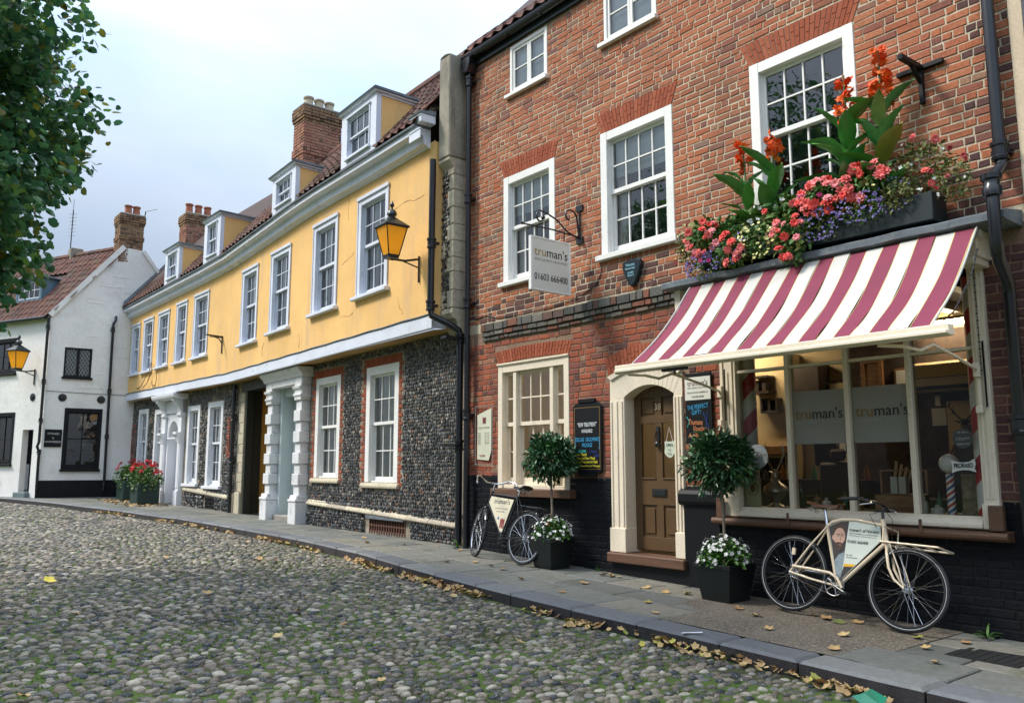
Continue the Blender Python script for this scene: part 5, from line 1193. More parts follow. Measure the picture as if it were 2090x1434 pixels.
obj1('bottle_shelf', 'small shelf of bottles on the wall beyond the first shop pane', 'shelf', lambda m_: (m_.box(-7.25, -6.95, 2.95, 3.14, 2.62, 2.66), m_.box(-7.25, -6.95, 2.95, 3.14, 2.85, 2.88), m_.box(-7.2, -7.14, 3.0, 3.1, 2.66, 2.82), m_.box(-7.08, -7.02, 3.0, 3.1, 2.66, 2.8)), m_dwood)
obj1('framed_print', 'lower small dark shelf box on the cream wall beyond the first shop pane', 'shelf', lambda m_: (m_.box(-7.12, -6.84, 3.0, 3.14, 2.34, 2.37), m_.box(-7.12, -6.84, 3.0, 3.14, 2.52, 2.55), m_.box(-7.12, -7.09, 3.0, 3.14, 2.37, 2.52), m_.box(-6.99, -6.96, 3.0, 3.14, 2.37, 2.52), m_.box(-6.87, -6.84, 3.0, 3.14, 2.37, 2.52)), m_dwood)
obj1('shop_counter', 'long dark counter with clutter along the back of the barber shop', 'counter', lambda m_: (m_.box(-6.9, -5.2, 2.5, 3.1, .46, 1.35), m_.box(-6.95, -5.15, 2.45, 3.15, 1.351, 1.40), m_.box(-4.9, -3.6, 2.2, 2.9, .46, 1.2)), m_dwood)
obj1('cream_wall_panel', 'pale panel with a stag silhouette on the dark wall at the right of the shop', 'picture', lambda m_: m_.box(-4.66, -4.0, 3.36, 3.395, 1.72, 2.38), m_iwall)
obj1('switch_plate', 'small pale notice with squares on the dark shop wall under the air conditioner', 'notice', lambda m_: (m_.box(-4.85, -4.68, 3.37, 3.395, 2.08, 2.3), m_.box(-4.8, -4.74, 3.37, 3.395, 2.33, 2.46)), m_curtain)
def stag(m_, c, s, axis=(1, 0, 0)):
    c = Vector(c); a = Vector(axis); up = Vector((0, 0, 1))
    m_.ball(c, .055 * s, 8, 6, raw=True, sc=(.8, .8, 1.25)); m_.ball(c + Vector((0, -.05 * s, -.05 * s)), .035 * s, 8, 5, raw=True, sc=(.8, 1, 1.2))
    for sg_ in (-1, 1):
        b = c + a * (sg_ * .03 * s) + up * .05 * s; P_ = [b, b + a * (sg_ * .08 * s) + up * .09 * s, b + a * (sg_ * .14 * s) + up * .17 * s, b + a * (sg_ * .13 * s) + up * .30 * s]
        m_.tube(P_, [.011 * s, .010 * s, .009 * s, .004 * s], 5, raw=True)
        for i, (dx, dz) in ((1, (.02, .09)), (2, (-.05, .10)), (2, (.07, .05)), (1, (.07, .0))): m_.tube([P_[i], P_[i] + a * (sg_ * dx * s) + up * dz * s], [.008 * s, .003 * s], 5, raw=True)
        m_.tube([c + a * (sg_ * .04 * s) + up * .03 * s, c + a * (sg_ * .11 * s) + up * .045 * s], [.016 * s, .004 * s], 5, raw=True)
m_pewter = M('pewter', (.42, .38, .30), .35, metal=.7, var=None)
obj1('stag_trophy', 'black antlered stag head mounted on the pale panel', 'ornament', lambda m_: stag(m_, (-4.42, 3.26, 2.08), 1.0), m_black, smooth=50)
CL = [(-6.8, 2.6, 'tall dark bottle'), (-6.6, 2.7, 'short amber bottle'), (-6.4, 2.55, 'pale tin'), (-6.1, 2.65, 'green bottle'), (-5.9, 2.6, 'dark jar'), (-5.6, 2.7, 'tall pale bottle'), (-5.35, 2.6, 'small amber jar')]
for i, (x, y, nm) in enumerate(CL):
    o = MB(); h = .14 + .03 * (i * 7 % 5); r = .035; o.lathe((x, y, 1.401), [(r, 0), (r, h * .6), (r * .4, h * .8), (r * .4, h)], 10); tag(o.build('bottle', M('tonic_' + str(i), [(.02, .03, .02), (.20, .08, .02), (.5, .48, .4), (.05, .16, .08), (.04, .03, .03), (.5, .45, .32), (.22, .1, .03)][i], .2, None, None, None), None, smooth=40), nm + ' on the back counter inside the barber shop, %s from the left' % ('first', 'second', 'third', 'fourth', 'fifth', 'sixth', 'last')[i], 'bottle')
t = thing('barber_chair', 'dark padded barber chair standing inside behind the second shop pane', 'chair', (-5.35, 1.7, .46))
part('chair_seat', m_dwood, t, lambda m_: m_.box(-5.62, -5.1, 1.45, 1.95, .92, 1.05), bev=.03); part('chair_back', m_dwood, t, lambda m_: m_.box(-5.60, -5.12, 1.92, 2.02, 1.051, 1.62), bev=.03); part('headrest', m_dwood, t, lambda m_: m_.box(-5.46, -5.26, 1.93, 2.0, 1.64, 1.78), bev=.03); part('pedestal', m_chr_ if False else m_dwood, t, lambda m_: m_.lathe((-5.36, 1.7, .46), [(.25, 0), (.22, .04), (.05, .08), (.05, .45)], 14))
for x in (-5.68, -5.08): part('armrest', m_wood, t, lambda m_: m_.box(x - .03, x + .03, 1.45, 1.95, 1.18, 1.22), bev=.01)
for i, (x0, x1, z0, z1, lb) in enumerate(((-6.25, -5.98, 2.35, 2.75, 'dark framed picture on the shop back wall'), (-5.30, -5.05, 2.35, 2.85, 'narrow pale framed picture high on the shop back wall'), (-6.15, -6.0, 1.75, 2.05, 'small square frame on the cream back wall of the shop'))):
    t = thing('framed_picture', lb, 'picture', ((x0 + x1) / 2, 3.38, z0)); part('frame', m_dwood if i != 1 else m_wood, t, lambda m_: m_.box(x0, x1, 3.36, 3.39, z0, z1), bev=.004); part('print', m_curtain if i else m_iwall, t, lambda m_: m_.box(x0 + .03, x1 - .03, 3.352, 3.359, z0 + .03, z1 - .03))
# ---- window display, standing on the deep sill inside
part('display_shelf', m_dwood, rb, lambda m_: m_.box(-5.5, -2.95, .02, .85, 1.06, 1.135))
t = thing('stag_bust', 'silvery stag bust with antlers in the first pane of the shop window', 'ornament', (-5.2, .4, 1.135))
part('bust', m_pewter, t, lambda m_: (m_.lathe((-5.2, .4, 1.136), [(.10, 0), (.09, .02), (.04, .05), (.05, .09), (.13, .17), (.12, .22), (.05, .27), (.04, .3)], 12)), smooth=50); part('stag_head', m_pewter, t, lambda m_: stag(m_, (-5.2, .4, 1.47), 1.0, (.8, -.2, 0)), smooth=50)
def bottle(m_, x, y, z, h, r): m_.lathe((x, y, z), [(r, 0), (r, h * .6), (r * .9, h * .68), (r * .32, h * .78), (r * .32, h * .97), (r * .4, h * .97), (r * .4, h)], 10)
m_bot = [M('dark_bottle', (.02, .03, .02), .1, None, None, None, spec=.8), M('amber_bottle', (.16, .07, .02), .15, None, None, None), M('pale_tin', (.45, .44, .38), .4, None, None, None), M('green_pack', (.05, .14, .08), .5, None, None, None)]
sp = [(-4.9, .35, .24, .035), (-4.78, .5, .15, .04), (-4.62, .4, .12, .045), (-4.5, .55, .18, .03), (-4.35, .45, .13, .04), (-4.22, .3, .10, .05), (-3.62, .35, .16, .035), (-3.55, .5, .2, .03), (-5.02, .6, .3, .04), (-4.4, .3, .09, .04), (-3.48, .3, .09, .06), (-3.2, .25, .08, .05)]
BLB = ['dark bottle just right of the stag bust', 'amber bottle in the left half of the second pane', 'short pale tin in the middle of the second pane', 'green packet bottle left of the bicycle saddle', 'dark jar at the right of the second pane', 'squat amber jar beside the second mullion', 'pale tin bottle left of the third mullion', 'green bottle right behind the third mullion', 'tall dark bottle behind the first mullion', 'low amber jar in front at the second pane foot', 'wide low pale dish in the fourth pane', 'low green dish in front of the globe pole']
for i, (x, y, h, r) in enumerate(sp):
    o = MB(); bottle(o, x, y, 1.136, h, r); tag(o.build('bottle', m_bot[i % 4] if i else m_bot[0], None, smooth=40), BLB[i], 'bottle', 'bottles in the shop window')
t = thing('wooden_crate', 'open wooden crate standing in the third pane of the shop window', 'crate', (-3.85, .4, 1.135))
part('crate_box', m_wood, t, lambda m_: (m_.box(-4.06, -3.68, .3, .6, 1.136, 1.16), m_.box(-4.06, -3.68, .3, .315, 1.16, 1.3), m_.box(-4.06, -3.68, .585, .6, 1.16, 1.3), m_.box(-4.06, -4.045, .315, .585, 1.16, 1.3), m_.box(-3.695, -3.68, .315, .585, 1.16, 1.3)), bev=.003)
t = thing('display_case', 'thin wooden display frame holding two small packets in the third pane', 'display', (-3.86, .5, 1.3))
part('case_frame', m_wood, t, lambda m_: (m_.box(-4.05, -4.03, .4, .6, 1.301, 1.52), m_.box(-3.62, -3.6, .4, .6, 1.301, 1.52), m_.box(-4.05, -3.6, .4, .6, 1.521, 1.535), m_.box(-4.05, -3.6, .4, .6, 1.301, 1.312)))
for x in (-3.96, -3.88): part('packet', m_bot[2], t, lambda m_: m_.box(x, x + .065, .42, .5, 1.313, 1.47))
obj1('rolled_papers', 'sheaf of rolled papers leaning behind the crate in the third pane', 'papers', lambda m_: [m_.tube([(-4.15 + i * .03, .8, 1.14), (-4.10 + i * .05, .85, 1.62 - .03 * i)], .015, 6) for i in range(4)], m_iwall)
def striped_pole(m_, c, r, z0, z1, cols, pitch, bands, n=None):
    """cylinder with slanting stripes as separate faces; material i of cols"""
    seg = 24; n = n or int((z1 - z0) / (pitch / bands / 3)) ; 
    for i in range(n):
        for j in range(seg):
            za, zb = z0 + (z1 - z0) * i / n, z0 + (z1 - z0) * (i + 1) / n; sl = pitch / seg
            q = []
            for (jj, zz) in ((j, za), (j + 1, za), (j + 1, zb), (j, zb)):
                t_ = 2 * math.pi * jj / seg; q.append((c[0] + r * math.cos(t_), c[1] + r * math.sin(t_), min(max(zz - jj * sl + pitch, z0), z1)))
            m_.m = cols[i % len(cols)]; m_.add(q, [(0, 1, 2, 3)])
m_red = M('barber_red', (.42, .02, .025), .4, None, None, None); m_polew = M('pole_white', (.68, .66, .60), .4, None, None, None); m_navy = M('barber_blue', (.03, .06, .20), .4, None, None, None)
for x, lb in ((-5.30, 'tall red and white striped barber pole inside the left edge of the shop window'), (-3.0, 'tall red and white striped barber pole inside the right edge of the shop window')):
    t = thing('barber_pole', lb, 'barber pole', (x, .14, 1.14)); m_ = MB(); seg = 20; r = .07; H0, H1, pit = 1.14, 3.2, .42
    nn = int((H1 - H0 + pit) / pit * 2) + 2
    for i in range(nn):
        za, zb = H0 - pit + i * pit / 2, H0 - pit + (i + 1) * pit / 2
        for j in range(seg):
            t0, t1 = 2 * math.pi * j / seg, 2 * math.pi * (j + 1) / seg; o0, o1 = pit * j / seg, pit * (j + 1) / seg
            cl = lambda z: min(max(z, H0), H1)
            za0, za1, zb0, zb1 = cl(za + o0), cl(za + o1), cl(zb + o0), cl(zb + o1)
            if zb0 - za0 < 1e-4 and zb1 - za1 < 1e-4: continue
            m_.m = i % 2; m_.add([(x + r * math.cos(t0), .14 + r * math.sin(t0), za0), (x + r * math.cos(t1), .14 + r * math.sin(t1), za1), (x + r * math.cos(t1), .14 + r * math.sin(t1), zb1), (x + r * math.cos(t0), .14 + r * math.sin(t0), zb0)], [(0, 1, 2, 3)])
    m_.build('striped_tube', [m_red, m_polew], t)
t = thing('globe_barber_pole', 'small striped barber pole topped by a white globe in the fourth pane', 'barber pole', (-3.32, .22, 1.14)); m_ = MB(); r = .035
for i in range(30):
    za, zb = 1.0 + i * .025, 1.0 + (i + 1) * .025
    for j in range(12):
        t0, t1 = 2 * math.pi * j / 12, 2 * math.pi * (j + 1) / 12; o0, o1 = .15 * j / 12, .15 * (j + 1) / 12; cl = lambda z: min(max(z, 1.14), 1.50)
        a_1, a_2, b_1, b_2 = cl(za + o0), cl(za + o1), cl(zb + o0), cl(zb + o1)
        if b_1 - a_1 < 1e-4 and b_2 - a_2 < 1e-4: continue
        m_.m = (0, 1, 2, 1)[i % 4] if i % 2 == 0 else 1
        m_.add([(-3.32 + r * math.cos(t0), .22 + r * math.sin(t0), a_1), (-3.32 + r * math.cos(t1), .22 + r * math.sin(t1), a_2), (-3.32 + r * math.cos(t1), .22 + r * math.sin(t1), b_2), (-3.32 + r * math.cos(t0), .22 + r * math.sin(t0), b_1)], [(0, 1, 2, 3)])
m_.build('striped_tube', [m_red, m_polew, m_navy], t); part('globe', m_polew, t, lambda m_: m_.ball((-3.32, .22, 1.59), .085, 14, 9), smooth=180)
obj1('hanging_apron', 'dark apron with tan straps hanging behind the fourth pane', 'apron', lambda m_: m_.add([(-3.38, .7, 1.95), (-3.2, .7, 1.95), (-3.02, .68, 1.5), (-3.05, .72, 1.2), (-3.5, .72, 1.2), (-3.56, .68, 1.45), (-3.29, .66, 1.97)], [(0, 1, 2, 3, 4, 5)]), m_dwood)
obj1('tan_strap', 'tan paper strap hanging diagonally beside the dark apron', 'strap', lambda m_: m_.bar((-3.33, .6, 1.93), (-3.55, .6, 1.52), .045, .01), m_wood)
obj1('old_advert', 'old brown printed advert card in the right corner of the shop window', 'poster', lambda m_: m_.box(-3.22, -3.03, .2, .22, 1.14, 1.5), M('aged_card', (.17, .13, .075), .8, (20, .5), None, None))
t = thing('leaf_poster', 'pale green card poster standing at the left corner of the shop window', 'poster', (-5.42, .08, 1.15)); part('card', M('pale_green_card', (.42, .40, .24), .7, None, None, None), t, lambda m_: m_.box(-5.335, -5.145, .045, .055, 1.16, 1.46))
k = MB(FB); c = FB.pt(-5.24, -.043, 1.34); k.add([c + Vector((.07 * math.cos(i * .314), 0, .07 * math.sin(i * .314))) for i in range(20)] + [c + Vector((.06 * math.cos(i * .314), 0, .06 * math.sin(i * .314))) for i in range(20)], [(i, (i + 1) % 20, 20 + (i + 1) % 20, 20 + i) for i in range(20)], raw=True); k.ball((-5.24, -.043, 1.34), .03, 8, 5, sc=(1, .1, 1.3)); k.build('emblem', m_wood, t)
# stickers and frosted panels on the glass
def fit_text(m_, body, org, right, up, width, height=None, align='L', **kw):
    v, f = text_geo(body, 1.0, 'LEFT', .0008, **kw); A = np.array(v); lo, hi = A.min(0), A.max(0); s = width / (hi[0] - lo[0]); sy = s if height is None else height / (hi[1] - lo[1])
    right, up = Vector(right).normalized(), Vector(up).normalized(); n = right.cross(up); O = Vector(org)
    ox = {'L': 0, 'C': -width / 2, 'R': -width}[align]
    m_.add([O + right * ((x - lo[0]) * s + ox) + up * (y * sy) + n * (z + .0008) for x, y, z in v], f, raw=True); return s
m_gold = M('gold_lettering', (.42, .26, .07), .5, None, None, None); m_blk = M('black_lettering', (.012, .012, .014), .5, None, None, None); m_grl = M('pale_grey_lettering', (.42, .42, .38), .6, None, None, None)
m_dgrl = M('soft_grey_lettering', (.30, .29, .25), .6, None, None, None)
def logo(parent, org, right, up, width, sub=True, mg=None, tail=True):
    O = Vector(org); r_ = Vector(right).normalized(); u_ = Vector(up).normalized()
    A = np.array(text_geo("truman's", 1, 'LEFT', .0008)[0]); B_ = np.array(text_geo('tru', 1, 'LEFT', .0008)[0]); W_ = A[:, 0].max() - A[:, 0].min(); w1 = (B_[:, 0].max() - B_[:, 0].min()) / W_ * width
    Cc = np.array(text_geo("man's", 1, 'LEFT', .0008)[0]); w2 = (Cc[:, 0].max() - Cc[:, 0].min()) / W_ * width
    m1 = MB(); fit_text(m1, 'tru', O, r_, u_, w1); m1.build('gold_letters', mg or m_gold, parent)
    m2 = MB(); fit_text(m2, "man's", O + r_ * (width - w2), r_, u_, w2); m2.build('black_letters', m_blk, parent)
    if sub: m3 = MB(); fit_text(m3, "GENTLEMEN'S GROOMERS", O - u_ * width * .115, r_, u_, width * 1.0, width * .058); m3.build('grey_letters', m_grl, parent)
mf, tf, bf, of = _nodes('frosted_film'); tr_ = tf.nodes.new('ShaderNodeBsdfTransparent'); mx_ = tf.nodes.new('ShaderNodeMixShader'); bf.inputs['Base Color'].default_value = (.32, .32, .29, 1); bf.inputs['Roughness'].default_value = .6
mx_.inputs[0].default_value = .80; tf.links.new(tr_.outputs[0], mx_.inputs[1]); tf.links.new(bf.outputs[0], mx_.inputs[2]); tf.links.new(mx_.outputs[0], of.inputs[0])
for i, (p, q, lb) in enumerate(((-4.705, -4.135, 'frosted truman\'s panel on the second pane of the shop window'), (-4.075, -3.54, 'frosted truman\'s panel on the third pane of the shop window'))):
    lb = ('frosted lettered panel on the second pane of the shop window', 'frosted lettered panel on the third pane of the shop window')[i]
    t = thing('frosted_panel', lb, 'window sign', (p, 0, 1.79)); k = MB(FB); k.box(p, q, -.0075, -.0065, 1.785, 2.305); k.build('film', mf, t); logo(t, FB.pt(p + .03, -.004, 2.03), (1, 0, 0), (0, 0, 1), .50, mg=M('brown_gold_lettering', (.24, .13, .025), .5, None, None, None))
def disc(m_, fr, a, d, z, r, n=28, sx=1): P = [(a + r * sx * math.cos(2 * math.pi * i / n), z + r * math.sin(2 * math.pi * i / n)) for i in range(n)]; m_.poly(P, d, d + .0015)
t = thing('round_sticker', "pale round sticker reading BO'S behind the right bay tree", 'sticker', (-5.14, 0, 1.56)); k = MB(FB); disc(k, FB, -5.14, -.008, 1.67, .125); k.build('sticker_disc', M('pale_blue_film', (.36, .40, .42), .5, None, None, None), t)
k = MB(); fit_text(k, "BO'S", FB.pt(-5.15, -.004, 1.64), (1, 0, 0), (0, 0, 1), .125, .06); fit_text(k, 'PRODUCTS', FB.pt(-5.18, -.004, 1.72), (1, 0, -.25), (.25, 0, 1), .08, .014); k.build('sticker_letters', m_dgrl, t)
t = thing('round_sticker', 'dark round sticker with pale writing on the fourth pane', 'sticker', (-3.1, 0, 1.73)); k = MB(FB); disc(k, FB, -3.10, -.008, 1.80, .085); k.build('sticker_disc', M('charcoal_film', (.05, .055, .06), .5, None, None, None), t)
k = MB(); fit_text(k, 'WE ARE A', FB.pt(-3.10, -.004, 1.845), (1, 0, 0), (0, 0, 1), .09, .016, 'C'); fit_text(k, '12:pm', FB.pt(-3.10, -.004, 1.79), (1, 0, .1), (-.1, 0, 1), .11, .03, 'C', shear=.3); fit_text(k, 'BARBER SHOP', FB.pt(-3.10, -.004, 1.745), (1, 0, 0), (0, 0, 1), .10, .016, 'C'); k.build('sticker_letters', m_grl, t)
t = thing('scroll_sticker', 'pale scroll-shaped sticker reading PRORASO on the fourth pane', 'sticker', (-3.11, 0, 1.51)); k = MB(FB)
sc_ = [(-.10, .05), (-.05, .032), (0, .028), (.05, .036), (.09, .06), (.10, .02), (.088, -.02), (.10, -.055), (.05, -.038), (0, -.034), (-.05, -.042), (-.10, -.062), (-.092, -.02)]
k.poly([(-3.11 + x, 1.57 + z) for x, z in sc_], -.008, -.0065); k.build('sticker_shape', M('pale_film', (.62, .63, .60), .5, None, None, None), t)
k = MB(); fit_text(k, 'PRORASO', FB.pt(-3.11, -.004, 1.555), (1, 0, .03), (0, 0, 1), .155, .04, 'C', bold=.02); k.build('sticker_letters', m_blk, t)

# ------------------------------------------------------------------ awning
m_burg = M('burgundy_canvas', (.205, .028, .062), .8, (3, .1), (60, .05), (200, .2, .001)); m_cw = M('white_canvas', (.56, .545, .51), .8, (3, .05), (60, .04), (200, .2, .001), dirt=((.55, .53, .5), 5, .62, .8)); m_pipi = M('yellow_piping', (.60, .50, .18), .8, None, None, None)
aw = thing('awning', 'striped burgundy and white canvas awning over the barber shop window', 'awning', (-4.2, -.35, 2.5))
def awp(t): return .34 + .95 * t, 3.50 - .92 * t - .075 * math.sin(math.pi * t) ** 1.2
ns = 19; xa, xb = -5.655, -2.735; m_ = MB(FB); nt_ = 12
for i in range(ns):
    p, q = xa + (xb - xa) * i / ns, xa + (xb - xa) * (i + 1) / ns
    for (c0, c1, mi) in ((p, q - .007, i % 2), (q - .007, q, 2)):
        m_.m = mi; vs = []
        for j in range(nt_ + 1):
            d, z = awp(j / nt_); w_ = .007 * math.sin(c0 * 7.3 + j * .5) + .005 * math.sin(c0 * 17 - j * .8) + .012 * math.sin(math.pi * j / nt_) * math.sin(c0 * 2.4); vs += [(c0, d, z + w_), (c1, d, z + w_)]
        m_.add(vs, [(2 * j, 2 * j + 1, 2 * j + 3, 2 * j + 2) for j in range(nt_)])
me_ = m_.build('canvas', [m_burg, m_cw, m_pipi], aw, smooth=60, recalc=False)
for (x, s) in ((xa - .012, -1), (xb + .012, 1)):
    part('edge_binding', m_cw, aw, lambda m_: m_.tube([(x, *awp(j / 10)) for j in range(11)], .009, 6), fr=FB)
part('front_bar', m_cream, aw, lambda m_: (m_.box(-5.85, -2.57, 1.27, 1.355, 2.49, 2.575), m_.box(-5.84, -2.58, 1.355, 1.375, 2.50, 2.53)), fr=FB, bev=.006)
part('roller', m_cw, aw, lambda m_: m_.tube([(-5.75, .28, 3.46), (-2.72, .28, 3.46)], .035, 10), fr=FB, smooth=50)
for i in range(19): part('rivet', m_lead, aw, lambda m_: m_.ball((xa + .08 + i * .154, 1.31, 2.578), .008, 6, 4), fr=FB)
for x, xw in ((-2.90, -2.90), (-5.50, -5.50)):
    part('folding_arm', m_cream, aw, lambda m_: m_.tube([(x - .25, 1.26, 2.485), (x - .10, 1.18, 2.47), (x - .02, 1.06, 2.44), (x, .88, 2.50), (x, .5, 2.44), (xw, .09, 2.36)], .014, 8), fr=FB, smooth=50)
    part('arm_bracket', m_cream, aw, lambda m_: (m_.box(xw - .03, xw + .03, .077, .12, 2.30, 2.42), m_.box(xw - .015, xw + .015, .077, .10, 2.05, 2.30), m_.box(xw - .025, xw + .025, .077, .13, 2.0, 2.06)), fr=FB, bev=.004)
    part('slide_slot', m_black, aw, lambda m_: m_.box(xw + .04, xw + .055, .077, .082, 2.05, 2.6), fr=FB)
part('crank_plate', m_iron, aw, lambda m_: (m_.box(-5.25, -4.95, 1.30, 1.34, 2.462, 2.488), m_.box(-5.11, -5.09, 1.31, 1.33, 2.43, 2.462)), fr=FB, bev=.004)
def links(m_, pts, r=.013):
    for i, P_ in enumerate(pts[:-1]):
        A, B_ = Vector(P_), Vector(pts[i + 1]); n = max(2, int((B_ - A).length / .03))
        for j in range(n): 
            c0, c1 = A + (B_ - A) * (j / n), A + (B_ - A) * ((j + .8) / n); m_.tube([c0, c1], .0045 if j % 2 else .007, 5, raw=True)
part('chain', m_iron, aw, lambda m_: links(m_, [FB.pt(-2.70, .42, 3.3), FB.pt(-2.68, .65, 3.02), FB.pt(-2.70, .95, 2.72), FB.pt(-2.74, 1.25, 2.55)])); part('chain', m_iron, aw, lambda m_: links(m_, [FB.pt(-2.86, .12, 3.2), FB.pt(-2.86, .12, 2.3)]))

# ------------------------------------------------------------------ signs and boards on the brick wall
hs = thing('hanging_sign', "cream hanging shop sign with truman's lettering on a scrolled iron bracket", 'sign', (-7.72, 0, 3.7)); hs['label'] = 'cream hanging shop sign with a phone number on a scrolled black iron bracket'
m_sign = M('cream_sign_paint', (.74, .73, .66), .45, (2, .03), None, None)
part('sign_board', m_sign, hs, lambda m_: (m_.box(-7.738, -7.702, -.865, -.225, 3.765, 4.425)), bev=.002)
part('sign_frame', m_white, hs, lambda m_: (m_.box(-7.745, -7.695, -.885, -.86, 3.75, 4.44), m_.box(-7.745, -7.695, -.23, -.205, 3.75, 4.44), m_.box(-7.745, -7.695, -.86, -.23, 4.42, 4.44), m_.box(-7.745, -7.695, -.86, -.23, 3.75, 3.77)), bev=.003)
logo(hs, Vector((-7.700, -.825, 4.20)), (0, 1, 0), (0, 0, 1), .56, mg=m_gold)
part('number_lettering', m_blk, hs, lambda m_: fit_text(m_, '01603 666400', Vector((-7.700, -.825, 3.89)), (0, 1, 0), (0, 0, 1), .56, .085))
def spi(c, r0, r1, t0, t1, n=16, x=-7.72): return [(x, c[0] + (r0 + (r1 - r0) * i / n) * math.cos(t0 + (t1 - t0) * i / n), c[1] + (r0 + (r1 - r0) * i / n) * math.sin(t0 + (t1 - t0) * i / n)) for i in range(n + 1)]
part('scroll_bracket', m_iron, hs, lambda m_: (m_.tube([(-7.72, -.02, 4.96), (-7.72, -.02, 4.50)], .013, 8), m_.tube([(-7.72, -.03, 4.56), (-7.72, -.5, 4.58), (-7.72, -1.0, 4.57)], .011, 8), m_.tube([(-7.72, -.04, 4.54), (-7.72, -.25, 4.60), (-7.72, -.42, 4.72), (-7.72, -.6, 4.78)] + spi((-.70, 4.70), .10, .035, .9, 5.5), .011, 8),
     m_.tube([(-7.72, -.03, 4.56), (-7.72, -.06, 4.75)] + spi((-.20, 4.80), .13, .03, .3, 4.6), .012, 8), m_.box(-7.78, -7.66, -.03, -.001, 4.48, 4.56), m_.box(-7.78, -7.66, -.03, -.001, 4.92, 5.0), m_.ball((-7.72, -1.01, 4.575), .022, 8, 6), m_.ball((-7.72, -.66, 4.71), .028, 8, 6)), smooth=50)
for y in (-.30, -.76): part('hook', m_iron, hs, lambda m_: m_.tube([(-7.72, y, 4.57), (-7.72, y, 4.44)], .007, 6))
# chalkboard left of the door
def board(m_, a0, a1, z0, z1, d0, d1): m_.box(a0, a1, d0, d1, z0, z1)
cb = thing('chalkboard', 'black chalkboard advertising a new treatment between the window and the door', 'chalkboard', (-7.6, 0, 1.48))
m_cb = M('chalkboard_black', (.012, .016, .018), .6, (6, .3), None, None)
part('board_back', m_black, cb, lambda m_: (m_.poly([(-7.86, 1.52), (-7.82, 1.485), (-7.385, 1.485), (-7.345, 1.52), (-7.345, 2.33), (-7.385, 2.37), (-7.82, 2.37), (-7.86, 2.33)], .02, .045), m_.box(-7.76, -7.45, .02, .055, 2.372, 2.425), m_.box(-7.76, -7.45, .02, .055, 1.44, 1.483)), fr=FB, bev=.006)
part('gold_line', m_gold, cb, lambda m_: (m_.box(-7.83, -7.826, .0455, .047, 1.54, 2.31), m_.box(-7.379, -7.375, .0455, .047, 1.54, 2.31), m_.box(-7.83, -7.375, .0455, .047, 2.31, 2.314), m_.box(-7.83, -7.375, .0455, .047, 1.536, 1.54)), fr=FB)
def chalk(col, nm): return M('chalk_' + nm, col, .9, (40, .2), None, None)
cw_, cblue, cyel, cteal, cor, cdb = chalk((.75, .78, .8), 'white'), chalk((.05, .35, .62), 'blue'), chalk((.75, .68, .05), 'yellow'), chalk((.05, .5, .45), 'teal'), chalk((.75, .28, .12), 'orange'), chalk((.03, .06, .3), 'deep_blue')
def line(par, nm, mat, txt, a, z, w_, h, al='L', tilt=0, fr=FB, d=.047, **kw): m_ = MB(); fit_text(m_, txt, fr.pt(a, d, z), (1, 0, tilt), (-tilt, 0, 1), w_, h, al, **kw); m_.build(nm, mat, par)
line(cb, 'chalk_writing', cw_, '"NEW TREATMENT"', -7.60, 2.07, .34, .055, 'C'); line(cb, 'chalk_writing', cw_, 'AVAILABLE:', -7.60, 1.995, .2, .045, 'C')
line(cb, 'chalk_writing', cblue, 'DELUXE  GROOMING', -7.60, 1.885, .40, .05, 'C'); line(cb, 'chalk_writing', cblue, 'PACKAGE', -7.60, 1.815, .18, .05, 'C'); line(cb, 'chalk_writing', cblue, '{', -7.825, 1.82, .02, .15); line(cb, 'chalk_writing', cblue, '}', -7.395, 1.82, .02, .15)
line(cb, 'chalk_writing', cteal, 'INCLUDES:', -7.80, 1.745, .18, .035); line(cb, 'chalk_writing', cdb, '1 Hour', -7.56, 1.74, .14, .035, shear=.2); line(cb, 'chalk_writing', cdb, '£45', -7.47, 1.69, .08, .035, shear=.2)
for i, (s, w_) in enumerate((('Hot Towel', .19), ('Charcoal Face Mask', .34), ('Hand Treatment & Nails', .38), ('Eyebrows & Facial Massage', .42))): line(cb, 'chalk_writing', cyel, s, -7.80, 1.705 - i * .046, w_, .036, shear=.15)
cb2 = thing('voucher_board', "chalkboard about gift vouchers with a cream header between the door and shop window", 'chalkboard', (-5.84, 0, 1.8))
part('board_back', m_black, cb2, lambda m_: (m_.box(-6.03, -5.66, .02, .042, 1.815, 2.60)), fr=FB, bev=.005); part('header_card', m_sign, cb2, lambda m_: m_.box(-6.02, -5.67, .0425, .047, 2.30, 2.555), fr=FB)
logo(cb2, FB.pt(-5.985, .048, 2.46), (1, 0, 0), (0, 0, 1), .28, mg=M('dark_red_lettering', (.18, .05, .05), .5, None, None, None)); line(cb2, 'small_print', m_dgrl, 'luxe services available at', -5.985, 2.375, .28, .022, d=.048); line(cb2, 'small_print', m_dgrl, 'Tel: 01603 666400', -5.93, 2.325, .17, .022, d=.048)
line(cb2, 'chalk_writing', cblue, 'THE PERFECT', -5.85, 2.20, .29, .05, 'C', .08, d=.044); line(cb2, 'chalk_writing', cblue, 'GIFT?', -5.87, 2.14, .13, .045, 'C', .06, d=.044)
line(cb2, 'chalk_writing', cor, 'Trumans', -5.98, 2.03, .19, .06, 'L', -.04, d=.044, shear=.2); line(cb2, 'chalk_writing', cor, 'Vouchers', -5.92, 1.96, .21, .055, 'L', -.03, d=.044, shear=.2); line(cb2, 'chalk_writing', cor, 'Available', -5.99, 1.885, .22, .05, 'L', .05, d=.044, shear=.2)
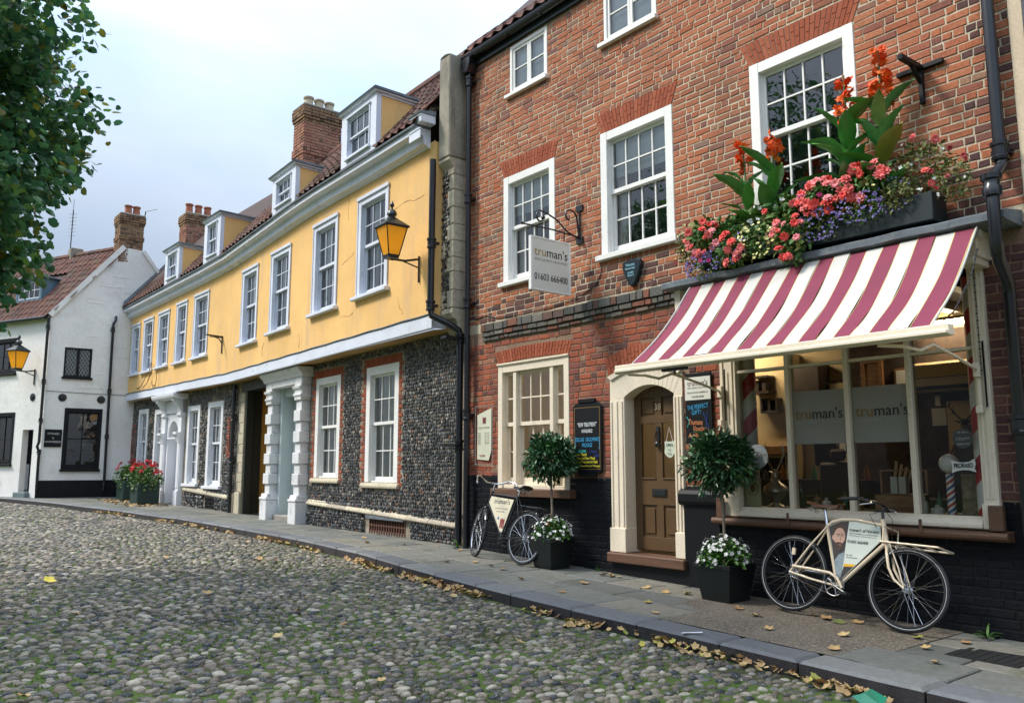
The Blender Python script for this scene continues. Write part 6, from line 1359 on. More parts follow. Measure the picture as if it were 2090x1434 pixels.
part('chalk_scissors', cdb, cb2, lambda m_: (m_.bar((-5.78, .045, 2.16), (-5.70, .045, 1.98), .006, .006), m_.bar((-5.72, .045, 2.16), (-5.74, .045, 1.98), .006, .006)), fr=FB); part('chalk_ribbon', cteal, cb2, lambda m_: m_.tube([(-6.0, .045, 2.0), (-5.97, .045, 2.07), (-6.01, .045, 2.12)], .004, 5), fr=FB)
# opening hours poster, tilted and half out of its clear holder
ph = thing('opening_hours_poster', 'cream opening hours poster slipped in its clear holder by the left downpipe', 'poster', (-9.78, 0, 1.66))
part('poster_card', M('faded_poster', (.62, .62, .48), .6, (3, .05), None, None), ph, lambda m_: m_.add([(-9.95, .022, 2.33), (-9.60, .03, 2.42), (-9.60, .03, 1.80), (-9.66, .03, 1.66), (-9.95, .022, 1.68)], [(0, 1, 2, 3, 4)]), fr=FB)
part('clear_holder', M('clear_plastic_edge', (.35, .33, .30), .3, None, None, None), ph, lambda m_: (m_.box(-9.98, -9.972, .035, .04, 1.6, 2.46), m_.box(-9.568, -9.56, .035, .04, 1.6, 2.46), m_.box(-9.972, -9.568, .035, .04, 1.6, 1.606), m_.box(-9.972, -9.568, .035, .04, 2.454, 2.46)), fr=FB)
for (a, z) in ((-9.97, 2.45), (-9.57, 2.45), (-9.97, 1.61), (-9.57, 1.61)): part('screw', m_lead, ph, lambda m_: m_.ball((a, .03, z), .012, 6, 4), fr=FB)
line(ph, 'poster_heading', m_dgrl, 'HOURS OF TRADING', -9.78, 2.13, .28, .022, 'C', d=.031); 
for i, s in enumerate(('Monday', 'Tuesday', 'Wednesday', 'Thursday', 'Friday', 'Saturday', 'Sunday')): line(ph, 'poster_text', m_dgrl, s, -9.93, 2.06 - i * .026, .07, .016, d=.031); line(ph, 'poster_text', m_dgrl, '9am - 6pm' if i < 6 else 'Closed', -9.76, 2.06 - i * .026, .11, .016, d=.031)
m_dred = M('dark_red_print', (.22, .02, .03), .6, None, None, None)
part('red_emblem', m_dred, ph, lambda m_: [m_.poly([(-9.81 + i * .028, 2.29), (-9.79 + i * .028, 2.29), (-9.793 + i * .028, 2.2), (-9.807 + i * .028, 2.2)], .031, .032) for i in range(3)], fr=FB); line(ph, 'red_mark', m_dred, 'truman', -9.88, 1.72, .13, .03, 'L', d=.031)
obj1('hydrant_plate', 'small yellow plate on the brickwork strip left of the downpipe', 'sign', lambda m_: m_.box(-10.235, -10.165, .014, .02, 2.40, 2.56), M('yellow_plate', (.70, .42, .02), .5, None, None, None), fr=FB)
# alarm box
ab = thing('alarm_box', 'dark shield-shaped burglar alarm box under the middle upper window', 'alarm', (-6.78, 0, 3.75))
sh_ = [(-.145, .15), (-.08, .165), (.0, .17), (.09, .165), (.15, .145), (.15, .08), (.11, -.04), (.05, -.14), (.0, -.175), (-.05, -.14), (-.11, -.03), (-.15, .08)]
part('alarm_case', M('navy_black_plastic', (.012, .022, .03), .3, None, None, None, spec=.6), ab, lambda m_: m_.poly([(-6.775 + x, 3.905 + z) for x, z in sh_], .012, .075), fr=FB, bev=.012)
line(ab, 'alarm_lettering', chalk((.35, .65, .8), 'pale_blue'), 'Vincent', -6.785, 3.99, .15, .036, 'C', d=.0765); line(ab, 'alarm_lettering', chalk((.35, .65, .8), 'pale_blue'), 'Security', -6.785, 3.95, .16, .038, 'C', d=.0765); line(ab, 'alarm_lettering', chalk((.35, .65, .8), 'pale_blue'), '01603', -6.78, 3.895, .09, .026, 'C', d=.0765); line(ab, 'alarm_lettering', chalk((.35, .65, .8), 'pale_blue'), '701613', -6.78, 3.86, .10, .026, 'C', d=.0765)
# open sign hung behind the door glass
os_ = thing('open_sign', 'pale shield-shaped OPEN sign hung on a cord behind the right door glass', 'sign', (-6.40, .155, 1.68))
ox_ = mid + .155
part('sign_shape', M('pale_green_enamel', (.55, .62, .50), .5, None, None, None), os_, lambda m_: m_.poly([(ox_ + x, 1.78 + z) for x, z in ((-.075, .075), (-.06, .085), (0, .078), (.06, .085), (.075, .075), (.068, .02), (.078, -.05), (.04, -.095), (0, -.11), (-.04, -.095), (-.078, -.05), (-.068, .02))], -.166, -.161), fr=FB)
line(os_, 'sign_lettering', m_blk, 'OPEN', ox_, 1.80, .10, .035, 'C', d=-.160); line(os_, 'sign_lettering', m_dgrl, 'TO', ox_, 1.745, .05, .03, 'C', d=-.160); line(os_, 'sign_lettering', m_dgrl, 'YOU', ox_, 1.70, .07, .03, 'C', d=-.160); part('cord', m_white, os_, lambda m_: m_.tube([(ox_ - .05, -.163, 1.86), (ox_, -.163, 2.03), (ox_ + .05, -.163, 1.86)], .003, 5), fr=FB)
# T-shaped bracket on the wall at the right
wbk = thing('wall_bracket', 'black T-shaped timber bracket fixed to the brick wall right of the cannas', 'bracket', (-3.2, 0, 4.84))
part('cross_bar', m_black, wbk, lambda m_: m_.bar((-3.43, .03, 5.165), (-3.01, .03, 5.165), .04, .045), fr=FB, bev=.005); part('upright', m_black, wbk, lambda m_: m_.bar((-3.215, .03, 5.14), (-3.215, .03, 4.82), .04, .045), fr=FB, bev=.005); part('arm', m_black, wbk, lambda m_: m_.bar((-3.215, .052, 5.165), (-3.215, .42, 5.15), .05, .05), fr=FB, bev=.005); part('strut', m_black, wbk, lambda m_: m_.bar((-3.215, .05, 5.03), (-3.215, .2, 5.14), .035, .035), fr=FB, bev=.004)
# loose cable on the brickwork
k = MB(FB); k.tube([(-7.35, .015, 4.14), (-7.33, .015, 4.02), (-7.45, .015, 3.86), (-7.8, .02, 3.76), (-8.3, .02, 3.72), (-8.9, .02, 3.70), (-9.5, .02, 3.74), (-9.75, .015, 3.81), (-10.05, .015, 3.78)], .006, 5); k.build('cable', m_iron, shop)

# ------------------------------------------------------------------ lanterns
m_amber = M('amber_lantern_glass', (.92, .50, .04), .3, (8, .15), (30, .06), None, emit=((1, .45, .02), .16))
_t = m_amber.node_tree; _p = [n for n in _t.nodes if n.type == 'BSDF_PRINCIPLED'][0]; _tl = _t.nodes.new('ShaderNodeBsdfTranslucent'); _mx = _t.nodes.new('ShaderNodeMixShader'); _mx.inputs[0].default_value = .6; _tl.inputs[0].default_value = (1, .62, .08, 1)
_t.links.new(_p.outputs[0], _mx.inputs[1]); _t.links.new(_tl.outputs[0], _mx.inputs[2]); _t.links.new(_mx.outputs[0], [n for n in _t.nodes if n.type == 'OUTPUT_MATERIAL'][0].inputs[0]); m_lant = M('dark_green_black_metal', (.010, .016, .016), .35, None, None, None, spec=.6)
def lantern(P, fr, wall_pt, lb, s=1.0):
    """street lantern on a wall bracket; P = centre under the lamp body"""
    t = thing('wall_lantern', lb, 'street lamp', P); P = Vector(P); u = fr.u.normalized(); n = fr.n
    def q(a, d, z): return P + u * (a * s) + n * (d * s) + Vector((0, 0, z * s))
    def ring(w_, z): return [q(-w_, w_, z), q(w_, w_, z), q(w_, -w_, z), q(-w_, -w_, z)]
    b0, b1 = ring(.095, .05), ring(.19, .52)
    for i in range(4): j = (i + 1) % 4; m_ = MB(); m_.add([b0[i], b0[j], b1[j], b1[i]], [(0, 1, 2, 3)], raw=True); m_.build('glass_pane', m_amber, t)
    m_ = MB()
    for i in range(4): m_.tube([b0[i], b1[i]], .011 * s, 6, raw=True); j = (i + 1) % 4; m_.tube([b0[i], b0[j]], .013 * s, 6, raw=True); m_.tube([b1[i], b1[j]], .013 * s, 6, raw=True)
    m_.build('lantern_frame', m_lant, t)
    m_ = MB(); prof = [(.215, .515), (.225, .53), (.22, .545), (.15, .61), (.09, .66), (.075, .68)]
    vs = []; 
    for w_, z in prof: vs += ring(w_, z)
    m_.add(vs, [(i * 4 + j, i * 4 + (j + 1) % 4, i * 4 + 4 + (j + 1) % 4, i * 4 + 4 + j) for i in range(len(prof) - 1) for j in range(4)] + [(0, 1, 2, 3), tuple(range(20, 24))], raw=True)
    m_.build('lantern_roof', m_lant, t, bev=.004)
    m_ = MB(); m_.lathe(q(0, 0, 0), [(.085 * s, .67 * s), (.09 * s, .685 * s), (.06 * s, .70 * s), (.062 * s, .73 * s), (.085 * s, .745 * s), (.08 * s, .79 * s), (.05 * s, .83 * s), (.018 * s, .845 * s), (.016 * s, .87 * s), (.036 * s, .90 * s), (.034 * s, .93 * s), (.015 * s, .965 * s), (.001, 1.0 * s)], 14, raw=True); m_.build('finial', m_lant, t, smooth=40)
    m_ = MB(); m_.add(ring(.095, .0) + ring(.095, .049), [(0, 1, 2, 3), (4, 5, 6, 7), (0, 1, 5, 4), (1, 2, 6, 5), (2, 3, 7, 6), (3, 0, 4, 7)], raw=True); m_.build('lantern_base', m_lant, t, bev=.004)
    W_ = Vector(wall_pt); m_ = MB(); m_.bar(P - Vector((0, 0, .0)), W_ + Vector((0, 0, .04)), .035, .04) if False else m_.tube([P, P + (W_ - P) * .5 + Vector((0, 0, -.03 * s)), W_], .02 * s, 8, raw=True)
    m_.tube([W_ + Vector((0, 0, .05)), W_ - Vector((0, 0, .40 * s))], .016 * s, 8, raw=True); m_.tube([P + (W_ - P) * .35 - Vector((0, 0, .02)), W_ - Vector((0, 0, .15 * s))], .013 * s, 8, raw=True); m_.build('wall_arm', m_lant, t, smooth=50)
    return t
wp = UN.pt(-11.03, .02, 4.86); lantern(wp + UN.n * .50 + Vector((0, 0, -.07)), UN, wp, 'large amber lantern on the yellow wall beside the brick building', .95)
wp = WL.pt(-29.62, .02, 4.58); lantern(wp + WL.n * .58 + Vector((0, 0, -.05)), WL, wp, 'far small amber lantern on the white house beyond the tree', 1.12)
# ------------------------------------------------------------------ plants
def leafmat(name, stops, rough=.45, spec=.5, trans=.0, grain=(30, .15)): return MR(name, stops, rough, grain, None, objrand=True, spec=spec)
m_bay = leafmat('bay_leaf', [(0, (.014, .055, .02)), (.5, (.028, .10, .034)), (.85, (.055, .15, .05)), (1, (.10, .21, .06))], .35, .6)
m_lgreen = leafmat('light_green_leaf', [(0, (.03, .10, .015)), (.5, (.05, .15, .02)), (1, (.10, .22, .03))], .5)
m_canna = leafmat('canna_leaf', [(0, (.06, .22, .04)), (.5, (.11, .33, .07)), (.9, (.07, .27, .11)), (1, (.36, .32, .05))], .38, .5, grain=(8, .2))
m_mixgreen = leafmat('mixed_trailing_leaf', [(0, (.035, .11, .02)), (.4, (.06, .17, .03)), (.7, (.11, .20, .035)), (.88, (.19, .20, .04)), (1, (.16, .10, .02))], .6)
m_airy = leafmat('airy_yellow_green', [(0, (.10, .13, .03)), (.6, (.16, .19, .05)), (1, (.22, .20, .08))], .7)
m_coral = leafmat('coral_petal', [(0, (.80, .07, .06)), (.4, (.84, .13, .11)), (.75, (.86, .22, .22)), (1, (.88, .32, .34))], .55, .3, grain=None)
m_orange = leafmat('orange_petal', [(0, (.78, .06, .015)), (.5, (.85, .12, .02)), (1, (.88, .20, .03))], .55, .3, grain=None)
m_purple = leafmat('violet_petal', [(0, (.17, .12, .40)), (1, (.28, .22, .55))], .6, grain=None); m_yelp = leafmat('lemon_petal', [(0, (.78, .74, .25)), (1, (.82, .80, .40))], .6, grain=None)
m_whitep = leafmat('white_petal', [(0, (.74, .74, .70)), (1, (.80, .80, .78))], .5, grain=None); m_magp = leafmat('magenta_petal', [(0, (.50, .02, .22)), (1, (.60, .03, .16))], .5, grain=None); m_redp = leafmat('red_petal', [(0, (.62, .015, .02)), (1, (.75, .04, .05))], .5, grain=None); m_dkred = leafmat('dark_red_petal', [(0, (.25, .01, .02)), (1, (.35, .015, .02))], .5, grain=None)
m_stem = M('green_stem', (.10, .16, .05), .6, None, None, None); m_trunk = M('grey_bark', (.20, .17, .13), .85, (8, .25), (50, .2), (40, .6, .006))
m_pot = M('black_planter', (.008, .011, .012), .35, None, None, (20, .1, .002), spec=.5)
def leaf_v(L, W, fold=.25, curl=.15):
    """leaf blade along +x, tip at L: centre line and two edges"""
    v = [(0, 0, 0), (L * .33, 0, 0), (L * .7, 0, -curl * L * .25), (L, 0, -curl * L), (L * .3, W * .46, fold * W * .5), (L * .65, W * .36, fold * W * .4 - curl * L * .2), (L * .3, -W * .46, fold * W * .5), (L * .65, -W * .36, fold * W * .4 - curl * L * .2)]
    f = [(0, 1, 4), (1, 2, 5, 4), (2, 3, 5), (0, 6, 1), (1, 6, 7, 2), (2, 7, 3)]
    return v, f
def orient(d, roll=0):
    """rotation taking +x to d, +z roughly up, then rolled"""
    d = Vector(d).normalized(); up = Vector((0, 0, 1)) if abs(d.z) < .95 else Vector((1, 0, 0)); y = up.cross(d).normalized(); z = d.cross(y)
    return Matrix((d, y, z)).transposed() @ Matrix.Rotation(roll, 3, 'X')
def add_leaf(m_, P, d, L, W, roll=0, fold=.25, curl=.15, rnd=None):
    v, f = leaf_v(L, W, fold, curl); Rm = orient(d, roll); P = Vector(P); m_.r = rnd if rnd is not None else (random.random() or .01)
    m_.add([P + Rm @ Vector(q) for q in v], f, raw=True)
def rdir(zb=0): 
    while True:
        v = Vector((random.uniform(-1, 1), random.uniform(-1, 1), random.uniform(-1, 1)))
        if .05 < v.length < 1: v = v.normalized(); v.z += zb; return v.normalized()
def blossom_mesh(name, mat, n=7, r=.03, layers=2, cup=.4):
    m_ = MB()
    for l in range(layers):
        for i in range(n - l * 2):
            t = 2 * math.pi * (i + .5 * l) / (n - l * 2); d = Vector((math.cos(t), math.sin(t), cup + l * .5)); add_leaf(m_, (0, 0, l * .004), d, r * (1 - .2 * l), r * .9, 0, .3, .25, rnd=0)
    return m_.mesh(name, mat, recalc=False)
BL = {'coral': blossom_mesh('blossom', m_coral, 8, .042), 'magenta': blossom_mesh('blossom', m_magp, 6, .03), 'lemon': blossom_mesh('blossom', m_yelp, 5, .016, 1), 'violet': blossom_mesh('blossom', m_purple, 5, .010, 1), 'white': blossom_mesh('blossom', m_whitep, 5, .020, 1), 'red': blossom_mesh('blossom', m_redp, 7, .04), 'dkred': blossom_mesh('blossom', m_dkred, 7, .03), 'orange': blossom_mesh('blossom', m_orange, 6, .055, 2, .6)}
def put_blossom(par, kind, P, s=1.0, d=None):
    ob = link(BL[kind], 'blossom', par, P); d = d or (Vector((.3, -1, .25)) + rdir() * .7); ob.rotation_euler = d.to_track_quat('Z', 'Y').to_euler(); ob.scale = (s, s, s); return ob
def put_geo(m_, kind, P, s=1.0, d=None):
    me = BL[kind]; d = d or (Vector((.3, -1, .25)) + rdir() * .7); q = d.to_track_quat('Z', 'Y').to_matrix(); P = Vector(P)
    m_.r = random.random() or .01; m_.add([P + q @ (Vector(v.co) * s) for v in me.vertices], [tuple(p.vertices) for p in me.polygons], raw=True)
def planter(par, x, y, z, top, bot, h, rot=0):
    m_ = MB(); ct, st_ = math.cos(rot), math.sin(rot)
    def rg(w_, zz): return [(x + (a * ct - b * st_) * w_, y + (a * st_ + b * ct) * w_, zz) for a, b in ((-.5, -.5), (.5, -.5), (.5, .5), (-.5, .5))]
    rs = [rg(bot, z), rg(top * .97, z + h - .05), rg(top, z + h - .045), rg(top, z + h), rg(top * .9, z + h), rg(top * .86, z + h - .06)]; vs = sum(rs, [])
    m_.add(vs, [(i * 4 + j, i * 4 + (j + 1) % 4, i * 4 + 4 + (j + 1) % 4, i * 4 + 4 + j) for i in range(5) for j in range(4)] + [(0, 1, 2, 3), (20, 21, 22, 23)], raw=True); return m_.build('planter', m_pot, par, bev=.01)
def bay_tree(x, y, z, s, lb, top=.42, h=.37, trunk_lean=(0, 0)):
    t = thing('bay_tree', lb, 'potted tree', (x, y, z)); planter(t, x, y, z, top, top * .74, h)
    cz = z + 1.36; c = Vector((x + trunk_lean[0], y + trunk_lean[1], cz))
    part('trunk', m_trunk, t, lambda m_: m_.tube([(x, y, z + h - .05), (x + .01, y, z + .7), (c.x - .01, c.y, cz - .2), (c.x, c.y, cz)], [.017, .015, .014, .01], 8), smooth=60)
    m_ = MB(); rr = .30 * s
    for i in range(14): d = rdir(.2); m_.tube([c + Vector((0, 0, -.15)), c + d * rr * .8], [.006, .003], 4, raw=True)
    m_.build('twigs', m_trunk, t)
    m_ = MB()
    for i in range(2900):
        d = rdir(); r = rr * random.uniform(.5, 1.04) * (1 + .12 * math.sin(d.x * 5 + d.z * 4) + .08 * math.sin(d.y * 9)); 
        if d.z < -.5 and random.random() < .4: continue
        add_leaf(m_, c + Vector((d.x * r, d.y * r, d.z * r * .90)), d + rdir() * .8, random.uniform(.06, .10), random.uniform(.028, .042), random.uniform(-1, 1), .3, random.uniform(0, .3))
    m_.build('crown', m_bay, t, stuff=True, recalc=False)
    fl = thing('begonias', lb2(lb), 'flowers', (x, y, z + h - .05)); m_ = MB()
    for i in range(700):
        d = rdir(.25); d.z = abs(d.z); r = random.uniform(.35, 1.0); P = Vector((x + d.x * r * top * .60, y + d.y * r * top * .60, z + h - .02 + d.z * r * .25)); add_leaf(m_, P, d + rdir() * .7, random.uniform(.03, .055), random.uniform(.028, .045), random.uniform(-1, 1), .2, .2)
    m_.build('foliage', m_lgreen, fl, stuff=True, recalc=False); m_ = MB()
    for i in range(120):
        d = rdir(.3); d.z = abs(d.z); r = random.uniform(.92, 1.08); P = Vector((x + d.x * r * top * .62, y + d.y * r * top * .62, z + h + d.z * r * .27)); put_geo(m_, 'white', P, random.uniform(.8, 1.3), d + rdir() * .5)
    m_.build('white_blooms', m_whitep, fl, stuff=True, recalc=False)
    return t
def lb2(lb): return 'white begonias round the stem of the bay tree by the door window' if 'left' in lb else 'white begonias round the stem of the bay tree by the shop window'
bay_tree(-7.93, -.36, gz(-7.9), 1.0, 'round-headed bay tree in a black planter left of the door')
bay_tree(-5.28, -.42, gz(-5.3), 1.06, 'round-headed bay tree in a black planter right of the door', .44, .36)

# ---- window boxes on the lead shelf
m_trough = M('dark_green_trough', (.012, .022, .026), .5, (3, .15), None, (30, .1, .002))
for (p, q, lb) in ((-5.52, -4.33, 'left dark trough on the lead shelf, mostly covered by trailing flowers'), (-4.29, -3.06, 'right dark trough on the lead shelf, its front end bare')):
    o = MB(FB); zb_ = 3.655; D0, D1 = .05, .33
    vs = []
    for (ix, z) in ((.01, zb_), (0, 3.90), (.02, 3.90), (.03, 3.70)): vs += [(p + ix, D0 + ix, z), (q - ix, D0 + ix, z), (q - ix, D1 - ix, z), (p + ix, D1 - ix, z)]
    o.add(vs, [(i * 4 + j, i * 4 + (j + 1) % 4, i * 4 + 4 + (j + 1) % 4, i * 4 + 4 + j) for i in range(3) for j in range(4)] + [(0, 1, 2, 3), (12, 13, 14, 15)]); tag(o.build('window_box', m_trough, None, bev=.006), lb, 'window box')
def canna(x, d, base, top, lean, lb, leaves, seed, head=1.0):
    random.seed(seed); P0 = FB.pt(x, d, base); P1 = FB.pt(x + lean, d + .04, top); t = thing('canna', lb, 'flower', P0)
    part('stem', m_stem, t, lambda m_: m_.tube([P0, P0 + (P1 - P0) * .5 + Vector((.01, 0, 0)), P1], [.016, .013, .008], 7, raw=True), smooth=60)
    for i in range(leaves):
        f = .12 + .55 * i / leaves; Q = P0 + (P1 - P0) * f; ang = i * 2.4 + random.uniform(-.4, .4); dd = Vector((math.cos(ang) * .8, min(.25, math.sin(ang) * .55 - .25), random.uniform(.8, 2.0))); L = random.uniform(.34, .50) * (1 - .2 * f); W = L * random.uniform(.38, .52)
        m_ = MB(); n = 7; Rm = orient(dd, random.uniform(-.5, .5)); vs = []; droop = random.uniform(.2, .65)
        for j in range(n + 1):
            s = j / n; w_ = W * math.sin(math.pi * min(1, s * .97 + .03)) ** .75 * .5 * (1 - .3 * s); zz = -droop * L * s * s
            for e in (-1, -.5, 0, .5, 1): vs.append(Q + Rm @ Vector((L * s, e * w_, zz + abs(e) * w_ * .45 + .012 * math.sin(s * 11 + e * 5 + i))))
        m_.add(vs, [(j * 5 + e, j * 5 + e + 1, j * 5 + e + 6, j * 5 + e + 5) for j in range(n) for e in range(4)], raw=True); m_.build('leaf', m_canna, t, smooth=180, recalc=False)
    for i in range(int(22 * head)): f = random.uniform(0, 1); Q = P1 - Vector((0, 0, f * .30 * head)) + rdir() * .045 * (1 + f); put_blossom(t, 'orange', Q, random.uniform(.75, 1.15), rdir(.5))
    return t
canna(-4.98, .2, 3.75, 4.93, -.02, 'orange canna leftmost of the four above the awning', 10, 1, .9); canna(-4.66, .22, 3.75, 4.93, .02, 'smaller orange canna just left of the sash window above the awning', 8, 2, .8)
canna(-3.88, .2, 3.75, 5.27, .04, 'tall broad-leaved orange canna standing in front of the sash window above the awning', 14, 3, 1.5); canna(-3.55, .2, 3.75, 5.40, .06, 'tallest orange canna, nearest the T-shaped bracket', 13, 4, 1.7)
random.seed(21)
def clump(kind, lb, cat, grp, x, d, z, rx, rd, rz, n, lm, lsz, fl=(), name='trailing_plant'):
    t = thing(name, lb, cat, FB.pt(x, d, z - rz), grp); m_ = MB()
    for i in range(n):
        v = rdir(); r = random.uniform(.3, 1.0) ** .6; P = FB.pt(x + v.x * rx * r, max(.03, d + v.y * rd * r), z + v.z * rz * r); L = random.uniform(*lsz); dd = rdir(-.15) + Vector((0, -.3, 0))
        add_leaf(m_, P, dd, L, L * random.uniform(.35, .6), random.uniform(-1.5, 1.5), .2, random.uniform(.1, .5))
    m_.build('foliage', lm, t, stuff=True, recalc=False)
    for (fk, cnt, s0, s1, sep_) in fl:
        if sep_:
            for i in range(cnt):
                v = rdir(); v.y = abs(v.y); P = FB.pt(x + v.x * rx * .9, d + (v.y * .5 + .6) * rd, z + v.z * rz * .95); put_blossom(t, fk, P, random.uniform(s0, s1))
        else:
            m_ = MB()
            for i in range(cnt):
                v = rdir(); v.y = abs(v.y); P = FB.pt(x + v.x * rx, d + (v.y * .5 + .55) * rd, z + v.z * rz); put_geo(m_, fk, P, random.uniform(s0, s1))
            m_.build('blooms', BL[fk].materials[0], t, stuff=True, recalc=False)
    return t
G1 = 'plants spilling from the window boxes'
cl = [('airy', 'yellow-green airy plant with dark red blooms at the left end of the flower boxes', -5.70, .28, 3.95, .17, .16, .26, 420, m_airy, (.03, .06), [('dkred', 7, .7, 1.1, True), ('lemon', 14, .7, 1, False)]),
  ('b1', 'pale coral begonia cluster left of the leftmost canna', -5.42, .30, 3.98, .22, .2, .22, 820, m_mixgreen, (.045, .11), [('coral', 24, .85, 1.25, True)]),
  ('l1', 'violet lobelia hanging at the lower left of the flower boxes', -5.40, .38, 3.68, .24, .12, .15, 520, m_mixgreen, (.02, .04), [('violet', 120, .9, 1.5, False), ('magenta', 2, .8, 1, True)]),
  ('b2', 'coral begonias hanging low over the lead shelf beneath the leftmost canna', -5.05, .40, 3.78, .22, .14, .17, 640, m_mixgreen, (.045, .11), [('coral', 11, 1.0, 1.45, True), ('violet', 60, .8, 1.3, False)]),
  ('g1', 'feathery green foliage with white flowers below the right upper window', -4.62, .22, 4.05, .34, .16, .22, 620, m_mixgreen, (.03, .09), [('white', 16, .9, 1.4, True)]),
  ('y1', 'pale yellow flowers tumbling over the trough under the window', -4.72, .40, 3.80, .24, .12, .18, 380, m_mixgreen, (.03, .06), [('lemon', 48, .9, 1.4, False)]),
  ('b3', 'coral begonias dangling below the shelf at the middle of the boxes', -4.35, .42, 3.74, .18, .14, .24, 420, m_mixgreen, (.04, .09), [('coral', 15, .85, 1.25, True)]),
  ('l2', 'violet lobelia drift in the middle of the flower boxes', -4.08, .36, 3.82, .22, .12, .16, 460, m_mixgreen, (.02, .04), [('violet', 110, .9, 1.5, False)]),
  ('b4', 'coral begonias clustered in front of the tall cannas', -4.05, .28, 4.08, .26, .18, .17, 820, m_mixgreen, (.045, .11), [('coral', 24, 1.0, 1.45, True), ('magenta', 2, .9, 1.1, True)]),
  ('b5', 'deep coral begonias with a magenta bloom under the tallest canna', -3.66, .28, 4.12, .28, .18, .17, 820, m_mixgreen, (.045, .11), [('coral', 26, 1.0, 1.5, True), ('magenta', 3, .9, 1.1, True), ('lemon', 6, 1, 1.3, False)]),
  ('l3', 'violet lobelia hanging over the bare front of the right trough', -3.66, .38, 3.88, .22, .10, .14, 420, m_mixgreen, (.02, .04), [('violet', 90, .9, 1.5, False)]),
  ('a2', 'airy seed-headed foliage rising at the right end of the flower boxes', -3.18, .22, 4.18, .26, .14, .26, 420, m_airy, (.03, .07), [('white', 9, .7, 1.1, True), ('coral', 4, .9, 1.1, True)]),
  ('a3', 'loose grassy foliage with a dark red bloom at the far right of the boxes', -2.92, .22, 4.02, .18, .14, .24, 300, m_airy, (.03, .06), [('dkred', 6, .8, 1.2, True), ('white', 3, .7, 1, True)])]
cl += [('t1', 'wispy brown-green trails hanging over the bare end of the right trough', -3.36, .36, 3.93, .16, .06, .16, 170, m_airy, (.03, .06), [('violet', 30, .8, 1.2, False)]),
  ('t2', 'green leafy filler with orange-brown leaves at the middle of the boxes', -4.42, .30, 4.0, .34, .16, .22, 700, m_mixgreen, (.05, .12), [('coral', 5, .8, 1.1, True)]),
  ('t3', 'bright green leafy growth round the foot of the left cannas', -5.05, .26, 3.98, .34, .16, .2, 600, m_mixgreen, (.05, .12), [('coral', 5, .8, 1.1, True), ('white', 5, .8, 1.1, True)])]
for (_, lb, x, d, z, rx, rd, rz_, n, lm, lsz, fl) in cl: clump(_, lb, 'flowers', G1, x, d, z, rx, rd, rz_, n, lm, lsz, fl)
# ---- geranium tubs by the far doorcase
for (x, y, lb, s) in ((-25.15, -.42, 'nearer dark green tub of red geraniums by the far white doorcase', 1.0), (-27.1, -.30, 'farther dark green tub of red geraniums against the far windows', 1.05)):
    z = gz(x); t = thing('geranium_tub', lb, 'planter', (x, y, z))
    m_ = MB(); m_.box(x - .36 * s, x + .36 * s, y - .3, y + .3, z, z + .56); m_.build('tub', M('dark_green_tub', (.012, .035, .028), .5, None, None, None), t, bev=.02)
    m_ = MB()
    for i in range(900): v = rdir(); r = random.uniform(.4, 1); P = Vector((x + v.x * .52 * r, y + v.y * .45 * r, z + .72 + v.z * (.34 if v.z > 0 else .5) * r)); add_leaf(m_, P, v + rdir() * .7, random.uniform(.05, .1), random.uniform(.05, .09), random.uniform(-1, 1))
    m_.build('foliage', leafmat('geranium_leaf', [(0, (.04, .11, .02)), (.6, (.07, .17, .03)), (1, (.20, .25, .06))], .6), t, stuff=True, recalc=False); m_ = MB()
    for i in range(34):
        v = rdir(.5); v.z = abs(v.z); P = Vector((x + v.x * .5, y + v.y * .42, z + .86 + v.z * .34))
        for j in range(5): put_geo(m_, 'red', P + rdir() * .035, random.uniform(.6, .95), v + rdir() * .4)
    m_.build('red_blooms', m_redp, t, stuff=True, recalc=False)
# ------------------------------------------------------------------ bicycles (local frame: x forwards, z up, origin under the rear hub)
m_tyre = M('black_rubber', (.012, .014, .018), .75, None, None, (150, .3, .002)); m_alu = M('polished_alloy', (.62, .63, .65), .22, None, None, None, metal=1); m_bcream = M('cream_bike_enamel', (.72, .60, .44), .35, (6, .05), None, None, coat=.3)
m_bblack = M('black_bike_enamel', (.010, .011, .013), .22, None, None, None, coat=.5); m_leather = M('brown_leather', (.16, .065, .028), .5, (20, .2), None, (60, .3, .002)); m_chrome = M('chrome', (.75, .76, .78), .12, None, None, None, metal=1)
m_card = M('pale_poster', (.60, .66, .60), .55, None, None, None); m_refl = M('reflective_sidewall', (.62, .64, .60), .4, None, None, None)
def circ(c, r, n=40, plane='xz'): return [(c[0] + r * math.cos(2 * math.pi * i / n), c[1], c[2] + r * math.sin(2 * math.pi * i / n)) for i in range(n + 1)]
def torus(m_, c, R_, r, n=44, seg=8, sy=1.0):
    vs = []
    for i in range(n):
        t = 2 * math.pi * i / n
        for j in range(seg): s = 2 * math.pi * j / seg; rr = R_ + r * math.cos(s); vs.append((c[0] + rr * math.cos(t), c[1] + r * sy * math.sin(s), c[2] + rr * math.sin(t)))
    m_.add(vs, [(i * seg + j, i * seg + (j + 1) % seg, ((i + 1) % n) * seg + (j + 1) % seg, ((i + 1) % n) * seg + j) for i in range(n) for j in range(seg)], raw=True)
def ycyl(m_, c, r, y0, y1, seg=14): m_.lathe(c, [(r, y0), (r, y1)], seg, axis='y', raw=True)
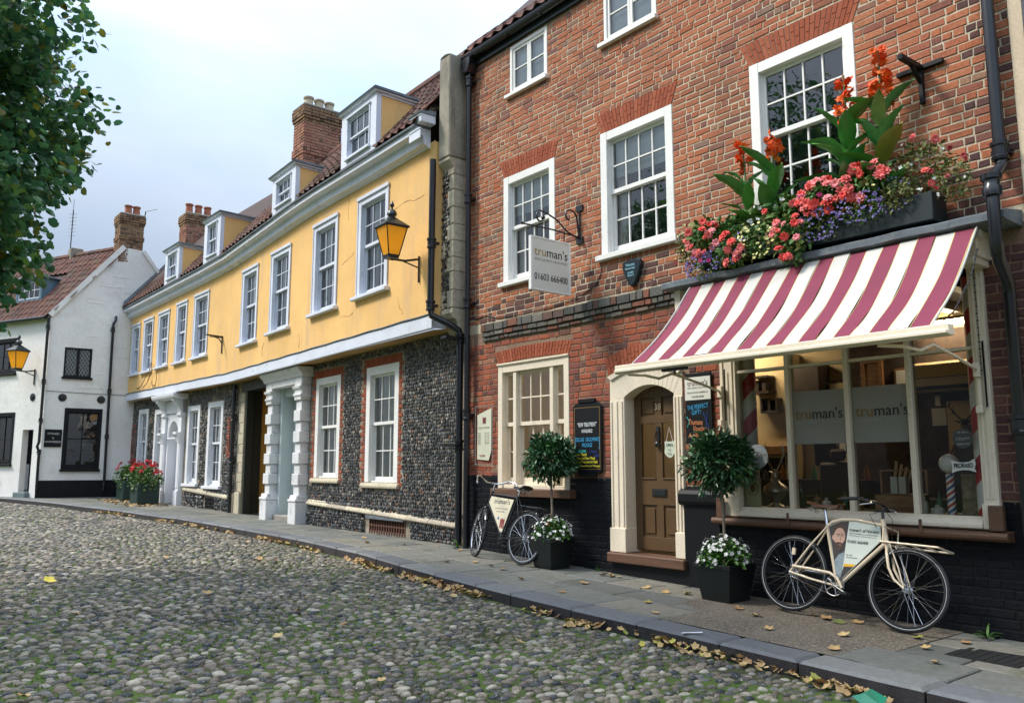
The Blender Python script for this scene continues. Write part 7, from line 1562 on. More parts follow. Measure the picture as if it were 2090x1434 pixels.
def make_wheel(par, name, c, R_, tyre_r, rim, spokes=32, line=True):
    w_ = MB(); torus(w_, c, R_ - tyre_r, tyre_r); wo = w_.build(name, m_tyre, par, smooth=60)
    k = MB(); torus(k, c, R_ - tyre_r * 2 - .006, .010, 44, 6, 1.2); k.build('rim', rim, wo, smooth=60)
    if line:
        k = MB(); torus(k, (c[0], c[1], c[2]), R_ - tyre_r * 1.75, .003, 44, 5, (tyre_r * .80) / .003 if False else 1)
        for s in (-1, 1): torus(k, (c[0], c[1] + s * tyre_r * .82, c[2]), R_ - tyre_r * 1.35, .003, 44, 4)
        k.build('reflective_line', m_refl, wo, smooth=60)
    k = MB(); ycyl(k, c, .022, -.035, .035); ycyl(k, c, .03, -.036, -.030); ycyl(k, c, .03, .030, .036); ycyl(k, c, .008, -.06, .06); k.build('hub', m_alu, wo, smooth=40)
    k = MB(); Rr = R_ - tyre_r * 2 - .008
    for i in range(spokes):
        t = 2 * math.pi * i / spokes; s = 1 if i % 2 else -1; o = (.95 if i % 4 < 2 else -.95); k.tube([(c[0] + .026 * math.cos(t + o * 1.2), c[1] + s * .032, c[2] + .026 * math.sin(t + o * 1.2)), (c[0] + Rr * math.cos(t + o * .08), c[1], c[2] + Rr * math.sin(t + o * .08))], .0014, 4, raw=True, caps=False)
    k.build('spokes', m_alu, wo, stuff=True)
    return wo
def tubes(m_, lst, seg=10):
    for pts, r in lst: m_.tube(pts, r, seg, raw=True)
def arcpts(c, R_, a0, a1, n=18, y=0): return [(c[0] + R_ * math.cos(R(a0 + (a1 - a0) * i / n)), y, c[2] + R_ * math.sin(R(a0 + (a1 - a0) * i / n))) for i in range(n + 1)]
def strip(m_, c, R_, w_, a0, a1, n=22):
    vs = []
    for i in range(n + 1):
        t = R(a0 + (a1 - a0) * i / n); 
        for y, dr in ((-w_, -.012), (-w_ * .6, .002), (0, .006), (w_ * .6, .002), (w_, -.012)): vs.append((c[0] + (R_ + dr) * math.cos(t), y, c[2] + (R_ + dr) * math.sin(t)))
    m_.add(vs, [(i * 5 + j, i * 5 + j + 1, i * 5 + j + 6, i * 5 + j + 5) for i in range(n) for j in range(4)], raw=True)

# cream delivery bicycle leaning on the shop sill
lean = R(13.5); b = thing('bicycle', 'cream bicycle with a front carrier and advert panel leaning below the shop window', 'bicycle', (-4.52, -.50, .258), rot=(-lean, R(2.2), 0))
Rw = .345; rh, fh_ = (0, 0, Rw), (1.06, 0, Rw); BBp = (.445, 0, .285)
make_wheel(b, 'rear_wheel', rh, Rw, .019, m_tyre); make_wheel(b, 'front_wheel', fh_, Rw, .019, m_tyre)
k = MB(); tubes(k, [([BBp, (.285, 0, .80)], .016), ([(.285, 0, .795), (.33, 0, .84), (.42, 0, .872), (.56, 0, .88), (.80, 0, .855)], .018), ([(.795, 0, .905), (.862, 0, .66)], .021), ([(.845, 0, .71), BBp], .019)] +
    [([(BBp[0], s * .03, BBp[2]), (.2, s * .055, .31), (0, s * .062, Rw)], .010) for s in (-1, 1)] + [([(.288, s * .015, .79), (.17, s * .05, .61), (0, s * .062, Rw)], .0085) for s in (-1, 1)]); ycyl(k, BBp, .026, -.04, .04)
k.build('frame', m_bcream, b, smooth=50)
k = MB(); tubes(k, [([(.862, s * .015, .665), (.88, s * .045, .62), (.91, s * .052, .50), (.965, s * .055, .41), (1.06, s * .062, Rw)], [.013, .013, .012, .010, .008]) for s in (-1, 1)]); k.build('fork', m_bcream, b, smooth=50)
k = MB(); tubes(k, [([(.80, 0, .90), (.785, 0, .985)], .013), ([(.785, 0, .985), (.83, 0, 1.01)], .013), ([(.60, -.29, 1.01), (.72, -.27, 1.03), (.82, -.12, 1.02), (.83, 0, 1.01), (.82, .12, 1.02), (.72, .27, 1.03), (.60, .29, 1.01)], .011)]); k.build('handlebar', m_bblack, b, smooth=50)
for s in (-1, 1): k = MB(); tubes(k, [([(.56, s * .292, 1.008), (.70, s * .272, 1.028)], .016)]); k.build('grip', m_tyre, b, smooth=50); k = MB(); tubes(k, [([(.78, s * .22, 1.02), (.82, s * .25, 1.0), (.74, s * .31, .97)], .006)]); k.build('brake_lever', m_chrome, b, smooth=50)
k = MB(); tubes(k, [([(.285, 0, .80), (.245, 0, .955)], .0135)]); k.build('seat_post', m_chrome, b, smooth=50)
def saddle(par, x, z, mat):
    m_ = MB(); n = 9; vs = []
    for i in range(n + 1):
        s = i / n; w_ = .078 * (1 - s) ** .9 + .018; xx = x - .13 + .27 * s; h = .012 * math.sin(s * math.pi) * -1 + (.012 if s < .15 else 0)
        for e, dz in ((-1, -.035), (-.85, -.008), (0, .0), (.85, -.008), (1, -.035)): vs.append((xx, e * w_, z + h + dz))
    m_.add(vs, [(i * 5 + j, i * 5 + j + 1, i * 5 + j + 6, i * 5 + j + 5) for i in range(n) for j in range(4)] + [(0, 1, 2, 3, 4)], raw=True); so = m_.build('saddle', mat, par, smooth=60)
    m_ = MB(); tubes(m_, [([(x - .11, s * .04, z - .03), (x, s * .022, z - .06), (x + .12, s * .01, z - .025)], .004) for s in (-1, 1)])
    for s in (-1, 1): m_.tube([(x - .10 + .018 * math.cos(t), s * .045 + .018 * math.sin(t), z - .085 + .0015 * t) for t in np.linspace(0, 6.28 * 4, 40)], .003, 5, raw=True)
    m_.build('saddle_springs', m_chrome, so)
saddle(b, .235, 1.005, m_leather)
def crankset(par, c, side, mat):
    k = MB(); cc = (c[0], side * .055, c[2]); torus(k, cc, .088, .004, 32, 5); 
    for i in range(5): t = 2 * math.pi * i / 5; k.tube([cc, (cc[0] + .088 * math.cos(t), cc[1], cc[2] + .088 * math.sin(t))], .006, 6, raw=True)
    k.build('chainring', mat, par, smooth=50); k = MB(); tubes(k, [([(c[0], side * .07, c[2]), (c[0] + .14, side * .085, c[2] - .06)], .009), ([(c[0], -side * .07, c[2]), (c[0] - .14, -side * .085, c[2] + .06)], .009)]); k.build('crank', mat, par, smooth=50)
    for s, sx in ((side, 1), (-side, -1)): k = MB(); k.box(c[0] + sx * .14 - .045, c[0] + sx * .14 + .045, min(s * .095, s * .175), max(s * .095, s * .175), c[2] - sx * .06 - .012, c[2] - sx * .06 + .012); k.build('pedal', m_tyre, par, bev=.004)
crankset(b, BBp, -1, M('dull_alloy', (.30, .30, .31), .4, None, None, None, metal=.9))
k = MB(); tubes(k, [([(.03, -.078, .40), (.22, -.078, .395), (.40, -.078, .385), (.475, -.078, .35), (.53, -.078, .27)], .013)]); k.build('chain_guard', m_bcream, b, smooth=50)
k = MB(); tubes(k, [([(0, -.055, Rw - .035), (BBp[0], -.055, BBp[2] - .088)], .003), ([(0, -.055, Rw + .035), (BBp[0], -.055, BBp[2] + .088)], .003)], 5); k.build('chain', m_chrome, b)
k = MB(); z = .70; tubes(k, [([(.86, s * .14, z), (1.34, s * .14, z)], .009) for s in (-1, 1)] + [([(.86, -.14, z), (.86, .14, z)], .009), ([(1.34, -.14, z), (1.34, .14, z)], .009)] + [([(x, -.14, z), (x, .14, z)], .006) for x in (.98, 1.10, 1.22)] + [([(.88, -.13, z), (.875, -.13, z + .13), (.875, .13, z + .13), (.88, .13, z)], .008), ([(.86, 0, z), (.84, 0, z + .02)], .010), ([(.9, .05, z), (1.0, .06, .5), (1.06, .066, Rw)], .006), ([(.9, -.05, z), (1.0, -.06, .5), (1.06, -.066, Rw)], .006)]); k.build('front_carrier', m_bcream, b, smooth=50)
k = MB(); tubes(k, [([(.83, -.1, 1.0), (.92, -.08, .9), (.91, -.03, .72)], .003), ([(.79, .02, .99), (.70, -.05, .93), (.76, -.03, .83)], .003)], 5); k.build('brake_cable', m_tyre, b)
k = MB(); tubes(k, [([(.90, -.03, .62), (.93, -.03, .655), (.96, .03, .62)], .007)]); k.build('front_brake', m_chrome, b); k = MB(); k.box(.02, .05, -.10, -.08, .50, .56); k.build('rear_lamp_clip', m_bcream, b)
PY = -.026
pn = MB(); q_ = [(.315, .80), (.43, .853), (.57, .862), (.79, .84), (.812, .72), (.475, .335), (.445, .33)]; pn.add([(x, PY, z) for x, z in q_] + [(x, PY + .006, z) for x, z in q_], [tuple(range(7)), tuple(range(7, 14))[::-1]] + [(i, (i + 1) % 7, 7 + (i + 1) % 7, 7 + i) for i in range(7)], raw=True); pnl = pn.build('advert_panel', m_card, b)
def flat(par, name, mat, pts, y=PY - .0012): m_ = MB(); n = len(pts); m_.add([(x, y, z) for x, z in pts] + [(x, y + .001, z) for x, z in pts], [tuple(range(n)), tuple(range(n, 2 * n))[::-1]] + [(i, (i + 1) % n, n + (i + 1) % n, n + i) for i in range(n)], raw=True); return m_.build(name, mat, par)
m_pdark = M('print_dark', (.035, .028, .03), .5, None, None, None); m_skin = M('print_skin', (.52, .32, .24), .6, (30, .12), None, None); m_hair = M('print_dark_brown', (.05, .028, .02), .6, (60, .3), None, None); m_shirt = M('print_blue_grey', (.22, .28, .32), .6, (40, .2), None, None)
flat(pnl, 'dark_strip', m_pdark, [(.318, .798), (.43, .851), (.505, .858), (.48, .345), (.448, .335)]); flat(pnl, 'dark_corner', m_pdark, [(.497, .46), (.585, .467), (.475, .34), (.47, .345)], PY - .0018); flat(pnl, 'yellow_band', m_gold if False else M('print_yellow', (.75, .42, .02), .5, None, None, None), [(.497, .485), (.605, .492), (.585, .468), (.497, .461)], PY - .0018)
flat(pnl, 'portrait_shirt', m_shirt, [(.405, .50), (.44, .56), (.495, .59), (.49, .50), (.48, .36), (.45, .34)], PY - .0018)
def ell(cx, cz, rx, rz_, n=20, a=0): return [(cx + rx * math.cos(2 * math.pi * i / n) * math.cos(a) - rz_ * math.sin(2 * math.pi * i / n) * math.sin(a), cz + rx * math.cos(2 * math.pi * i / n) * math.sin(a) + rz_ * math.sin(2 * math.pi * i / n) * math.cos(a)) for i in range(n)]
flat(pnl, 'portrait_hair', m_hair, ell(.425, .785, .062, .045), PY - .0022); flat(pnl, 'portrait_ear', m_skin, ell(.372, .705, .012, .022), PY - .0022)
flat(pnl, 'portrait_face', m_skin, ell(.428, .71, .056, .085, 24), PY - .0028); flat(pnl, 'portrait_beard', m_hair, [(.378, .685), (.395, .66), (.415, .665), (.44, .668), (.465, .66), (.484, .69), (.48, .635), (.455, .595), (.43, .585), (.402, .605), (.385, .64)], PY - .0034)
flat(pnl, 'portrait_lips', M('print_lip', (.30, .12, .10), .6, None, None, None), ell(.444, .645, .016, .005), PY - .004)
for cx in (.418, .456): flat(pnl, 'portrait_brow', m_hair, [(cx - .016, .737), (cx + .014, .742), (cx + .014, .735), (cx - .016, .730)], PY - .0034); flat(pnl, 'portrait_eye', m_pdark, ell(cx, .722, .009, .004, 10), PY - .0034)
flat(pnl, 'portrait_nose', M('print_skin_dark', (.38, .20, .14), .6, None, None, None), [(.437, .72), (.443, .72), (.452, .683), (.436, .680)], PY - .0034)
m_ = MB(); fit_text(m_, "truman's of Norwich", (.515, PY - .0014, .775), (1, 0, 0), (0, 0, 1), .275, .030); m_.build('panel_text', m_blk, pnl); m_ = MB(); fit_text(m_, 'GENTLEMEN & GROOMERS', (.515, PY - .0014, .752), (1, 0, 0), (0, 0, 1), .27, .010); fit_text(m_, 'www.trumans-of-norwich.co.uk', (.515, PY - .0014, .735), (1, 0, 0), (0, 0, 1), .25, .008); m_.build('small_text', m_dgrl, pnl)
m_ = MB(); fit_text(m_, '01603 666400', (.51, PY - .0014, .672), (1, 0, 0), (0, 0, 1), .19, .026); m_.build('panel_text', m_blk, pnl); m_ = MB(); fit_text(m_, 'Elm Hill', (.512, PY - .0014, .56), (1, 0, 0), (0, 0, 1), .05, .011); fit_text(m_, 'Norwich NR3 1HN', (.512, PY - .0014, .54), (1, 0, 0), (0, 0, 1), .10, .011); m_.build('small_text', m_dgrl, pnl)

# black roadster by the ground-floor window
b = thing('bicycle', 'black roadster bicycle with a cream advert panel leaning under the ground floor window', 'bicycle', (-8.27, -.58, .345), rot=(R(12), R(-1.5), math.pi + R(2)))
Rw = .335; rh, fh_ = (0, 0, Rw), (1.06, 0, Rw); BBp = (.44, 0, .29)
make_wheel(b, 'rear_wheel', rh, Rw, .018, m_chrome, line=False)
def rotz(pts, c, a): return [(c[0] + (p[0] - c[0]) * math.cos(a) - p[1] * math.sin(a), (p[0] - c[0]) * math.sin(a) + p[1] * math.cos(a), p[2]) for p in pts]
st_e = bpy.data.objects
fw_ = make_wheel(b, 'front_wheel', fh_, Rw, .018, m_chrome, line=False)
sa = R(-24); fw_.location = Vector((.86 - .86 * math.cos(sa), -.86 * math.sin(sa), 0)); fw_.rotation_euler = (0, 0, sa)
k = MB(); tubes(k, [([BBp, (.27, 0, .86)], .014), ([(.27, 0, .835), (.80, 0, .86)], .013), ([(.795, 0, .90), (.85, 0, .68)], .017), ([(.84, 0, .72), BBp], .014)] + [([(BBp[0], s * .03, BBp[2]), (.2, s * .055, .31), (0, s * .062, Rw)], .008) for s in (-1, 1)] + [([(.27, s * .015, .83), (.15, s * .05, .6), (0, s * .062, Rw)], .007) for s in (-1, 1)]); ycyl(k, BBp, .024, -.04, .04); k.build('frame', m_bblack, b, smooth=50)
c_ = (.86, 0); k = MB(); tubes(k, [(rotz([(.855, s * .015, .68), (.87, s * .045, .66), (.93, s * .055, .5), (1.06, s * .062, Rw)], c_, sa), .010) for s in (-1, 1)]); k.build('fork', m_bblack, b, smooth=50)
k = MB(); tubes(k, [([(.795, 0, .90), (.78, 0, 1.0)], .012), (rotz([(.50, -.29, .93), (.62, -.28, 1.03), (.74, -.22, 1.06), (.82, -.08, 1.0), (.82, .08, 1.0), (.74, .22, 1.06), (.62, .28, 1.03), (.50, .29, .93)], c_, sa), .011)]); k.build('handlebar', m_chrome, b, smooth=50)
k = MB(); tubes(k, [([(.27, 0, .85), (.25, 0, .93)], .012)]); k.build('seat_post', m_chrome, b, smooth=50); saddle(b, .235, .985, M('black_leather', (.02, .016, .014), .45, None, None, None))
for nm, c, a0, a1, st2 in (('rear_mudguard', rh, 20, 200, 0), ('front_mudguard', fh_, 10, 150, 1)):
    k = MB(); strip(k, c, Rw + .012, .026, a0, a1); mo = k.build(nm, m_bblack, b, smooth=60)
    if st2: mo.location = fw_.location; mo.rotation_euler = fw_.rotation_euler
k = MB(); strip(k, rh, Rw + .02, .024, 155, 200, 8); k.build('white_mudguard_tip', m_refl, b, smooth=60); k = MB(); k.box(-.40, -.36, -.02, .02, .52, .56); k.build('rear_reflector', m_redp if False else m_red, b, bev=.004)
crankset(b, BBp, -1, m_bblack)
k = MB(); tubes(k, [([(0, .01, .72), (-.25, .01, .72)], .004)] + [([(.14, s * .06, .73), (-.27, s * .06, .72)], .006) for s in (-1, 1)] + [([(-.27, -.06, .72), (-.27, .06, .72)], .006), ([(-.2, .06, .72), (0, .065, Rw)], .005), ([(-.2, -.06, .72), (0, -.065, Rw)], .005)]); k.build('rear_rack', m_bblack, b, smooth=50)
PY = .026; pnl_m = M('cream_poster', (.66, .60, .44), .55, None, None, None)
q_ = [(.315, .80), (.78, .825), (.805, .74), (.455, .34)]; pn = MB(); pn.add([(x, PY, z) for x, z in q_] + [(x, PY - .006, z) for x, z in q_], [(0, 1, 2, 3), (7, 6, 5, 4)] + [(i, (i + 1) % 4, 4 + (i + 1) % 4, 4 + i) for i in range(4)], raw=True); pnl = pn.build('advert_panel', pnl_m, b)
m_ = MB(); fit_text(m_, "truman's", (.70, PY + .0002, .735), (-1, 0, 0), (0, 0, 1), .32, .065); m_.build('panel_text', m_blk, pnl); m_ = MB(); fit_text(m_, 'GENTLEMEN & GROOMERS', (.66, PY + .0002, .665), (-1, 0, 0), (0, 0, 1), .26, .014); fit_text(m_, '01603 666400', (.62, PY + .0002, .625), (-1, 0, 0), (0, 0, 1), .16, .016); m_.build('small_text', m_dgrl, pnl)
flat(pnl, 'blue_mark', M('blue_print', (.03, .09, .35), .5, None, None, None), [(.545, .56), (.575, .56), (.575, .53), (.545, .53)], PY + .0003)
m_ = MB(); [m_.add([(.50 - i * .03 + x, PY + .0014, z) for x, z in ((-.011, .42), (.011, .42), (.014, .53), (0, .555), (-.014, .53))], [(0, 1, 2, 3, 4)], raw=True) for i in range(3)]; m_.build('red_figures', m_dred, pnl)

# ------------------------------------------------------------------ the lime tree at the left, over the road
m_lime = leafmat('lime_leaf', [(0, (.035, .115, .055)), (.45, (.065, .18, .075)), (.75, (.10, .24, .085)), (.92, (.17, .31, .06)), (.97, (.20, .21, .025)), (1, (.26, .20, .02))], .42, .5, grain=(12, .15))
_t = m_lime.node_tree; _p = [n for n in _t.nodes if n.type == 'BSDF_PRINCIPLED'][0]; _tl = _t.nodes.new('ShaderNodeBsdfTranslucent'); _mx = _t.nodes.new('ShaderNodeMixShader'); _mx.inputs[0].default_value = .55
_t.links.new(_p.inputs['Base Color'].links[0].from_socket, _tl.inputs[0]); _t.links.new(_p.outputs[0], _mx.inputs[1]); _t.links.new(_tl.outputs[0], _mx.inputs[2]); _t.links.new(_mx.outputs[0], [n for n in _t.nodes if n.type == 'OUTPUT_MATERIAL'][0].inputs[0])
tree = thing('lime_tree', 'large leafy lime tree overhanging the cobbled road in front of the white house', 'tree', (-9.6, -12.2, .1))
m_bark = M('tree_bark', (.085, .07, .055), .9, (5, .3), (30, .3), (18, .9, .03))
T0 = Vector((-9.6, -12.2, .1)); part('trunk', m_bark, tree, lambda m_: m_.tube([T0 - Vector((0, 0, .2)), T0 + Vector((.05, .1, 1.2)), T0 + Vector((.1, .3, 3.2)), T0 + Vector((-.1, .5, 5.5)), T0 + Vector((0, .4, 9))], [.42, .30, .24, .18, .08], 14, raw=True), smooth=60)
blobs = [(-9.5, -6.92, 6.3, 1.25, 0.85), (-10.5, -6.52, 5.75, 1.2, 0.7), (-11, -6.42, 5.2, 1.15, 0.6), (-10, -6.72, 4.75, 1.05, 0.6), (-9.5, -6.92, 4.3, 1.0, 0.55), (-11, -6.72, 4.12, 1.1, 0.5), (-10.4, -6.87, 3.72, 1.0, 0.45), (-10, -7.02, 3.32, 0.85, 0.4), (-9.2, -7.12, 3.07, 0.6, 0.3), (-9, -7.32, 7.4, 1.6, 1.0), (-11.8, -7.02, 6.6, 1.5, 1.1), (-12, -7.12, 4.6, 1.4, 1.0), (-11.2, -7.6, 3.7, 1.2, 0.7), (-9.8, -7.9, 5.4, 1.4, 1.5), (-8.0, -8.9, 7.8, 2.2, 1.7), (-9.2, -8.7, 8.5, 2.2, 1.4), (-12.2, -8.9, 7.8, 1.8, 1.4), (-10.3, -8.9, 5.2, 1.8, 1.6), (-9.6, -12.5, 6.5, 3.0, 2.4), (-7.0, -12.9, 7.4, 2.2, 2.4), (-12.2, -12.9, 6.8, 2.6, 2.6), (-9.0, -15.3, 6.0, 2.4, 2.2)]
mb_b = MB(); tw = []
for (x, y, z, r, rz_) in blobs:
    c = Vector((x, y, z)); base = T0 + Vector((0, .4, min(8, max(2.6, z * .55)))); mid_ = base + (c - base) * .5 + Vector((0, 0, .5)); mb_b.tube([base, mid_, c], [.11, .07, .03], 7, raw=True)
    for i in range(7): d = rdir(); e_ = c + Vector((d.x * r, d.y * r, d.z * rz_)) * 1.0; mb_b.tube([c, c + (e_ - c) * .5 + rdir() * .15, e_], [.02, .012, .004], 5, raw=True); tw.append((c, e_))
mb_b.build('branches', m_bark, tree, smooth=60)
L0 = [(0, 0, 0), (.35, .46, .02), (.72, .36, -.02), (1.0, 0, -.12), (.72, -.36, -.02), (.35, -.46, .02), (-.06, .26, .0), (-.06, -.26, .0), (.5, 0, .05)]
LF = [(0, 8, 1, 6), (8, 2, 1), (8, 3, 2), (8, 4, 3), (8, 5, 4), (0, 7, 5, 8)]
def lime_leaf(m_, P, d, s, rnd=None):
    Rm = orient(d, random.uniform(-1.2, 1.2)); m_.r = rnd or (random.random() or .01); m_.add([P + Rm @ (Vector(q) * s) for q in L0], LF, raw=True)
cands = []
for (x, y, z, r, rz_) in blobs:
    vis = y > -7.5; n = int(r * r * rz_ * (2000 if vis else 420 if y > -9.5 else 210))
    for i in range(n):
        v = rdir(); rr = random.uniform(.55, 1.0) ** .7 * (1 + .18 * math.sin(v.x * 7 + z) * math.sin(v.z * 6 + x)); P = Vector((x + v.x * r * rr, y + v.y * r * rr, z + v.z * rz_ * rr)); cands.append((P, v, random.uniform(.062, .10)))
# sprays of leaves along outward twigs so the edge is feathery
for (c, e_) in tw:
    if c.y < -7.5: continue
    for k_ in range(5):
        d = ((e_ - c).normalized() + rdir() * .7).normalized(); L = random.uniform(.25, .5); s0 = e_ * .8 + c * .2
        for i in range(9): cands.append((s0 + d * (L * i / 9) + rdir() * .05, d, random.uniform(.07, .11)))
lineY = lambda P: -7.45 + .243 * abs(P.x)      # the crown keeps clear of the street's middle (pruned side)
keep = [q for q in cands if q[0].y < lineY(q[0]) + .25 and q[0].z > 2.3 and (q[0] - CAM).length > 3.2]
def shows(q): f, px = view(q[0].x, q[0].y); e = 955 - 1716 * (q[0].z - 1.55) / f if f > 0 else -1e9; return f > 0 and -30 < px < 2100 and e > -250
keep.sort(key=lambda q: (q[0] - CAM).length + (0 if shows(q) else 1000))
lmesh = MB(); lmesh.add([Vector(q) * .1 for q in L0], LF, raw=True); lm_ = lmesh.mesh('leaf', m_lime, recalc=False)
for q in keep[:300]:
    ob = link(lm_, 'leaf', tree, q[0]); ob.rotation_euler = orient(q[1] + rdir() * .9 - Vector((0, 0, .3)), random.uniform(-1.2, 1.2)).to_euler(); ob.scale = (q[2] * 10,) * 3
m_ = MB()
for q in keep[300:]: lime_leaf(m_, q[0], q[1] + rdir() * .9 - Vector((0, 0, .3)), q[2])
m_.build('crown', m_lime, tree, stuff=True, recalc=False)
print('leaves', len(keep))

# ------------------------------------------------------------------ fallen leaves and litter
m_dead = MR('dead_leaf', [(0, (.42, .27, .12)), (.3, (.52, .35, .15)), (.55, (.32, .17, .08)), (.75, (.58, .42, .19)), (.9, (.18, .09, .05)), (.96, (.52, .45, .09)), (1, (.14, .17, .05))], .75, (25, .25), None, objrand=True)
DL = [(math.cos(2 * math.pi * i / 10) * (.5 if i % 2 else .36) * (1.15 if i == 0 else 1), math.sin(2 * math.pi * i / 10) * (.46 if i % 2 else .32)) for i in range(10)]
def dead(m_, P, s, tilt=.5):
    n = rdir(1.6) if tilt else Vector((0, 0, 1)); Rm = orient(rdir(), 0); q = n.to_track_quat('Z', 'Y').to_matrix() @ Matrix.Rotation(random.uniform(0, 6.28), 3, 'Z'); c = random.uniform(.15, .6); m_.r = random.random() or .01
    m_.add([P + q @ Vector((0, 0, 0))] + [P + q @ Vector((x * s, y * s, c * s * (x * x + y * y) * 1.6)) for x, y in DL], [(0, 1 + i, 1 + (i + 1) % 10) for i in range(10)], raw=True)
m_ = MB(); x = -1.6
while x > -24:
    dens = (1.0 if x > -11 else .5) * (1.25 if math.sin(x * 1.3) + math.sin(x * 3.1 + 1) + .6 * math.sin(x * 7.7) > -.35 else .22)
    for i in range(int(1.8 * dens + random.random() * 3.4 * (1 + math.sin(x * 2.1)) * dens)): off = abs(random.gauss(0, .07)); dead(m_, Vector((x + random.uniform(-.03, .03), yk(x) - .02 - off, rz(x, yk(x)) + .03 + random.uniform(.0, .035) * math.exp(-off * 14))), random.uniform(.045, .085))
    x -= .045
lit = m_.build('leaf_litter', m_dead, None, stuff=True, recalc=False); lit['label'] = 'drift of dry yellow-brown leaves lying in the gutter along the kerb'; lit['category'] = 'leaf litter'
m_ = MB()
for i in range(330): x = random.uniform(-27.5, -23.8); y = random.uniform(-1.2, -.1) ; dead(m_, Vector((x, max(y, yk(x) + .1), gz(x) + .012)), random.uniform(.05, .09))
lit = m_.build('leaf_litter', m_dead, None, stuff=True, recalc=False); lit['label'] = 'thin scatter of brown leaves on the paving by the white house'; lit['category'] = 'leaf litter'
dm_ = []
for i in range(5): q = MB(); dead(q, Vector((0, 0, 0)), .1, 0); q.rn = [0] * len(q.rn); dm_.append(q.mesh('fallen_leaf', m_dead, recalc=False))
spots = [(-7.05, -.22), (-6.98, -.28), (-7.1, -.3), (-6.9, -.24), (-4.0, -.55), (-4.15, -.5), (-4.3, -.45), (-5.9, -.6), (-5.7, -.5), (-5.6, -1.2), (-6.5, -1.5), (-7.4, -1.3), (-8.1, -1.0), (-8.4, -.95), (-3.3, -.6), (-3.1, -.9), (-3.0, -.45), (-4.2, -1.3), (-4.6, -.9), (-3.7, -1.0), (-4.9, -.75), (-3.5, -1.5), (-2.85, -1.3), (-9.0, -1.2), (-8.8, -.9), (-9.9, -.35), (-10.1, -.3), (-6.2, -.55), (-5.2, -1.55), (-11.0, -.6), (-11.6, -.9), (-12.4, -.5), (-6.8, -.9), (-3.9, -.42), (-4.5, -.35), (-8.3, -.3), (-8.5, -.25)]
for x, y in spots:
    o = link(random.choice(dm_), 'fallen_leaf', None, (x, y, gz(x) + .008)); o.rotation_euler = (random.uniform(-.25, .25), random.uniform(-.25, .25), random.uniform(0, 6)); s = random.uniform(.8, 1.35); o.scale = (s, s * random.uniform(.8, 1), s); tag(o, 'single dry yellow-brown leaf lying on the grey paving stones', 'leaf', 'single leaves fallen on the pavement')
for i in range(46):
    f = random.uniform(4.3, 16); px = random.uniform(0, 1500); d = FH + RT * ((px - 1045) / 1716); x, y = CAM.x + d.x * f, CAM.y + d.y * f
    if y > yk(x) - .25: continue
    o = link(random.choice(dm_), 'fallen_leaf', None, (x, y, rz(x, y) + .034)); o.rotation_euler = (random.uniform(-.3, .3), random.uniform(-.3, .3), random.uniform(0, 6)); s = random.uniform(.7, 1.2); o.scale = (s, s, s); tag(o, 'single yellow or pale brown leaf lying on the cobblestones', 'leaf', 'single leaves fallen on the cobbles')
o = tag(link(random.choice(dm_), 'fallen_leaf', None, (0, 0, 0)), 'brightest and largest yellow leaf lying on the cobbles, standing out from the others', 'leaf')
d = FH + RT * ((118 - 1045) / 1716); f = 1716 * 1.42 / (1213 - 955); o.location = (CAM.x + d.x * f, CAM.y + d.y * f, .26); o.location.z = rz(o.location.x, o.location.y) + .04; o.scale = (1.7, 1.7, 1.7); o.rotation_euler = (.2, .3, 1)
o.data = o.data.copy(); o.data.materials[0] = M('bright_yellow_leaf', (.78, .62, .06), .6, (30, .1), None, None)
obj1('paper_strip', 'small white paper strip lying on the kerb edge', 'litter', lambda m_: m_.add([(-4.53, -2.0, gz(-4.5) + .008), (-4.40, -1.90, gz(-4.5) + .02), (-4.39, -1.925, gz(-4.5) + .018), (-4.52, -2.03, gz(-4.5) + .008)], [(0, 1, 2, 3)]), M('white_paper', (.75, .75, .82), .6, None, None, None))
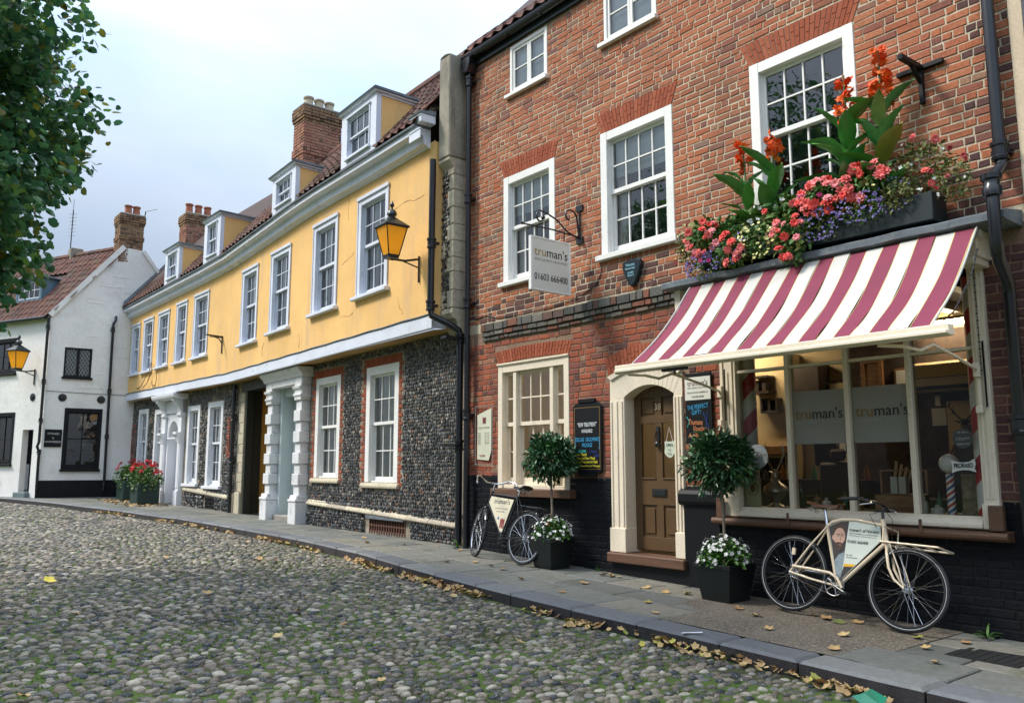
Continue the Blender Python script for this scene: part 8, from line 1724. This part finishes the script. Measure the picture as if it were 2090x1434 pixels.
gx = -2.86; gy = -2.17; obj1('green_wrapper', 'crumpled green plastic wrapper lying in the leafy gutter against the kerb', 'litter', lambda m_: m_.add([(gx - .12, gy + .0, rz(gx, gy) + .03), (gx - .05, gy + .08, rz(gx, gy) + .08), (gx + .09, gy + .02, rz(gx, gy) + .06), (gx + .10, gy - .07, rz(gx, gy) + .03), (gx - .02, gy - .06, rz(gx, gy) + .08), (gx - .03, gy - .11, rz(gx, gy) + .03), (gx - .10, gy - .07, rz(gx, gy) + .05)], [(0, 1, 4, 6), (1, 2, 3, 4), (4, 3, 5), (4, 5, 6)]), M('green_plastic', (.01, .20, .11), .4, None, None, None))
for i, (x, y, lb) in enumerate(((-2.98, -.10, 'small green weed at the foot of the black wall at the far right'), (-7.42, -.07, 'tiny weed at the wall foot just right of the left bay tree'), (-10.2, -.18, 'grassy weed between the downpipes at the join of the two buildings'))):
    m_ = MB()
    for j in range(16 if i != 1 else 8): d = rdir(1.0); add_leaf(m_, (x, y, gz(x)), d, random.uniform(.07, .15) * (.6 if i == 1 else 1), .02, 0, .2, .5)
    tag(m_.build('weed', m_lgreen, None, recalc=False), lb, 'weed')
# short grass and moss tufts in the joints between cobbles
m_ = MB(); m_moss = leafmat('joint_grass', [(0, (.07, .12, .012)), (.6, (.10, .17, .02)), (1, (.14, .20, .04))], .8)
cnt = 0
for i in range(90000):
    f = random.uniform(3.6, 14) ; px = random.uniform(-60, 1500); d = FH + RT * ((px - 1045) / 1716); x, y = CAM.x + d.x * f, CAM.y + d.y * f
    if y > yk(x) - .12: continue
    nv = mnoise.noise(Vector((x * .75, y * .75, 3.3))) + .5 * mnoise.noise(Vector((x * 2.2, y * 2.2, 1.3)))
    if nv < .14 + random.uniform(-.08, .1) or random.random() < .5: continue
    z = rz(x, y) + .001
    for j in range(2): a = random.uniform(0, 6.28); L = random.uniform(.010, .022); dx, dy = math.cos(a) * L, math.sin(a) * L; m_.r = random.random() or .01; m_.add([(x - dy * .25, y + dx * .25, z), (x + dy * .25, y - dx * .25, z), (x + dx * .5, y + dy * .5, z + L * .9)], [(0, 1, 2)], raw=True)
    cnt += 1
g_ = m_.build('joint_grass', m_moss, road, stuff=True, recalc=False); print('grass', cnt)
